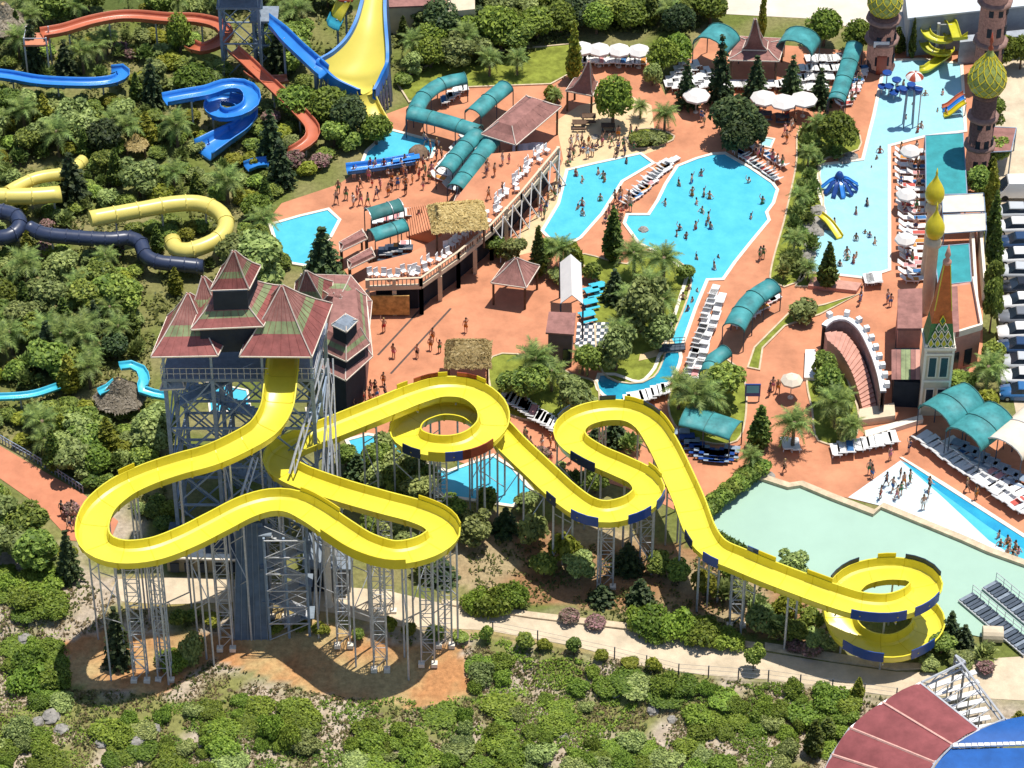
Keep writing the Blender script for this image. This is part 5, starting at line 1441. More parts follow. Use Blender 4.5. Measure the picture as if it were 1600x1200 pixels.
fh = empty('far_house', G(730, 30), 'cream flat roofed house with dark windows behind the far palms', 'house'); fh['_abs'] = 1
blockt([(700, 18), (742, 14), (742, -30), (700, -26)], 0, 4.4, 'wall', m_cream, fh)
for k in range(3):
    for zz in (1.2, 3.2): p = G(706 + 14 * k, 17.2 - 1.3 * k, 4.4); MB().box((p.x, p.y - .1, zz), (.7, .12, 1.0)).build('window', m_glass, fh)

# ---- canvas roofed arena at the lower right
ar0 = G(1440, 1180); ar = empty('canvas_arena', ar0, 'steel framed arena under a faded red canvas roof with pale seams', 'canopy'); ar['_abs'] = 1
m_redc = mat('faded_red_canvas', (.24, .07, .072), .8, .22, .7, spec=.2); m_bluc = mat('blue_canvas', (.012, .092, .33), .6, .2, .6, spec=.3)
m_seam = mat('pale_seam', (.62, .36, .30), .8, .2, 2)
Lf = [(1438, 1067, 6.4), (1379, 1098, 6.2), (1328, 1138, 5.6), (1300, 1180, 4.8), (1268, 1250, 3.6)]
Rf = [(1530, 1140, 6.4), (1488, 1164, 6.8), (1460, 1192, 6.8), (1440, 1225, 6.6), (1420, 1290, 6.0)]
for k in range(4):
    a, b_, c, d = G(*Lf[k]), G(*Rf[k]), G(*Rf[k + 1]), G(*Lf[k + 1]); rows = []
    for i in range(5):
        u = i / 4; rows.append([a.lerp(d, u).lerp(b_.lerp(c, u), j / 6) + Vector((0, 0, .35 * math.sin(math.pi * u) * (1 if 0 < i < 4 else 0))) for j in range(7)])
    bb = MB().loft(rows); bb.loft([[p - Vector((0, 0, .08)) for p in r[::-1]] for r in rows]); bb.build('red_canvas', m_redc, ar)
    if k: MB().tube(a + Vector((0, 0, .05)), b_ + Vector((0, 0, .05)), .13, 5).build('seam', m_seam, ar)
    e = MB(); e.tube(a, d, .12, 5); e.build('edge_tube', m_galv, ar); MB().tube(b_, c, .12, 5).build('edge_tube', m_galv, ar)
    if k == 0: MB().tube(a, b_, .12, 5).build('edge_tube', m_galv, ar)
    MB().tube((a.x, a.y, T(a.x, a.y) - .3), a, .14, 6).build('post', m_galv, ar)
for A, B_ in (((1440, 1066, 6.5), (1508, 1034, 6.5)), ((1493, 1024, 6.5), (1570, 1124, 6.5)), ((1508, 1034, 6.5), (1493, 1024, 6.5)), ((1530, 1140, 6.4), (1570, 1124, 6.5))):
    a, c = G(*A), G(*B_); b = MB(); dn = Vector((0, 0, -.7)); n = max(2, int((c - a).length / .9))
    b.tube(a, c, .11, 5); b.tube(a + dn, c + dn, .09, 5)
    for i in range(n): b.tube(a.lerp(c, i / n) + (dn if i % 2 else Vector()), a.lerp(c, (i + 1) / n) + (Vector() if i % 2 else dn), .05, 4)
    b.build('truss_beam', m_galv, ar)
    for p in (a, c): MB().tube((p.x, p.y, T(p.x, p.y) - .3), p, .12, 6).build('post', m_galv, ar)
for k in range(6):
    a, c = G(1448 + 14 * k, 1072 + 11 * k, 5.9), G(1500 + 10 * k, 1036 + 14 * k, 5.9); MB().tube(a, c, .05, 4).build('rafter', m_galv, ar)
    q = a.lerp(c, .3 + .1 * (k % 4)); MB().tube((q.x, q.y, T(q.x, q.y)), q, .07, 5).build('post', m_galv, ar)
gs = empty('bleachers', GT(1500, 1130), 'white metal bleacher benches in the open bay beside the red canvas', 'bleachers'); gs['_abs'] = 1
for k in range(9):
    a, c = GT(1448 + 6 * k, 1112 + 8 * k), GT(1520 + 5 * k, 1086 + 10 * k); z = .5 + .28 * (9 - k)
    a.z = c.z = T(a.x, a.y) + z
    MB().box((a + c) / 2, ((c - a).length, .5, .1), math.atan2((c - a).y, (c - a).x)).build('bench', m_white, gs)
    for f in (.1, .5, .9): p = a.lerp(c, f); MB().tube((p.x, p.y, T(p.x, p.y) - .2), p, .05, 4).build('leg', m_galv, gs)
ab = empty('blue_canvas_roof', G(1560, 1190), 'bright blue canvas roof joined to the red one at the lower right', 'canopy'); ab['_abs'] = 1
for k, q in enumerate(([(1490, 1164, 6.6), (1640, 1156, 6.6), (1640, 1112, 6.2), (1572, 1124, 6.4)], [(1420, 1260, 6.2), (1640, 1260, 6.6), (1640, 1168, 6.7), (1482, 1170, 6.6)])):
    P = [G(*p) for p in q]; rows = [[P[0].lerp(P[3], i / 4).lerp(P[1].lerp(P[2], i / 4), j / 5) + Vector((0, 0, .3 * math.sin(math.pi * i / 4))) for j in range(6)] for i in range(5)]
    MB().loft(rows).loft([[p - Vector((0, 0, .08)) for p in r[::-1]] for r in rows]).build('blue_canvas', m_bluc, ab)
    for p in P: MB().tube((p.x, p.y, T(p.x, p.y) - .3), p, .13, 6).build('post', m_galv, ab)
a, c = G(1488, 1167, 6.75), G(1645, 1162, 6.75); b = MB(); b.tube(a, c, .12, 5); MB().tube(a, c, .1, 5).build('valley_beam', m_white, ab)
for k in range(16): p = a.lerp(c, (k + .5) / 16); MB().box(p + Vector((0, 0, .12)), (.45, .35, .2)).build('clamp', m_white, ab)
KEEP += [(x, y, 26) for x, y in ((1430, 1090), (1470, 1120), (1390, 1120), (1350, 1150), (1330, 1190), (1420, 1150), (1500, 1150), (1560, 1150), (1520, 1190), (1520, 1080), (1480, 1060), (1590, 1170))]
# slatted pontoons on the basin, and a buoy drum
for lab, A, B_, wd in (('dark slatted pontoon walkway, left of two on the mint basin', (1508, 936), (1610, 1022), 1.6), ('dark slatted pontoon walkway, right of two on the mint basin', (1545, 917), (1640, 996), 1.6)):
    a, c = G(*A), G(*B_); r = empty('pontoon', (a.x, a.y, .1), lab, 'pontoon'); r['_abs'] = 1; d = (c - a); L_ = d.length; d.normalize(); l = Vector((-d.y, d.x, 0)); ang = math.atan2(d.y, d.x)
    n = int(L_ / .45)
    for k in range(n):
        p = a + d * (k + .5) * .45; MB().box((p.x, p.y, .42 + .05 * (k % 2)), (.34, wd, .14), ang).build('slat', m_dsteel if k % 4 else m_deck, r)
    for s in (-1, 1):
        b = MB(); p, q = a + l * s * wd / 2, c + l * s * wd / 2
        b.tube((p.x, p.y, .3), (q.x, q.y, .3), .12, 5)
        if s > 0:
            for zz in (.9, 1.35): b.tube((p.x, p.y, zz), (q.x, q.y, zz), .035, 4)
            for k in range(9): m_ = p.lerp(q, k / 8); b.tube((m_.x, m_.y, .3), (m_.x, m_.y, 1.35), .035, 4)
        b.build('rail', m_galv, r)
dr = MB(); p = G(1550, 998); dr.tube((p.x - .9, p.y, .6), (p.x + .9, p.y - .1, .6), .75, 14); o = dr.build('pipe_drum', m_cream); tag(o, 'cream concrete pipe drum at the edge of the mint basin', 'drum')
KEEP += [(1510, 950, 18), (1540, 970, 18), (1570, 950, 18), (1550, 995, 14)]
# ------------------------------------------------------------------ fences, cars, pool toys
def fence(px, label, h=1.3, step=2.2, m=m_dsteel, wires=3):
    P = [GT(*p) for p in px]; r = empty('wire_fence', P[0], label, 'fence'); r['_abs'] = 1
    Q = []
    for a, c in zip(P[:-1], P[1:]):
        n = max(1, int((c - a).length / step)); Q += [a.lerp(c, k / n) for k in range(n)]
    Q.append(P[-1])
    for p in Q:
        z = T(p.x, p.y); MB().tube((p.x, p.y, z - .2), (p.x, p.y, z + h), .06, 5).build('post', m, r)
    b = MB()
    for w_ in range(wires):
        for a, c in zip(Q[:-1], Q[1:]): b.tube((a.x, a.y, T(a.x, a.y) + h * (w_ + 1) / wires - .05), (c.x, c.y, T(c.x, c.y) + h * (w_ + 1) / wires - .05), .015, 3)
    b.build('wire', m, r, kind='stuff')
fence([(770, 990), (840, 1004), (960, 1030), (1060, 1056), (1200, 1066), (1300, 1080), (1400, 1094)], 'thin wire fence along the lower side of the dirt road', 1.5, 2.6)
# railing of the red path at the left
rp_ = empty('path_railing', G(60, 720), 'grey post railing along the upper side of the red path', 'railing'); rp_['_abs'] = 1
A = catmull(pts([(-40, 662), (0, 690), (65, 728), (130, 770)]), .45)
for p in A: MB().tube((p.x, p.y, 0), (p.x, p.y, .9), .06, 5).build('post', m_galvd, rp_)
b = MB()
for p, q in zip(A[:-1], A[1:]):
    for zz in (.5, .9): b.tube((p.x, p.y, zz), (q.x, q.y, zz), .05, 4)
b.build('rail', m_galvd, rp_)

def car_proto():
    def lo(rows): 
        b = MB().loft([[Vector((x, y, z)) for y, z in r] for x, r in rows]); n = len(rows[0][1])
        for ri in (0, len(rows) - 1): b.add([Vector((rows[ri][0], y, z)) for y, z in rows[ri][1]], [tuple(range(n))[::-1] if ri == 0 else tuple(range(n))])
        return b
    def sec(w_, z0, z1): return [(-w_, z0), (-w_ * 1.0, (z0 + z1) / 2), (-w_ * .93, z1), (0, z1 + .05), (w_ * .93, z1), (w_, (z0 + z1) / 2), (w_, z0), (0, z0 - .02), (-w_, z0)]
    body = lo([(-2.1, sec(.72, .35, .62)), (-1.95, sec(.84, .25, .78)), (-1.0, sec(.88, .22, .90)), (.3, sec(.88, .22, .94)), (1.5, sec(.87, .22, .94)), (1.98, sec(.82, .28, .90)), (2.08, sec(.74, .4, .75))]).mesh('body', None)
    def cab(w_, z): return [(-w_, z), (w_, z)]
    glass = MB()
    bt = [(-1.05, -.80, .9), (-1.05, .80, .9), (1.75, .78, .93), (1.75, -.78, .93)]; tp_ = [(-.35, -.62, 1.40), (-.35, .62, 1.40), (1.2, .60, 1.41), (1.2, -.60, 1.41)]
    glass.hexa([Vector(p) for p in bt][::-1], [Vector(p) for p in tp_][::-1])
    roof = MB().hexa([Vector((p[0] * 1.0 + (-.02 if p[0] < 0 else .02), p[1] * 1.02, 1.395)) for p in tp_][::-1], [Vector((p[0] * .94 + .03, p[1] * .93, 1.47)) for p in tp_][::-1])
    wh = MB().tube((0, -.1, 0), (0, .1, 0), .31, 12); rim = MB().tube((0, -.115, 0), (0, .115, 0), .17, 8)
    hl = MB().box((0, 0, 0), (.1, .3, .14))
    return body, glass.mesh('cabin_glass', m_glass), roof.mesh('roof', None), wh.mesh('wheel', mat('tyre_rubber', (.02, .02, .02), .9)), rim.mesh('rim', m_galv), hl.mesh('headlight', m_white), MB().box((0, 0, 0), (.05, .25, .12)).mesh('tail_light', m_redp)
CARP = car_proto()
PAINT = {n: mat('car_paint_' + n, c, .25, .03, 1, spec=.5, coat=.6) for n, c in {'white': (.78, .78, .77), 'silver': (.48, .50, .52), 'navy': (.02, .05, .12), 'black': (.015, .016, .02), 'grey': (.16, .17, .19), 'blue': (.03, .13, .32), 'maroon': (.18, .02, .02)}.items()}
def car(px, py, colour, label, rz=0.0, sc=1.0):
    r = empty('parked_car', G(px, py) + Vector((0, 0, .034)), label, 'car', 'cars parked in the bay at the right edge', rz); r.scale = (sc,) * 3
    for me, nm in ((CARP[0], 'body'), (CARP[2], 'roof')): o = inst(nm, me, r); setmat(o, PAINT[colour])
    inst('cabin_glass', CARP[1], r)
    for x in (-1.35, 1.3):
        for y in (-.78, .78): w_ = inst('wheel', CARP[3], r, (x, y, .31)); inst('rim', CARP[4], w_)
    for y in (-.58, .58): inst('headlight', CARP[5], r, (-2.05, y, .62)); inst('tail_light', CARP[6], r, (2.06, y, .72))
pos = 'nearest the cream awnings|second below the awnings|third below the awnings|fourth below the awnings|fifth below the awnings|sixth below the awnings|seventh below the awnings|eighth below the awnings|ninth below the awnings|tenth below the awnings|eleventh below the awnings|twelfth below the awnings|lowest in the parked line'.split('|')
for k, c in enumerate(['silver', 'white', 'navy', 'white', 'silver', 'black', 'white', 'grey', 'white', 'navy', 'silver', 'white', 'blue']):
    car(1584 + 1.2 * k + random.uniform(-4, 4), 338 + 23.5 * k, c, f'{c} hatchback, {pos[k]}', R(random.uniform(-4, 4)))
for k, c in enumerate(['black', 'white', 'silver', 'maroon', 'navy', 'white', 'silver']):
    car(1646 + 1.5 * k, 350 + 38 * k, c, f'{c} car at the frame edge, {pos[k]}', R(180 + random.uniform(-4, 4)))
# white delivery van
vn = empty('delivery_van', G(1592, 306), 'white delivery van parked at the top of the car line', 'van')
b = MB().hexa([Vector(p) for p in ((-2.4, -.95, .4), (2.3, -.95, .4), (2.3, .95, .4), (-2.4, .95, .4))], [Vector(p) for p in ((-1.3, -.88, 2.2), (2.25, -.9, 2.25), (2.25, .9, 2.25), (-1.3, .88, 2.2))]); b.build('body', PAINT['white'], vn)
MB().hexa([Vector(p) for p in ((-2.6, -.9, .4), (-1.9, -.9, .4), (-1.9, .9, .4), (-2.6, .9, .4))], [Vector(p) for p in ((-2.45, -.85, 1.0), (-1.9, -.88, 1.2), (-1.9, .88, 1.2), (-2.45, .85, 1.0))]).build('bonnet', PAINT['white'], vn)
MB().add([(-2.2, -.8, 1.25), (-2.2, .8, 1.25), (-1.42, .78, 2.12), (-1.42, -.78, 2.12)], [(3, 2, 1, 0)]).build('windscreen', m_glass, vn)
for x in (-1.6, 1.5):
    for y in (-.85, .85): inst('wheel', CARP[3], vn, (x, y, .35), sc=1.15)

# play equipment in the shallow pools
m_ygreen_s = mat('lime_yellow_fibreglass', (.50, .48, .03), .35, .1, 1, spec=.5)
p0 = G(1462, 88); hx = empty('spiral_play_slide', (p0.x, p0.y, 0), 'small lime yellow spiral slide ending in the upper shallow pool', 'water slide'); hx['_abs'] = 1
ph = [Vector((p0.x + 1.45 * math.cos(a), p0.y + 1.45 * math.sin(a), 4.2 - .27 * a)) for a in [k * .25 for k in range(52)]]
sp_ = sweep([G(1512, 58, 5.0), G(1495, 62, 4.6)] + ph, U(.5, .4, .06, .06)).build('chute', m_ygreen_s, hx)
e = ph[-1]; sweep(catmull([e, Vector((e.x - .3, e.y - 1.0, e.z - .1)), G(1447, 110, .5), G(1437, 112, .35)], .4), U(.5, .4, .06, .06)).build('chute', m_ygreen_s, hx)
MB().tube((p0.x, p0.y, 0), (p0.x, p0.y, 4.4), .2, 8).build('mast', m_galv, hx)
for k in range(8): a = ph[k * 6]; MB().tube((p0.x, p0.y, a.z), a, .06, 4).build('bracket', m_galv, hx)
def mushroom(px, py, h, label):
    r = empty('mushroom_fountain', G(px, py), label, 'fountain')
    MB().tube((0, 0, 0), (0, 0, h), .12, 8).build('stem', m_galv, r)
    for k in range(8):
        a0, a1 = k * math.pi / 4, (k + 1) * math.pi / 4; rr = [[Vector((q * math.cos(a), q * math.sin(a), h + z)) for a in (a0, (a0 + a1) / 2, a1)] for q, z in ((1.0, -.35), (.75, -.02), (.4, .18), (0.02, .25))]
        MB().loft(rr).build('segment', m_redp if k % 2 else m_white, r)
mushroom(1427, 142, 2.2, 'red and white mushroom fountain in the upper shallow pool')
tt = empty('splash_tower', G(1418, 198), 'tall blue tipping splash tower on thin legs in the upper shallow pool', 'water toy')
for x in (-.5, .5):
    for y in (-.4, .4): MB().tube((x, y, 0), (x * .8, y * .8, 4.6), .08, 6).build('leg', m_galvd, tt)
for k in range(3): MB().lathe([(.1, 0), (.4, .1), (.5, .7), (.45, .75)], 9, ((k - 1) * .8, .2 * (k % 2), 4.3 + .4 * (k % 2))).build('bucket', m_navy, tt)
MB().tube((1.1, 0, 0), (1.1, 0, 5.2), .07, 6).build('spray_pole', m_galv, tt); MB().tube((1.1, 0, 5.2), (.3, 0, 5.4), .06, 5).build('spray_arm', m_galv, tt)
fl = empty('flower_fountain', G(1388, 152), 'cluster of dark blue bowl fountains at the pool edge', 'fountain')
for k, (x, y, z) in enumerate(((0, 0, 1.2), (.8, .5, 1.7), (-.7, .4, .9), (.5, -.6, .8), (-.2, 1.1, 2.2), (1.2, -.3, 1.1))):
    MB().tube((x, y, 0), (x, y, z), .07, 5).build('stem', m_galv, fl); MB().lathe([(.08, z - .05), (.5, z + .15), (.55, z + .35), (.42, z + .3)], 9, (x, y, 0)).build('bowl', m_navy, fl)
oc = empty('octopus_slide', G(1312, 295), 'dark blue octopus shaped play slide with splayed arms in the shallow pool', 'water toy'); oc['_abs'] = 1
c = G(1310, 294)
MB().lathe([(.35, .5), (.5, 1.1), (.48, 1.6), (.3, 2.0), (.08, 2.2)], 12, (c.x, c.y, 0)).build('head', m_navy, oc)
for k in range(7):
    a = -2.9 + k * .5; d = Vector((math.cos(a), math.sin(a), 0))
    ph = catmull([c + d * .4 + Vector((0, 0, 1.3)), c + d * 1.0 + Vector((0, 0, 1.1)), c + d * 1.6 + Vector((0, 0, .6)), c + d * 2.1 + Vector((0, 0, .25))], .3)
    sweep(ph, U(.2, .16, .05, .04)).build('arm', m_navy if k % 3 else m_blu, oc)
m_rock = mat('grey_rock', (.30, .28, .25), .95, .45, 1.2, bump=.8)
def rockmesh(seed, r=1.0):
    g = random.Random(seed); b = MB(); n = 10; rows = []
    for i in range(6):
        f = i / 5; rows.append([Vector((r * math.cos(k * .628) * math.cos(f * 1.5) * g.uniform(.8, 1.15), r * math.sin(k * .628) * math.cos(f * 1.5) * g.uniform(.8, 1.15), r * .75 * math.sin(f * 1.5) - .1)) for k in range(n)])
    return b.loft(rows, closed=True, smooth=False).mesh('rock', m_rock)
ROCKS = [rockmesh(i) for i in range(4)]
rs = empty('rock_slide', G(1290, 358), 'grey rock mound with a small yellow edged slide into the shallow pool', 'water toy')
for x, y, s in ((-1.2, .6, 1.3), (-.2, 1.1, 1.1), (-1.9, -.2, .9), (.3, .3, .8), (-.9, -.7, .8)): inst('rock', ROCKS[int(s * 10) % 4], rs, (x, y, 0), sc=s)
sl = sweep(catmull([Vector((-.6, .6, 1.3)), Vector((.2, 0, .9)), Vector((.9, -1.0, .45)), Vector((1.3, -1.8, .2))], .3), U(.4, .3, .06, .05)).build('chute', m_gold, rs)
sb = empty('pool_edge_slide', G(1492, 170), 'little orange and blue slide at the right rim of the upper shallow pool', 'water slide')
for k, m in enumerate((m_or, m_blu, m_yel2)):
    sweep(catmull([Vector((.9, .5 - .8 * k, 1.6)), Vector((.2, .3 - .8 * k, 1.2)), Vector((-.8, 0 - .8 * k, .4)), Vector((-1.4, -.1 - .8 * k, .2))], .3), U(.3, .25, .05, .04)).build('chute', m, sb)
for y in (.6, -1.5): MB().tube((.9, y, 0), (.9, y, 1.6), .07, 5).build('leg', m_galv, sb)
def boulders(spots, label):
    for px, py, s in spots:
        o = inst('boulder', ROCKS[random.randrange(4)], None, GT(px, py), random.uniform(0, 6), s); auto(o, label, 'boulder', 'boulders')
boulders([(1268, 385, .8), (1262, 400, 1.0), (1256, 418, .9), (1330, 246, .8), (1318, 252, .7), (1278, 330, .9), (930, 215, .5), (978, 218, .45), (1005, 360, .6), (1200, 745, .7)], 'pale rounded boulder')
boulders([(40, 1000, .8), (80, 1120, .9), (96, 1140, .7), (60, 1128, .6), (215, 1160, .8), (240, 1140, .7), (90, 1100, .6), (390, 1100, .7), (340, 1180, .6), (1020, 1110, .6), (1050, 1125, .5), (960, 1080, .7), (880, 1150, .5), (620, 1150, .4), (1250, 1120, .5), (160, 1160, .7)], 'pale limestone boulder on the slope')
# ------------------------------------------------------------------ planting
def scale_at(py): return FPX / (G(800, py) - CAM).length
USED = []
def put(kind, px, py, hp, wp, var=None, look=None, group=None):
    """plant given by the size it has in the picture"""
    s = scale_at(py); w_ = wp / s; h = max(.4, (hp - .30 * wp) / (s * CP))
    USED.append((px, py - hp * .3, wp * .38, hp * .35))
    return plant(kind, px, py, h, w_, var, look, group)
def putpalm(px, py, hp, wp, nf=24, look=None, **k):
    s = scale_at(py); sc = (wp / s) / 4.3; h = max(.7, (hp - .38 * wp) / (s * CP))
    USED.append((px, py - hp * .3, wp * .38, hp * .35))
    return palm(px, py, h, sc, nf, look, **k)
for a in [('pine_tree', 957, 198, 88, 64), ('pine_tree', 1308, 240, 74, 62), ('pine_tree', 782, 78, 78, 72), ('pine_tree', 692, 66, 74, 66), ('pine_tree', 305, 152, 62, 66), ('pine_tree', 282, 88, 72, 44), ('pine_tree', 1286, 72, 66, 56),
          ('pine_tree', 1338, 84, 60, 46), ('pine_tree', 1145, 222, 84, 76, 3), ('pine_tree', 1172, 232, 66, 56, 3), ('pine_tree', 1150, 246, 66, 52, 3), ('pine_tree', 470, 188, 66, 70), ('pine_tree', 512, 196, 70, 74), ('pine_tree', 548, 214, 72, 60), ('pine_tree', 588, 226, 56, 52),
          ('pine_tree', 1033, 116, 62, 50), ('pine_tree', 1058, 106, 60, 48), ('pine_tree', 1060, 60, 60, 54), ('pine_tree', 838, 62, 60, 60), ('pine_tree', 905, 42, 56, 60), ('pine_tree', 985, 46, 54, 60), ('pine_tree', 1562, 110, 62, 46), ('pine_tree', 1594, 108, 58, 40),
          ('broadleaf_tree', 402, 458, 104, 92, 3, 'large grey olive tree'), ('broadleaf_tree', 372, 440, 80, 60, 2),
          ('fir_tree', 507, 442, 104, 68), ('fir_tree', 1072, 166, 76, 36), ('fir_tree', 1124, 162, 110, 44), ('fir_tree', 1180, 158, 78, 42), ('fir_tree', 1236, 155, 74, 38), ('fir_tree', 1280, 164, 64, 38),
          ('fir_tree', 55, 118, 92, 40), ('fir_tree', 105, 125, 70, 44), ('fir_tree', 240, 170, 84, 42), ('fir_tree', 115, 318, 92, 60), ('fir_tree', 425, 250, 88, 50), ('fir_tree', 440, 290, 80, 48), ('fir_tree', 110, 905, 92, 42), ('fir_tree', 187, 1040, 112, 48, None, 'narrow young conifer inside the slide shadow'),
          ('fir_tree', 1483, 1002, 60, 40), ('fir_tree', 1505, 1010, 46, 36), ('fir_tree', 960, 470, 60, 40), ('fir_tree', 1475, 58, 52, 26),
          ('cypress_tree', 896, 126, 90, 26), ('cypress_tree', 841, 434, 86, 28), ('cypress_tree', 957, 408, 92, 34), ('cypress_tree', 1291, 450, 78, 32), ('cypress_tree', 1186, 700, 78, 36), ('cypress_tree', 1190, 60, 80, 14), ('cypress_tree', 1424, 92, 62, 12),
          ('cypress_tree', 72, 205, 62, 32, 2), ('cypress_tree', 230, 225, 56, 36, 2), ('cypress_tree', 275, 460, 48, 26, 2), ('cypress_tree', 110, 612, 68, 38, 2), ('cypress_tree', 45, 402, 46, 24, 2), ('cypress_tree', 170, 712, 70, 40, 2), ('cypress_tree', 1402, 82, 44, 26),
          ('broadleaf_tree', 1237, 908, 56, 46, 2, 'small olive tree'), ('broadleaf_tree', 1177, 1048, 46, 30, 0, 'small round leafed street tree'), ('broadleaf_tree', 895, 1020, 30, 26, 1),
          ('broadleaf_tree', 1002, 520, 96, 72, 2), ('broadleaf_tree', 1030, 545, 62, 50, 2), ('broadleaf_tree', 962, 580, 80, 56, 2), ('broadleaf_tree', 918, 588, 58, 44, 0), ('broadleaf_tree', 898, 652, 76, 60, 3), ('broadleaf_tree', 822, 632, 70, 60, 0), ('broadleaf_tree', 795, 622, 50, 44, 0),
          ('broadleaf_tree', 1128, 630, 74, 60, 0), ('broadleaf_tree', 1100, 640, 60, 50, 1), ('garden_bush', 1252, 502, 42, 50, 1), ('broadleaf_tree', 1296, 640, 80, 54, 1), ('broadleaf_tree', 1290, 590, 50, 40, 1), ('garden_bush', 1318, 640, 40, 40, 0), ('garden_bush', 1322, 690, 44, 40),
          ('cypress_tree', 1545, 340, 92, 26), ('cypress_tree', 1549, 385, 90, 26), ('cypress_tree', 1551, 420, 84, 26), ('cypress_tree', 1546, 300, 60, 28), ('broadleaf_tree', 1546, 520, 92, 38, 1), ('broadleaf_tree', 1548, 470, 70, 32, 1), ('broadleaf_tree', 1530, 310, 56, 46, 1), ('broadleaf_tree', 1550, 205, 60, 34, 1), ('broadleaf_tree', 1548, 580, 56, 38, 0),
          ('broadleaf_tree', 1556, 262, 48, 40, 0), ('garden_bush', 1500, 612, 40, 50, 0), ('oleander_bush', 1505, 596, 24, 26), ('garden_bush', 1540, 640, 40, 44, 2), ('broadleaf_tree', 850, 415, 50, 40, 0), ('broadleaf_tree', 800, 410, 46, 40, 3), ('broadleaf_tree', 775, 402, 40, 34, 0),
          ('garden_bush', 895, 425, 50, 34, 2), ('garden_bush', 925, 438, 34, 34, 0), ('garden_bush', 875, 440, 30, 40, 1), ('garden_bush', 1072, 438, 30, 30, 0), ('garden_bush', 862, 160, 30, 30, 2), ('garden_bush', 1000, 226, 26, 40), ('garden_bush', 1028, 222, 24, 38), ('garden_bush', 1020, 134, 40, 34, 1),
          ('scrub_bush', 272, 1040, 46, 60, 1), ('scrub_bush', 88, 1062, 46, 64, 0), ('scrub_bush', 52, 1072, 56, 76, 1), ('scrub_bush', 770, 950, 62, 70, 0), ('scrub_bush', 800, 945, 50, 60, 2), ('scrub_bush', 742, 948, 46, 50, 3), ('scrub_bush', 1025, 985, 62, 80, 0), ('scrub_bush', 1060, 990, 60, 70, 1), ('scrub_bush', 1095, 998, 50, 70, 2), ('scrub_bush', 1135, 1004, 40, 60, 3), ('scrub_bush', 1000, 975, 46, 50, 3),
          ('oleander_bush', 890, 970, 28, 40), ('oleander_bush', 930, 978, 24, 40), ('oleander_bush', 1266, 1022, 28, 42), ('oleander_bush', 1240, 1016, 24, 36), ('oleander_bush', 460, 262, 36, 44), ('oleander_bush', 500, 262, 30, 40), ('oleander_bush', 180, 402, 30, 40), ('oleander_bush', 70, 398, 28, 40), ('oleander_bush', 845, 720, 30, 36), ('oleander_bush', 112, 806, 30, 34), ('oleander_bush', 190, 85, 26, 34), ('oleander_bush', 205, 92, 24, 30), ('oleander_bush', 1540, 1050, 26, 34)]:
    put(*a)
for a in [(1000, 186, 42, 30), (1038, 208, 60, 46), (876, 424, 74, 56), (990, 436, 84, 62), (1036, 446, 84, 66), (836, 606, 74, 72), (862, 612, 50, 52), (1086, 664, 96, 78), (1060, 640, 70, 60), (1238, 702, 76, 66), (1302, 668, 82, 66), (1328, 692, 46, 46), (1172, 738, 42, 42), (728, 90, 66, 52), (1540, 612, 86, 62),
          (985, 500, 70, 56), (1012, 480, 80, 60), (868, 165, 30, 26), (1035, 500, 60, 50), (965, 550, 60, 54), (1112, 660, 70, 56), (808, 118, 40, 40), (645, 95, 52, 46), (765, 120, 44, 44), (910, 585, 50, 44), (1262, 262, 40, 36), (1248, 330, 44, 38), (1240, 398, 46, 40), (1275, 215, 44, 36), (1262, 440, 40, 36)]:
    putpalm(*a)
# yucca strip beside the shallow pool, hedge and reeds round the basin
for px, py in [(1258, 215), (1268, 235), (1255, 240), (1272, 262), (1262, 285), (1250, 300), (1268, 312), (1258, 322), (1245, 345), (1262, 352), (1238, 368), (1252, 378), (1242, 412), (1228, 420), (1250, 428), (1222, 438), (1282, 208), (1300, 250), (1278, 240), (1265, 395)]:
    put('spiky_shrub', px + random.uniform(-3, 3), py, random.uniform(26, 38), random.uniform(24, 34))
for k in range(15):
    f = k / 14; put('garden_bush', 1100 + 84 * f + random.uniform(-3, 3), 812 - 68 * f, 34, 36, 0, 'dense hedge shrub', 'hedge shrubs along the basin')
for k in range(9):
    f = k / 8; put('spiky_shrub', 1112 + 60 * f, 848 + 34 * f, 30, 30, 0)
for px, py, h, w_ in [(1190, 990, 52, 50), (1215, 1000, 50, 46), (1245, 1004, 46, 40), (1275, 1012, 36, 40), (1300, 1018, 40, 36), (1185, 960, 40, 40), (1230, 965, 50, 50), (1265, 985, 44, 40), (1160, 940, 40, 40), (1540, 1030, 36, 44), (1470, 1020, 40, 40), (1500, 1042, 30, 40), (1450, 1045, 24, 30)]:
    put(random.choice(['garden_bush', 'spiky_shrub', 'broadleaf_tree']), px, py, h, w_)
for px, py, h, w_ in [(700, 830, 60, 50), (740, 850, 60, 56), (650, 790, 60, 56), (620, 775, 56, 50), (590, 765, 50, 46), (560, 745, 50, 46), (540, 730, 46, 40), (585, 735, 50, 44), (615, 748, 54, 48), (645, 752, 50, 46), (600, 715, 44, 40), (668, 765, 46, 44), (790, 830, 50, 44), (830, 850, 56, 50), (880, 880, 60, 54), (905, 905, 50, 50), (850, 900, 46, 44), (930, 770, 50, 46), (900, 770, 44, 44), (960, 690, 50, 46), (930, 700, 44, 40), (985, 708, 40, 40), (870, 760, 40, 44), (980, 890, 56, 50), (1030, 900, 46, 44), (1060, 910, 44, 44), (1100, 930, 50, 46), (1130, 940, 44, 40), (1000, 940, 50, 46), (940, 940, 40, 44), (690, 905, 50, 50), (660, 900, 46, 40), (640, 870, 50, 46), (610, 840, 40, 44), (580, 830, 40, 40), (1140, 905, 40, 36), (820, 800, 40, 40), (760, 800, 46, 40)]:
    put(random.choice(['garden_bush', 'broadleaf_tree', 'broadleaf_tree', 'spiky_shrub', 'fir_tree']), px, py, h, w_, None, None, 'plants among the slide supports')
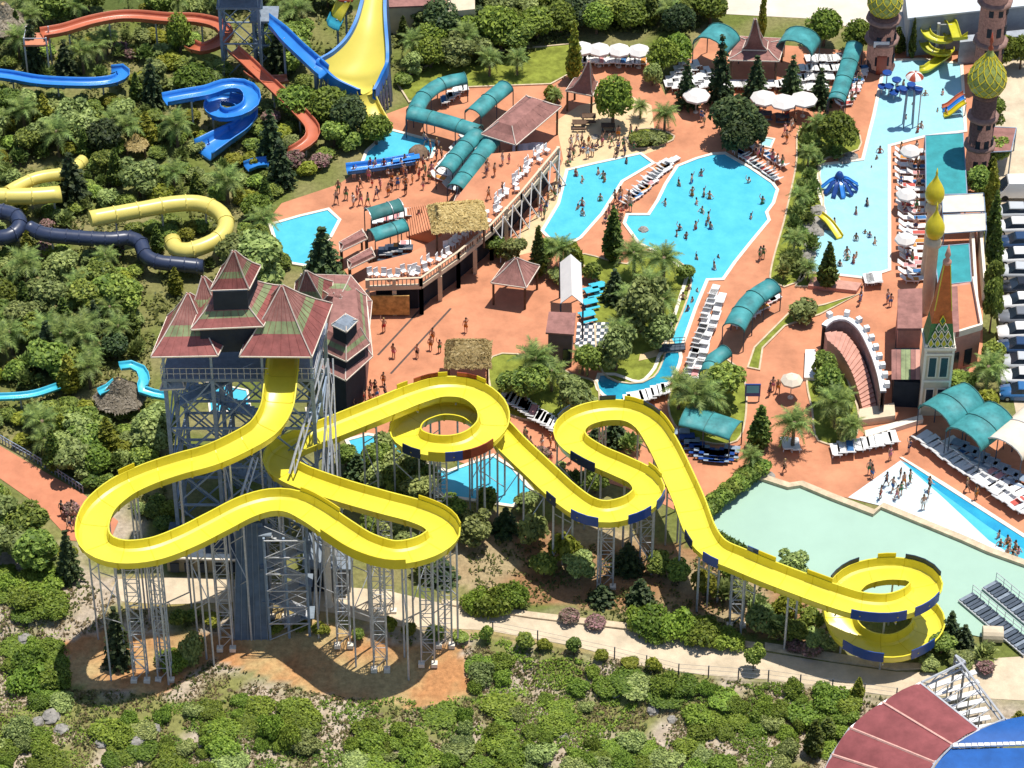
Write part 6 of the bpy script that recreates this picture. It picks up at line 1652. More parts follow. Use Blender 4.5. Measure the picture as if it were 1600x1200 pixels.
for px, py in [(300, 968), (330, 972), (280, 975), (470, 985), (500, 990), (560, 1000), (610, 985), (640, 990), (680, 1000), (720, 1000), (430, 985), (760, 1002), (820, 1012), (850, 1014), (940, 1030), (985, 1040), (1020, 1048)]:
    put('garden_bush', px, py, random.uniform(18, 30), random.uniform(20, 34), random.choice([0, 2]), 'small roadside bush', 'roadside bushes')
# ---- dense garden left of the plaza
GARDEN = [(-30, 20), (340, 20), (360, 0), (520, 0), (600, 60), (640, 130), (590, 165), (545, 240), (450, 300), (412, 345), (420, 400), (450, 425), (300, 440), (235, 560), (250, 700), (270, 840), (210, 800), (125, 760), (0, 680), (-30, 650)]
GARDEN2 = [(-30, 770), (40, 800), (75, 850), (120, 880), (120, 905), (60, 900), (-30, 880)]
TOPBAND = [(600, -30), (1150, -30), (1130, 30), (1080, 50), (900, 55), (800, 95), (640, 120), (605, 60)]
CLEAR = [((150, 466), 55, 9), ((210, 256), 46, 14), ((75, 265), 40, 12), ((20, 680), 30, 14), ((185, 520), 24, 10), ((90, 172), 30, 8), ((250, 262), 22, 8)]
def blocked(px, py, hp, wp, tol=.55):
    x0, x1, y0, y1 = px - wp * tol, px + wp * tol, py - hp * .92, py - hp * .05
    for kx, ky, r in KEEP:
        if x0 - r * .6 < kx < x1 + r * .6 and y0 - r * .6 < ky < y1 + r * .3: return True
    for (cx, cy), a, b in CLEAR:
        if ((px - cx) / a) ** 2 + ((py - cy) / b) ** 2 < 1: return True
    return False
KEEP += [(10, 712, 20), (40, 735, 20), (70, 760, 20), (98, 785, 20), (112, 812, 18), (40, 770, 8), (112, 835, 10)]
placed = []
def fill(poly, tries, dx, dy, mix, cap, sizes=1.0):
    xs = [p[0] for p in poly]; ys = [p[1] for p in poly]; n = 0
    for _ in range(tries):
        if n >= cap: break
        px, py = random.uniform(min(xs), max(xs)), random.uniform(min(ys), max(ys))
        if not inside((px, py), poly): continue
        if any(abs(px - a) < dx * .5 and abs(py - b) < dy * .5 or ((px - a) / dx) ** 2 + ((py - b) / dy) ** 2 < 1 for a, b in placed): continue
        kind = random.choices([m[0] for m in mix], [m[1] for m in mix])[0]
        base = {'broadleaf_tree': (60, 54), 'palm': (62, 58), 'garden_bush': (34, 42), 'spiky_shrub': (34, 34), 'cypress_tree': (62, 28), 'fir_tree': (76, 44), 'pine_tree': (62, 60), 'oleander_bush': (28, 36)}[kind]
        k = random.uniform(.78, 1.2) * sizes * (.86 + .14 * py / 600); hp, wp = base[0] * k, base[1] * k
        if blocked(px, py, hp, wp):
            hp, wp, kind = 24, 34, 'garden_bush'
            if blocked(px, py, hp, wp): continue
        placed.append((px, py)); n += 1
        if kind == 'palm': putpalm(px, py, hp, wp, 18, group='palms of the dense garden')
        else: put(kind, px, py, hp, wp, None, None, CAT[kind] + ' growth of the dense garden')
for u in USED: placed.append((u[0], u[1] + 20))
fill(GARDEN, 9000, 25, 18, [('broadleaf_tree', 32), ('palm', 40), ('garden_bush', 12), ('spiky_shrub', 8), ('cypress_tree', 7), ('fir_tree', 7), ('pine_tree', 4), ('oleander_bush', 3)], 330)
fill(GARDEN2, 900, 28, 20, [('broadleaf_tree', 80), ('garden_bush', 20)], 30, 1.1)
fill(TOPBAND, 1500, 30, 16, [('broadleaf_tree', 40), ('pine_tree', 40), ('fir_tree', 8), ('cypress_tree', 8), ('palm', 6)], 70, .95)
# second, lower layer in the gaps
placed2 = list(placed); placed = [(a, b + 7) for a, b in placed2]
fill(GARDEN, 5000, 17, 12, [('garden_bush', 60), ('spiky_shrub', 25), ('oleander_bush', 5)], 150, .8)
# ---- scrub on the hillside
SCRUB = [[(0, 885), (80, 885), (100, 930), (60, 960), (0, 960)], [(-20, 1130), (60, 1140), (110, 1210), (-20, 1210)], [(25, 1000), (86, 1000), (88, 1060), (120, 1102), (140, 1122), (25, 1085)], [(165, 1118), (225, 1112), (235, 1170), (170, 1180)], [(250, 1108), (330, 1085), (400, 1085), (405, 1130), (350, 1200), (260, 1200)],
         [(405, 1098), (470, 1100), (480, 1160), (400, 1165)], [(510, 1110), (600, 1112), (640, 1140), (600, 1195), (500, 1195)], [(650, 1115), (740, 1095), (760, 1210), (640, 1210)], [(735, 990), (790, 1000), (850, 1030), (900, 1030), (1000, 1055), (1005, 1085), (985, 1125), (960, 1140), (1060, 1165), (1080, 1210), (900, 1210), (880, 1165), (850, 1210), (740, 1210)], [(1020, 1055), (1110, 1065), (1090, 1085), (1020, 1085)],
         [(1090, 1075), (1250, 1065), (1265, 1110), (1230, 1210), (1090, 1210), (1060, 1110)], [(1262, 1075), (1330, 1085), (1330, 1120), (1290, 1160), (1260, 1120)]]
placed = []
def fill_scrub(poly, cap, dx=26, dy=15):
    xs = [p[0] for p in poly]; ys = [p[1] for p in poly]; n = 0
    for _ in range(700):
        if n >= cap: break
        px, py = random.uniform(min(xs), max(xs)), random.uniform(min(ys), max(ys))
        if not inside((px, py), poly): continue
        if any(((px - a) / dx) ** 2 + ((py - b) / dy) ** 2 < 1 for a, b in placed): continue
        if noise.noise(Vector((px * .016, py * .026, 4.4))) + .5 * noise.noise(Vector((px * .05, py * .08, 2.2))) < -.02: continue
        k = random.uniform(.55, 1.45)
        if blocked(px, py + 12, 40, 50, .4): continue
        placed.append((px, py)); n += 1
        put('scrub_bush', px, py + 12, (15 + 13 * k) * random.uniform(.8, 1.25), 46 * k, None, None, 'scrub bushes on the hillside')
for p in SCRUB: fill_scrub(p, 75)
for px, py, h, w_ in [(45, 1045, 50, 60), (425, 1150, 50, 46), (455, 1165, 46, 40), (1270, 1180, 70, 32), (1292, 1150, 40, 30), (1340, 1090, 40, 20), (1590, 1140, 40, 30), (300, 1030, 60, 50)]:
    put('cypress_tree' if w_ < 35 else 'scrub_bush', px, py, h, w_)
# ---- things nobody could count: dry grass and ground cover
def cover(name, n, poly, m, size, asp, lift, up, seed, keepout=None):
    g = np.random.default_rng(seed); P = []; Nn = []
    xs = [p[0] for p in poly]; ys = [p[1] for p in poly]
    while len(P) < n:
        px, py = g.uniform(min(xs), max(xs)), g.uniform(min(ys), max(ys))
        if not inside((px, py), poly): continue
        if noise.noise(Vector((px * .02, py * .03, seed))) + noise.noise(Vector((px * .06, py * .09, seed))) * .7 < -.05: continue
        if keepout and any(inside((px, py), k) for k in keepout): continue
        q = GT(px, py); P.append((q.x, q.y, q.z + lift * g.uniform(.2, 1))); a = g.uniform(0, 6.28)
        Nn.append((math.cos(a), math.sin(a), up * g.uniform(.3, 1.6)))
    o = bpy.data.objects.new(name, leaf_mesh(name, m, P, Nn, size, asp, seed)); COL.objects.link(o); o['kind'] = 'stuff'
m_dry = leaf_mat('dry_grass_blades', (.28, .22, .10), (.50, .42, .24)); m_wild = leaf_mat('wild_herbs', (.07, .09, .025), (.20, .21, .06))
m_scr = MATS['scrub_leaves']
ORANGE = [(95, 1000), (160, 985), (330, 990), (430, 955), (560, 985), (640, 1010), (720, 1000), (740, 1090), (640, 1110), (480, 1080), (330, 1030), (250, 1085), (110, 1075)]
ROADS = [ORANGE, [(180, 900), (700, 935), (1100, 995), (1500, 1030), (1700, 1010), (1700, 1095), (1400, 1092), (1100, 1058), (760, 988), (520, 962), (180, 950)], [(0, 690), (190, 815), (170, 855), (100, 850), (0, 755)]]
cover('dry_grass', 14000, [(-20, 900), (300, 950), (560, 1000), (900, 1020), (1400, 1095), (1330, 1210), (-20, 1210)], m_dry, .16, 2.4, .18, .6, 5, ROADS)
cover('wild_herbs', 9000, [(-20, 880), (300, 940), (560, 990), (900, 1015), (1400, 1090), (1330, 1210), (-20, 1210)], m_wild, .2, 1.6, .2, 1.2, 6, ROADS)
cover('wild_herbs', 8000, SCRUB[8], m_scr, .15, 1.5, .3, 1.6, 21)
cover('wild_herbs', 6000, SCRUB[10], m_scr, .15, 1.5, .3, 1.6, 22)
cover('wild_herbs', 6000, [(250, 1100), (730, 1090), (730, 1210), (250, 1210)], m_scr, .15, 1.5, .3, 1.6, 23)
cover('wild_herbs', 3000, [(-20, 880), (110, 900), (110, 1100), (240, 1110), (230, 1210), (-20, 1210)], m_scr, .15, 1.5, .3, 1.6, 24)
cover('ground_cover', 16000, GARDEN, m_wild, .26, 1.6, .4, 1.4, 8, ROADS)
cover('ground_cover', 2500, [(700, 800), (1080, 870), (1290, 950), (1310, 1010), (1000, 975), (700, 930)], m_wild, .2, 1.8, .3, 1.0, 9, ROADS)
cover('ground_cover', 5000, TOPBAND, m_wild, .3, 1.6, .4, 1.4, 12)
# ------------------------------------------------------------------ loungers, parasols, tables
def lounger_mesh():
    b = MB()
    b.box((0, -.25, .34), (.66, 1.3, .08))
    b.box((0, .66, .56), (.66, .75, .07), 0, Matrix.Rotation(R(38), 4, 'X'))
    for x in (-.28, .28):
        for y in (-.8, .35): b.box((x, y, .15), (.07, .07, .32))
        b.box((x, -.25, .28), (.05, 1.3, .06))
    return b.mesh('sun_lounger', m_white)
LM = lounger_mesh(); NL = [0]
m_tan_t = mat('red_towel', (.50, .10, .08), .9, .2, 3); TOW = [mat('blue_towel', (.05, .16, .36), .9, .2, 3), m_tan_t, mat('orange_towel', (.60, .25, .06), .9, .2, 3), mat('pink_towel', (.60, .28, .28), .9, .2, 3)]
def lounger(px, py, ang, towel=False, sc=1.0, group='white sun loungers by the pools', look='white sun lounger', z=.05):
    p = G(px, py) if z < 1 else G(px, py, z); NL[0] += 1
    r = inst('sun_lounger', LM, None, (p.x, p.y, z), R(ang + random.uniform(-5, 5)), sc)
    if towel:
        t = MB().box((0, -.25, .395), (.52, 1.2, .03)).build('towel', random.choice(TOW), r)
        look = look + ' with bright towel'
    auto(r, look, 'sun lounger', group); return r
def row(x0, y0, x1, y1, n, ang, tw=.15, sc=1.05, jit=2.0, **k):
    for i in range(n):
        f = (i + .5) / n; lounger(x0 + (x1 - x0) * f + random.uniform(-jit, jit), y0 + (y1 - y0) * f + random.uniform(-jit, jit) * .6, ang, random.random() < tw, sc, **k)
row(1116, 456, 1066, 618, 21, 165, .05, 1.2)
row(1128, 468, 1076, 622, 12, 165, .05, 1.2)
row(788, 622, 872, 676, 14, 160, .05, 1.25)
row(976, 634, 1046, 612, 8, 190, .05, 1.15)
row(1300, 712, 1402, 690, 9, 185, .1, 1.25)
row(1436, 686, 1606, 806, 20, 128, .1, 1.25)
row(1475, 690, 1610, 788, 12, 128, .2, 1.1)
row(905, 100, 1008, 102, 13, 180, .1); row(908, 86, 1005, 88, 9, 180, .3)
row(986, 318, 1052, 252, 15, 130, .35); row(976, 322, 1040, 256, 9, 130, .35)
row(1152, 240, 1212, 284, 11, 225, .4); row(1176, 232, 1222, 262, 6, 225, .4)
row(1352, 443, 1376, 441, 5, 182, 0, 1.2)
row(1412, 235, 1420, 445, 20, 85, .5); row(1430, 235, 1434, 445, 18, 95, .5)
row(1345, 108, 1318, 168, 12, 100, .5); row(1335, 108, 1310, 160, 9, 100, .4)
for q in range(4): row(1040 + 12 * q, 142 + 2 * q, 1074 + 18 * q, 90 + 12 * q, 7, 190, 0)
row(1130, 138, 1170, 138, 6, 185, 0)
for q in range(4): row(1262 - 10 * q, 98 + 15 * q, 1322 - 10 * q, 96 + 15 * q, 9, 185, 0)
row(1190, 140, 1232, 136, 6, 185, 0)
row(802, 238, 846, 236, 8, 180, 0); row(690, 165, 728, 140, 8, 190, .2)
row(705, 300, 760, 235, 12, 60, .2); row(685, 285, 735, 222, 10, 60, .2)
row(582, 352, 640, 338, 7, 180, .3); row(592, 400, 640, 388, 6, 180, .3)
row(1150, 512, 1210, 468, 9, 120, .3)
row(1222, 700, 1250, 705, 2, 182, 0, 1.3)
# terrace chairs along the balustrade
def chair_mesh():
    b = MB(); b.box((0, 0, .44), (.46, .46, .06)); b.box((0, .22, .74), (.46, .06, .56))
    for x in (-.2, .2):
        for y in (-.2, .2): b.box((x, y, .2), (.05, .05, .44))
    return b.mesh('plastic_chair', m_white)
CM = chair_mesh()
def chair(p, rz, group): o = inst('plastic_chair', CM, None, p, rz, 1.15); auto(o, 'white plastic chair', 'chair', group); return o
TF = [Vector((p.x, p.y, ZT)) for p in TP[:6]]
for i, n in ((0, 8), (1, 8), (2, 8), (3, 10), (4, 14)):
    a, c = TF[i], TF[i + 1]; ang = math.atan2((c - a).y, (c - a).x); nr = Vector((-(c - a).y, (c - a).x, 0)).normalized()
    for k in range(n): chair(a.lerp(c, (k + .5) / n) + nr * random.uniform(.8, 1.9), ang + random.uniform(-.6, .6), 'chairs on the terrace')
# parasols
def parasol(px, py, label, m=None, h=2.4, r_=1.5):
    r = empty('parasol', G(px, py), label, 'parasol', 'white parasols')
    MB().tube((0, 0, 0), (0, 0, h + .5), .05, 6).build('pole', m_galv, r); MB().lathe([(.3, 0), (.3, .12), (.08, .16)], 8).build('foot', m_cop, r)
    b = MB(); n = 8; up = []; 
    for q, z in ((r_, h - .1), (r_ * .55, h + .32), (.05, h + .55)): up.append([Vector((q * math.cos(k * 6.2832 / n), q * math.sin(k * 6.2832 / n), z - (0 if k % 2 else 0))) for k in range(n)])
    b.loft(up, closed=True, smooth=False); b.loft([[p - Vector((0, 0, .05)) for p in l][::-1] for l in up], closed=True, smooth=False); b.build('canopy', m or m_wcanvas, r)
    v = MB(); rim = [Vector((r_ * math.cos(k * 6.2832 / n), r_ * math.sin(k * 6.2832 / n), h - .1)) for k in range(n)]
    v.loft([rim, [p - Vector((0, 0, .22)) for p in rim]], closed=True, smooth=False); v.build('valance', m or m_wcanvas, r)
for k, (x, y) in enumerate([(909, 102), (936, 104), (967, 105), (998, 106)]): parasol(x, y, 'white parasol, ' + ['first', 'second', 'third', 'fourth'][k] + ' from the cypress in the far lounger row', r_=1.3)
for x, y, l in [(1087, 176, 'white parasol in front of the fir left of the bar'), (1192, 180, 'white parasol nearest the big dark pine by the plaza'), (1222, 186, 'grey white parasol over a dark table, middle of three'), (1254, 182, 'white parasol nearest the yucca strip by the plaza'), (1448, 128, 'white parasol at the far end of the shallow pool')][:4]: parasol(x, y, l)
parasol(1235, 622, 'cream straw coloured parasol on the plaza above the single palm', m_ccanvas, 2.4, 1.1)
parasol(1420, 262, 'pale parasol among crowded loungers beside the teal net', m_wcanvas, 2.3, 1.1); parasol(1414, 330, 'white parasol halfway along the crowded lounger strip', m_wcanvas, 2.3, 1.1); parasol(1412, 400, 'white parasol at the near end of the crowded lounger strip', m_wcanvas, 2.3, 1.1)
# picnic tables under the curved canopy and elsewhere
def table(px, py, m, look, rz=0.0, z=.05):
    p = G(px, py); r = empty('dining_table', (p.x, p.y, z), rz=rz)
    MB().box((0, 0, .72), (1.5, .8, .06)).build('tabletop', m, r)
    for s in (-1, 1): MB().box((0, s * .75, .42), (1.5, .3, .05)).build('bench', m, r)
    for s in (-.6, .6): MB().box((s, 0, .36), (.08, 1.6, .08)).box((s, 0, .2), (.1, .5, .7)).build('trestle', m_dsteel, r)
    auto(r, look, 'table', 'picnic tables'); return r
for k in range(11):
    f = k / 10; table(1065 + 78 * f, 682 + 34 * math.sin(f * 2.2) + 2, m_navy if k % 2 else m_galvd, 'blue grey picnic table', R(-10 * f))
for k in range(7): table(1498 + 16 * k, 702 + 9 * k, m_galvd, 'blue grey picnic table', R(-30))
for px, py in [(925, 462), (922, 480), (918, 500), (935, 455)]: table(px, py, m_blu_l, 'pale blue dining table', R(20))
for px, py in [(920, 190), (905, 200), (950, 205)]: table(px, py, m_wood, 'dark wooden table')
for px, py in [(602, 405), (618, 400), (634, 396), (1222, 190), (1195, 186)]: table(px, py, m_dsteel, 'dark dining table')
bo = empty('notice_board', G(1175, 628), 'dark blue notice board on legs beside the round cypress', 'notice board')
MB().box((0, 0, 1.5), (1.5, .12, 1.5)).build('panel', m_navy, bo); MB().box((0, -.07, 1.65), (1.2, .03, .9)).build('poster', m_blu_l, bo)
for s in (-.65, .65): MB().box((s, 0, .4), (.1, .1, .9)).build('leg', m_dsteel, bo)

# ------------------------------------------------------------------ people
SKIN = [mat('skin_' + n, c, .6, .08, 4) for n, c in (('pale', (.62, .38, .27)), ('tan', (.48, .27, .18)), ('brown', (.32, .17, .11)))]
SWIM = {n: mat('swim_' + n, c, .8, .1, 4) for n, c in {'red': (.45, .03, .03), 'navy': (.02, .03, .10), 'blue': (.03, .15, .42), 'black': (.02, .02, .022), 'white': (.75, .75, .72), 'orange': (.55, .18, .02), 'green': (.04, .22, .08), 'pink': (.60, .18, .25)}.items()}
HAIR = [mat('hair_' + n, c, .7, .2, 5) for n, c in (('dark', (.025, .018, .014)), ('brown', (.09, .05, .025)), ('fair', (.35, .23, .10)))]
def body_proto(J, name):
    """J: joint -> (position, radius); grown as one continuous skin"""
    edges = [('pelvis', 'belly'), ('belly', 'chest'), ('chest', 'neck'), ('neck', 'head'), ('head', 'crown')]
    for s in 'lr': edges += [('chest', 'shoulder' + s), ('shoulder' + s, 'elbow' + s), ('elbow' + s, 'wrist' + s), ('wrist' + s, 'hand' + s), ('pelvis', 'hip' + s), ('hip' + s, 'knee' + s), ('knee' + s, 'ankle' + s), ('ankle' + s, 'toe' + s)]
    ks = list(J); me = bpy.data.meshes.new(name); me.from_pydata([J[k][0] for k in ks], [(ks.index(a), ks.index(b)) for a, b in edges], [])
    o = bpy.data.objects.new(name, me); COL.objects.link(o)
    o.modifiers.new('skin', 'SKIN'); sd_ = o.modifiers.new('sub', 'SUBSURF'); sd_.levels = sd_.render_levels = 1
    for i, k in enumerate(ks): me.skin_vertices[0].data[i].radius = (J[k][1],) * 2
    me.skin_vertices[0].data[ks.index('pelvis')].use_root = True
    dg = bpy.context.evaluated_depsgraph_get(); out = bpy.data.meshes.new_from_object(o.evaluated_get(dg)); out.name = name
    bpy.data.objects.remove(o); bpy.data.meshes.remove(me)
    out.polygons.foreach_set('use_smooth', [True] * len(out.polygons)); out.materials.clear(); out.materials.append(SKIN[0]); return out
def joints(step=0.0, armx=.26, armf=0.0, bend=0.0, female=False, up=False):
    J = {'pelvis': ((0, 0, .95), .125), 'belly': ((0, 0, 1.10), .115), 'chest': ((0, .02 + bend * .2, 1.34), .135 if not female else .12), 'neck': ((0, .01 + bend * .3, 1.50), .055), 'head': ((0, -.01 + bend * .3, 1.60), .095), 'crown': ((0, 0 + bend * .3, 1.70), .085)}
    for s, x in (('l', -1), ('r', 1)):
        f = step * x
        J['shoulder' + s] = ((x * .17, bend * .2, 1.40), .06)
        if up and x > 0: J['elbow' + s] = ((x * .30, -.10, 1.62), .045); J['wrist' + s] = ((x * .22, -.14, 1.86), .034); J['hand' + s] = ((x * .2, -.15, 1.96), .04)
        else: J['elbow' + s] = ((x * armx, bend * .1 + f * .35, 1.13), .045); J['wrist' + s] = ((x * (armx + .02), -.08 + f * .6 - armf, .90 + armf * .6), .033); J['hand' + s] = ((x * (armx + .01), -.12 + f * .65 - armf * 1.2, .81 + armf * .7), .038)
        J['hip' + s] = ((x * .10, 0, .88), .10); J['knee' + s] = ((x * .11, -.04 - f * .35, .49), .065); J['ankle' + s] = ((x * .11, .02 - f * .8, .08), .045); J['toe' + s] = ((x * .12, -.14 - f * .8, .035), .035)
    return J
def sit(J):
    J = dict(J)
    for s, x in (('l', -1), ('r', 1)):
        J['knee' + s] = ((x * .12, -.46, .90), .07); J['ankle' + s] = ((x * .12, -.55, .47), .045); J['toe' + s] = ((x * .12, -.68, .43), .035); J['hip' + s] = ((x * .1, -.08, .90), .10)
        J['elbow' + s] = ((x * .25, -.1, 1.15), .045); J['wrist' + s] = ((x * .18, -.32, 1.0), .034); J['hand' + s] = ((x * .16, -.40, .98), .038)
    return {k: ((p[0], p[1], p[2] - .46), r) for k, (p, r) in J.items()}
def lie(J):
    return {k: ((p[0], (p[2] - .95) * .98, .48 + (.0 if p[2] < 1.0 else (p[2] - 1.0) * .42) - p[1] * .4), r) for k, (p, r) in J.items()}
POSES = {'standing': joints(), 'walking': joints(.33, .25), 'waving': joints(0, .26, up=True), 'wading': joints(.1, .34, .12), 'sitting': sit(joints()), 'lying': lie(joints(0, .24))}
BODY = {k: body_proto(J, 'body') for k, J in POSES.items()}
def wear(J, name, parts):
    b = MB()
    for a, c, r0, r1 in parts: b.tube(J[a][0] if isinstance(a, str) else a, J[c][0] if isinstance(c, str) else c, r0, 8, r1)
    return b.mesh(name, SWIM['red'])
def lerp3(a, b, t): return tuple(x + (y - x) * t for x, y in zip(a, b))
SHORTS = {}; TOPS = {}; HAIRM = {}
for k, J in POSES.items():
    pel, bel = J['pelvis'][0], J['belly'][0]
    b = MB(); b.tube(lerp3(pel, bel, -.25), lerp3(pel, bel, .6), .165, 9, .15)
    for s in 'lr': b.tube(J['hip' + s][0], lerp3(J['hip' + s][0], J['knee' + s][0], .55), .115, 8, .10)
    SHORTS[k] = b.mesh('swim_shorts', SWIM['red'])
    b = MB(); b.tube(lerp3(J['belly'][0], J['chest'][0], .55), lerp3(J['chest'][0], J['neck'][0], .25), .15, 9, .15); TOPS[k] = b.mesh('swim_top', SWIM['red'])
    h, c = Vector(J['head'][0]), Vector(J['crown'][0]); d = (c - h).normalized(); bk = Vector((0, .03, 0)) if k != 'lying' else Vector((0, .02, -.02))
    b = MB(); b.tube(h + bk, c + d * .045 + bk, .112, 9, .075); HAIRM[k] = b.mesh('hair', HAIR[0])
PN = [0]
def person(px, py, pose, rz=None, z=.05, place='', group='people in the park', wet=False, child=False):
    p = G(px, py, z) if z > .5 else G(px, py); o = empty('person', (p.x, p.y, z - (random.uniform(.7, 1.15) if wet else 0)), rz=random.uniform(0, 6.28) if rz is None else rz)
    o.scale = (.72,) * 3 if child else (random.uniform(.98, 1.08),) * 3
    sk = random.choices(SKIN, [4, 5, 2])[0]
    b = inst('body', BODY[pose], o); setmat(b, sk)
    c = random.choice(list(SWIM)); s = inst('swim_shorts', SHORTS[pose], o); setmat(s, SWIM[c])
    female = random.random() < .45
    if female: t = inst('swim_top', TOPS[pose], o); setmat(t, SWIM[c])
    h = inst('hair', HAIRM[pose], o); setmat(h, random.choices(HAIR, [6, 3, 1])[0])
    verb = 'wading' if wet else pose
    auto(o, f'person in {c} {"swimwear" if female else "swim shorts"} {verb}', 'person', group); PN[0] += 1
    return o
def crowd(n, poly, poses, z=.05, **k):
    xs = [p[0] for p in poly]; ys = [p[1] for p in poly]; c = 0; got = []
    for _ in range(n * 40):
        if c >= n: break
        px, py = random.uniform(min(xs), max(xs)), random.uniform(min(ys), max(ys))
        if not inside((px, py), poly) or any(abs(px - a) < 7 and abs(py - b) < 5 for a, b in got): continue
        got.append((px, py)); person(px, py, random.choice(poses), z=z, child=random.random() < .18, **k); c += 1
U_ = ['standing', 'walking', 'standing', 'waving']
for x, y in [(673, 548), (687, 552), (676, 535), (781, 276), (796, 280), (563, 296), (1192, 405), (1187, 408), (1386, 475), (1391, 480), (1345, 470), (1343, 478), (1390, 720), (1358, 742), (1362, 748), (1420, 708), (1225, 740), (1510, 770), (1524, 782), (860, 700), (820, 690), (872, 268), (1120, 200), (1096, 190), (1100, 198), (1207, 612), (1215, 615), (1202, 620), (655, 350), (652, 560), (728, 520), (615, 560), (600, 520), (735, 300)]:
    person(x, y, random.choice(U_), group='people walking on the paving')
crowd(24, [(545, 272), (662, 258), (665, 280), (640, 300), (548, 300)], U_, group='people queueing by the landing pool')
crowd(12, [(662, 225), (692, 232), (690, 290), (660, 300), (655, 275)], U_, group='people on the slope by the landing pool')
crowd(10, [(520, 300), (640, 300), (640, 325), (520, 325)], U_, group='people above the left pool')
crowd(18, [(556, 610), (600, 600), (612, 645), (560, 660), (548, 640)], U_, group='crowd beside the slide loop')
crowd(10, [(800, 690), (870, 700), (900, 730), (840, 735)], U_, group='people below the lounger row')
crowd(26, [(885, 225), (1000, 215), (1008, 238), (890, 262)], U_ + ['sitting'], group='people on the sand by the leaf shaped pool')
crowd(10, [(835, 330), (870, 290), (878, 300), (850, 345)], U_, group='people along the sand strip')
crowd(8, [(1175, 240), (1225, 240), (1225, 285), (1215, 290)], U_, group='people right of the big pool')
crowd(8, [(1225, 170), (1245, 170), (1240, 240), (1225, 240)], U_, group='people near the yucca strip')
crowd(14, [(940, 335), (975, 300), (990, 320), (970, 370), (945, 380)], U_ + ['sitting'], group='people on the paving spit between the pools')
crowd(14, [(1405, 230), (1440, 230), (1440, 445), (1405, 445)], U_, group='people among the crowded loungers')
crowd(8, [(1310, 110), (1350, 110), (1330, 180), (1312, 185)], U_, group='people beside the long narrow canopy')
crowd(14, [(0, 60), (50, 55), (52, 75), (0, 78)], U_, group='crowd at the top left hut')
crowd(6, [(95, 800), (125, 800), (125, 840), (100, 835)], U_, group='people at the end of the red path')
crowd(8, [(760, 250), (830, 240), (800, 300), (745, 330)], U_, z=ZT, group='people on the terrace')
crowd(22, [(1062, 270), (1130, 250), (1200, 295), (1190, 340), (1125, 430), (1090, 430), (1070, 400), (1020, 340), (1045, 300)], ['wading', 'waving'], z=.08, wet=True, group='bathers in the big pool')
crowd(5, [(1070, 450), (1095, 450), (1065, 530), (1050, 530)], ['wading'], z=.08, wet=True, group='bathers in the pool channel')
crowd(10, [(890, 275), (1000, 250), (940, 320), (880, 370), (865, 355)], ['wading', 'standing'], z=.08, wet=True, group='bathers in the leaf shaped pool')
crowd(16, [(1340, 262), (1380, 235), (1382, 420), (1310, 425), (1270, 405), (1300, 330), (1330, 330)], ['wading', 'standing'], z=.08, wet=True, group='bathers in the shallow pool')
crowd(10, [(1400, 105), (1490, 150), (1490, 200), (1390, 215)], ['wading', 'standing'], z=.08, wet=True, group='bathers in the upper shallow pool')
crowd(11, [(1395, 735), (1460, 770), (1440, 800), (1370, 785)], ['standing', 'walking', 'wading'], z=.08, group='bathers on the wave pool beach')
crowd(8, [(1545, 830), (1600, 865), (1600, 880), (1550, 850)], ['wading'], z=.1, wet=True, group='bathers in the deep end of the wave pool')
for px, py in [(1392, 740), (1404, 745)]: pass
open('/tmp/cnt.txt', 'w').write(str((NP, NL, PN, COUNT))) if False else print('palms', NP, 'loungers', NL, 'people', PN, COUNT)
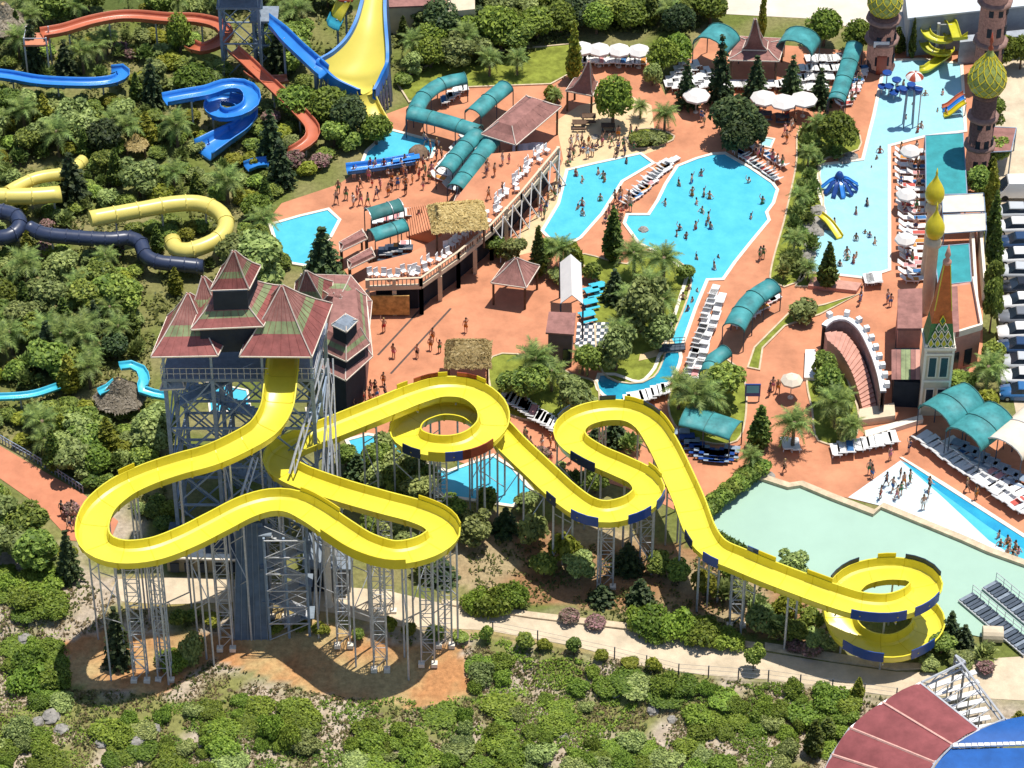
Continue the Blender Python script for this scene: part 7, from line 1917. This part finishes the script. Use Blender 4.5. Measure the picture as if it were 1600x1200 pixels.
# ------------------------------------------------------------------ labels that single each thing out
MARKS = [(370, 600, 'pagoda tower'), (550, 80, 'boomerang slide'), (1130, 330, 'big pool'), (940, 300, 'leaf shaped pool'), (1330, 370, 'shallow pool'), (1440, 150, 'upper shallow pool'), (950, 150, 'sandy round pine'),
 (1385, 950, 'yellow end helix'), (700, 670, 'yellow upper loop'), (160, 830, 'left yellow bend'), (690, 850, 'right yellow bend'), (950, 720, 'yellow S bend'), (1300, 850, 'mint green basin'), (1420, 1140, 'red canvas roof'),
 (700, 420, 'balustraded terrace'), (890, 450, 'white tent'), (1455, 560, 'striped spire'), (620, 240, 'landing pool'), (470, 370, 'upper left pool'), (300, 340, 'pale yellow tube slide'), (100, 370, 'dark tube slide'),
 (360, 160, 'blue coil slide'), (330, 50, 'orange bend'), (90, 128, 'blue left slide'), (190, 620, 'straw hut'), (60, 760, 'red path'), (1000, 1010, 'dirt road'), (1220, 1050, 'lower dirt road'), (620, 950, 'upper dirt road'),
 (1520, 110, 'green onion dome'), (1580, 420, 'car park'), (1180, 75, 'spired bar roof'), (960, 80, 'white parasol row'), (1100, 660, 'teal curved canopy'), (1180, 480, 'long teal canopy'), (1450, 760, 'wave pool'), (1300, 600, 'stair garden'), (720, 200, 'zigzag teal canopy'), (810, 190, 'big brown hall roof'), (800, 430, 'brown pavilion'), (1050, 500, 'pool channel'), (150, 60, 'orange chute'), (60, 290, 'left yellow tube'),
 (60, 500, 'left edge grove'), (200, 480, 'garden clearing'), (420, 400, 'grey olive tree'), (1040, 90, 'far bar grove'), (700, 40, 'far grove'), (540, 20, 'far yellow ramp'), (390, 1100, 'hillside gully'), (160, 1150, 'rocky gully'), (850, 1120, 'bare dirt scar'), (60, 960, 'left hillside'), (640, 1160, 'lower hillside'), (1150, 1150, 'green hillside')]
_u = 'first second third fourth fifth sixth seventh eighth ninth tenth eleventh twelfth thirteenth fourteenth fifteenth sixteenth seventeenth eighteenth nineteenth'.split()
_t = 'twent thirt fort fift sixt sevent eight ninet'.split()
ORD = [''] + [_u[k] + ' ' for k in range(1, 19)]
for t_ in _t: ORD += [t_ + 'ieth '] + [t_ + 'y-' + u_ + ' ' for u_ in _u[:9]]
def write_labels():
    bins = {}
    for o, look in AUTO:
        x, y = proj(o.location)
        d, mk = min(((x - a) ** 2 + (1.4 * (y - b)) ** 2, (a, b, n)) for a, b, n in MARKS)
        dx, dy = x - mk[0], y - mk[1]
        rel_ = ('left of' if dx < 0 else 'right of') if abs(dx) > abs(dy) * 1.2 else ('behind' if dy < 0 else 'in front of')
        bins.setdefault((look, rel_, mk[2]), []).append((d, o))
    for (look, rel_, mk), L in bins.items():
        L.sort(key=lambda q: q[0])
        for k, (d, o) in enumerate(L):
            if len(L) == 1: o['label'] = f'{look} {rel_} the {mk}'
            else: o['label'] = f'{look} {rel_} the {mk}, {ORD[min(k, 90)]}nearest'
write_labels()
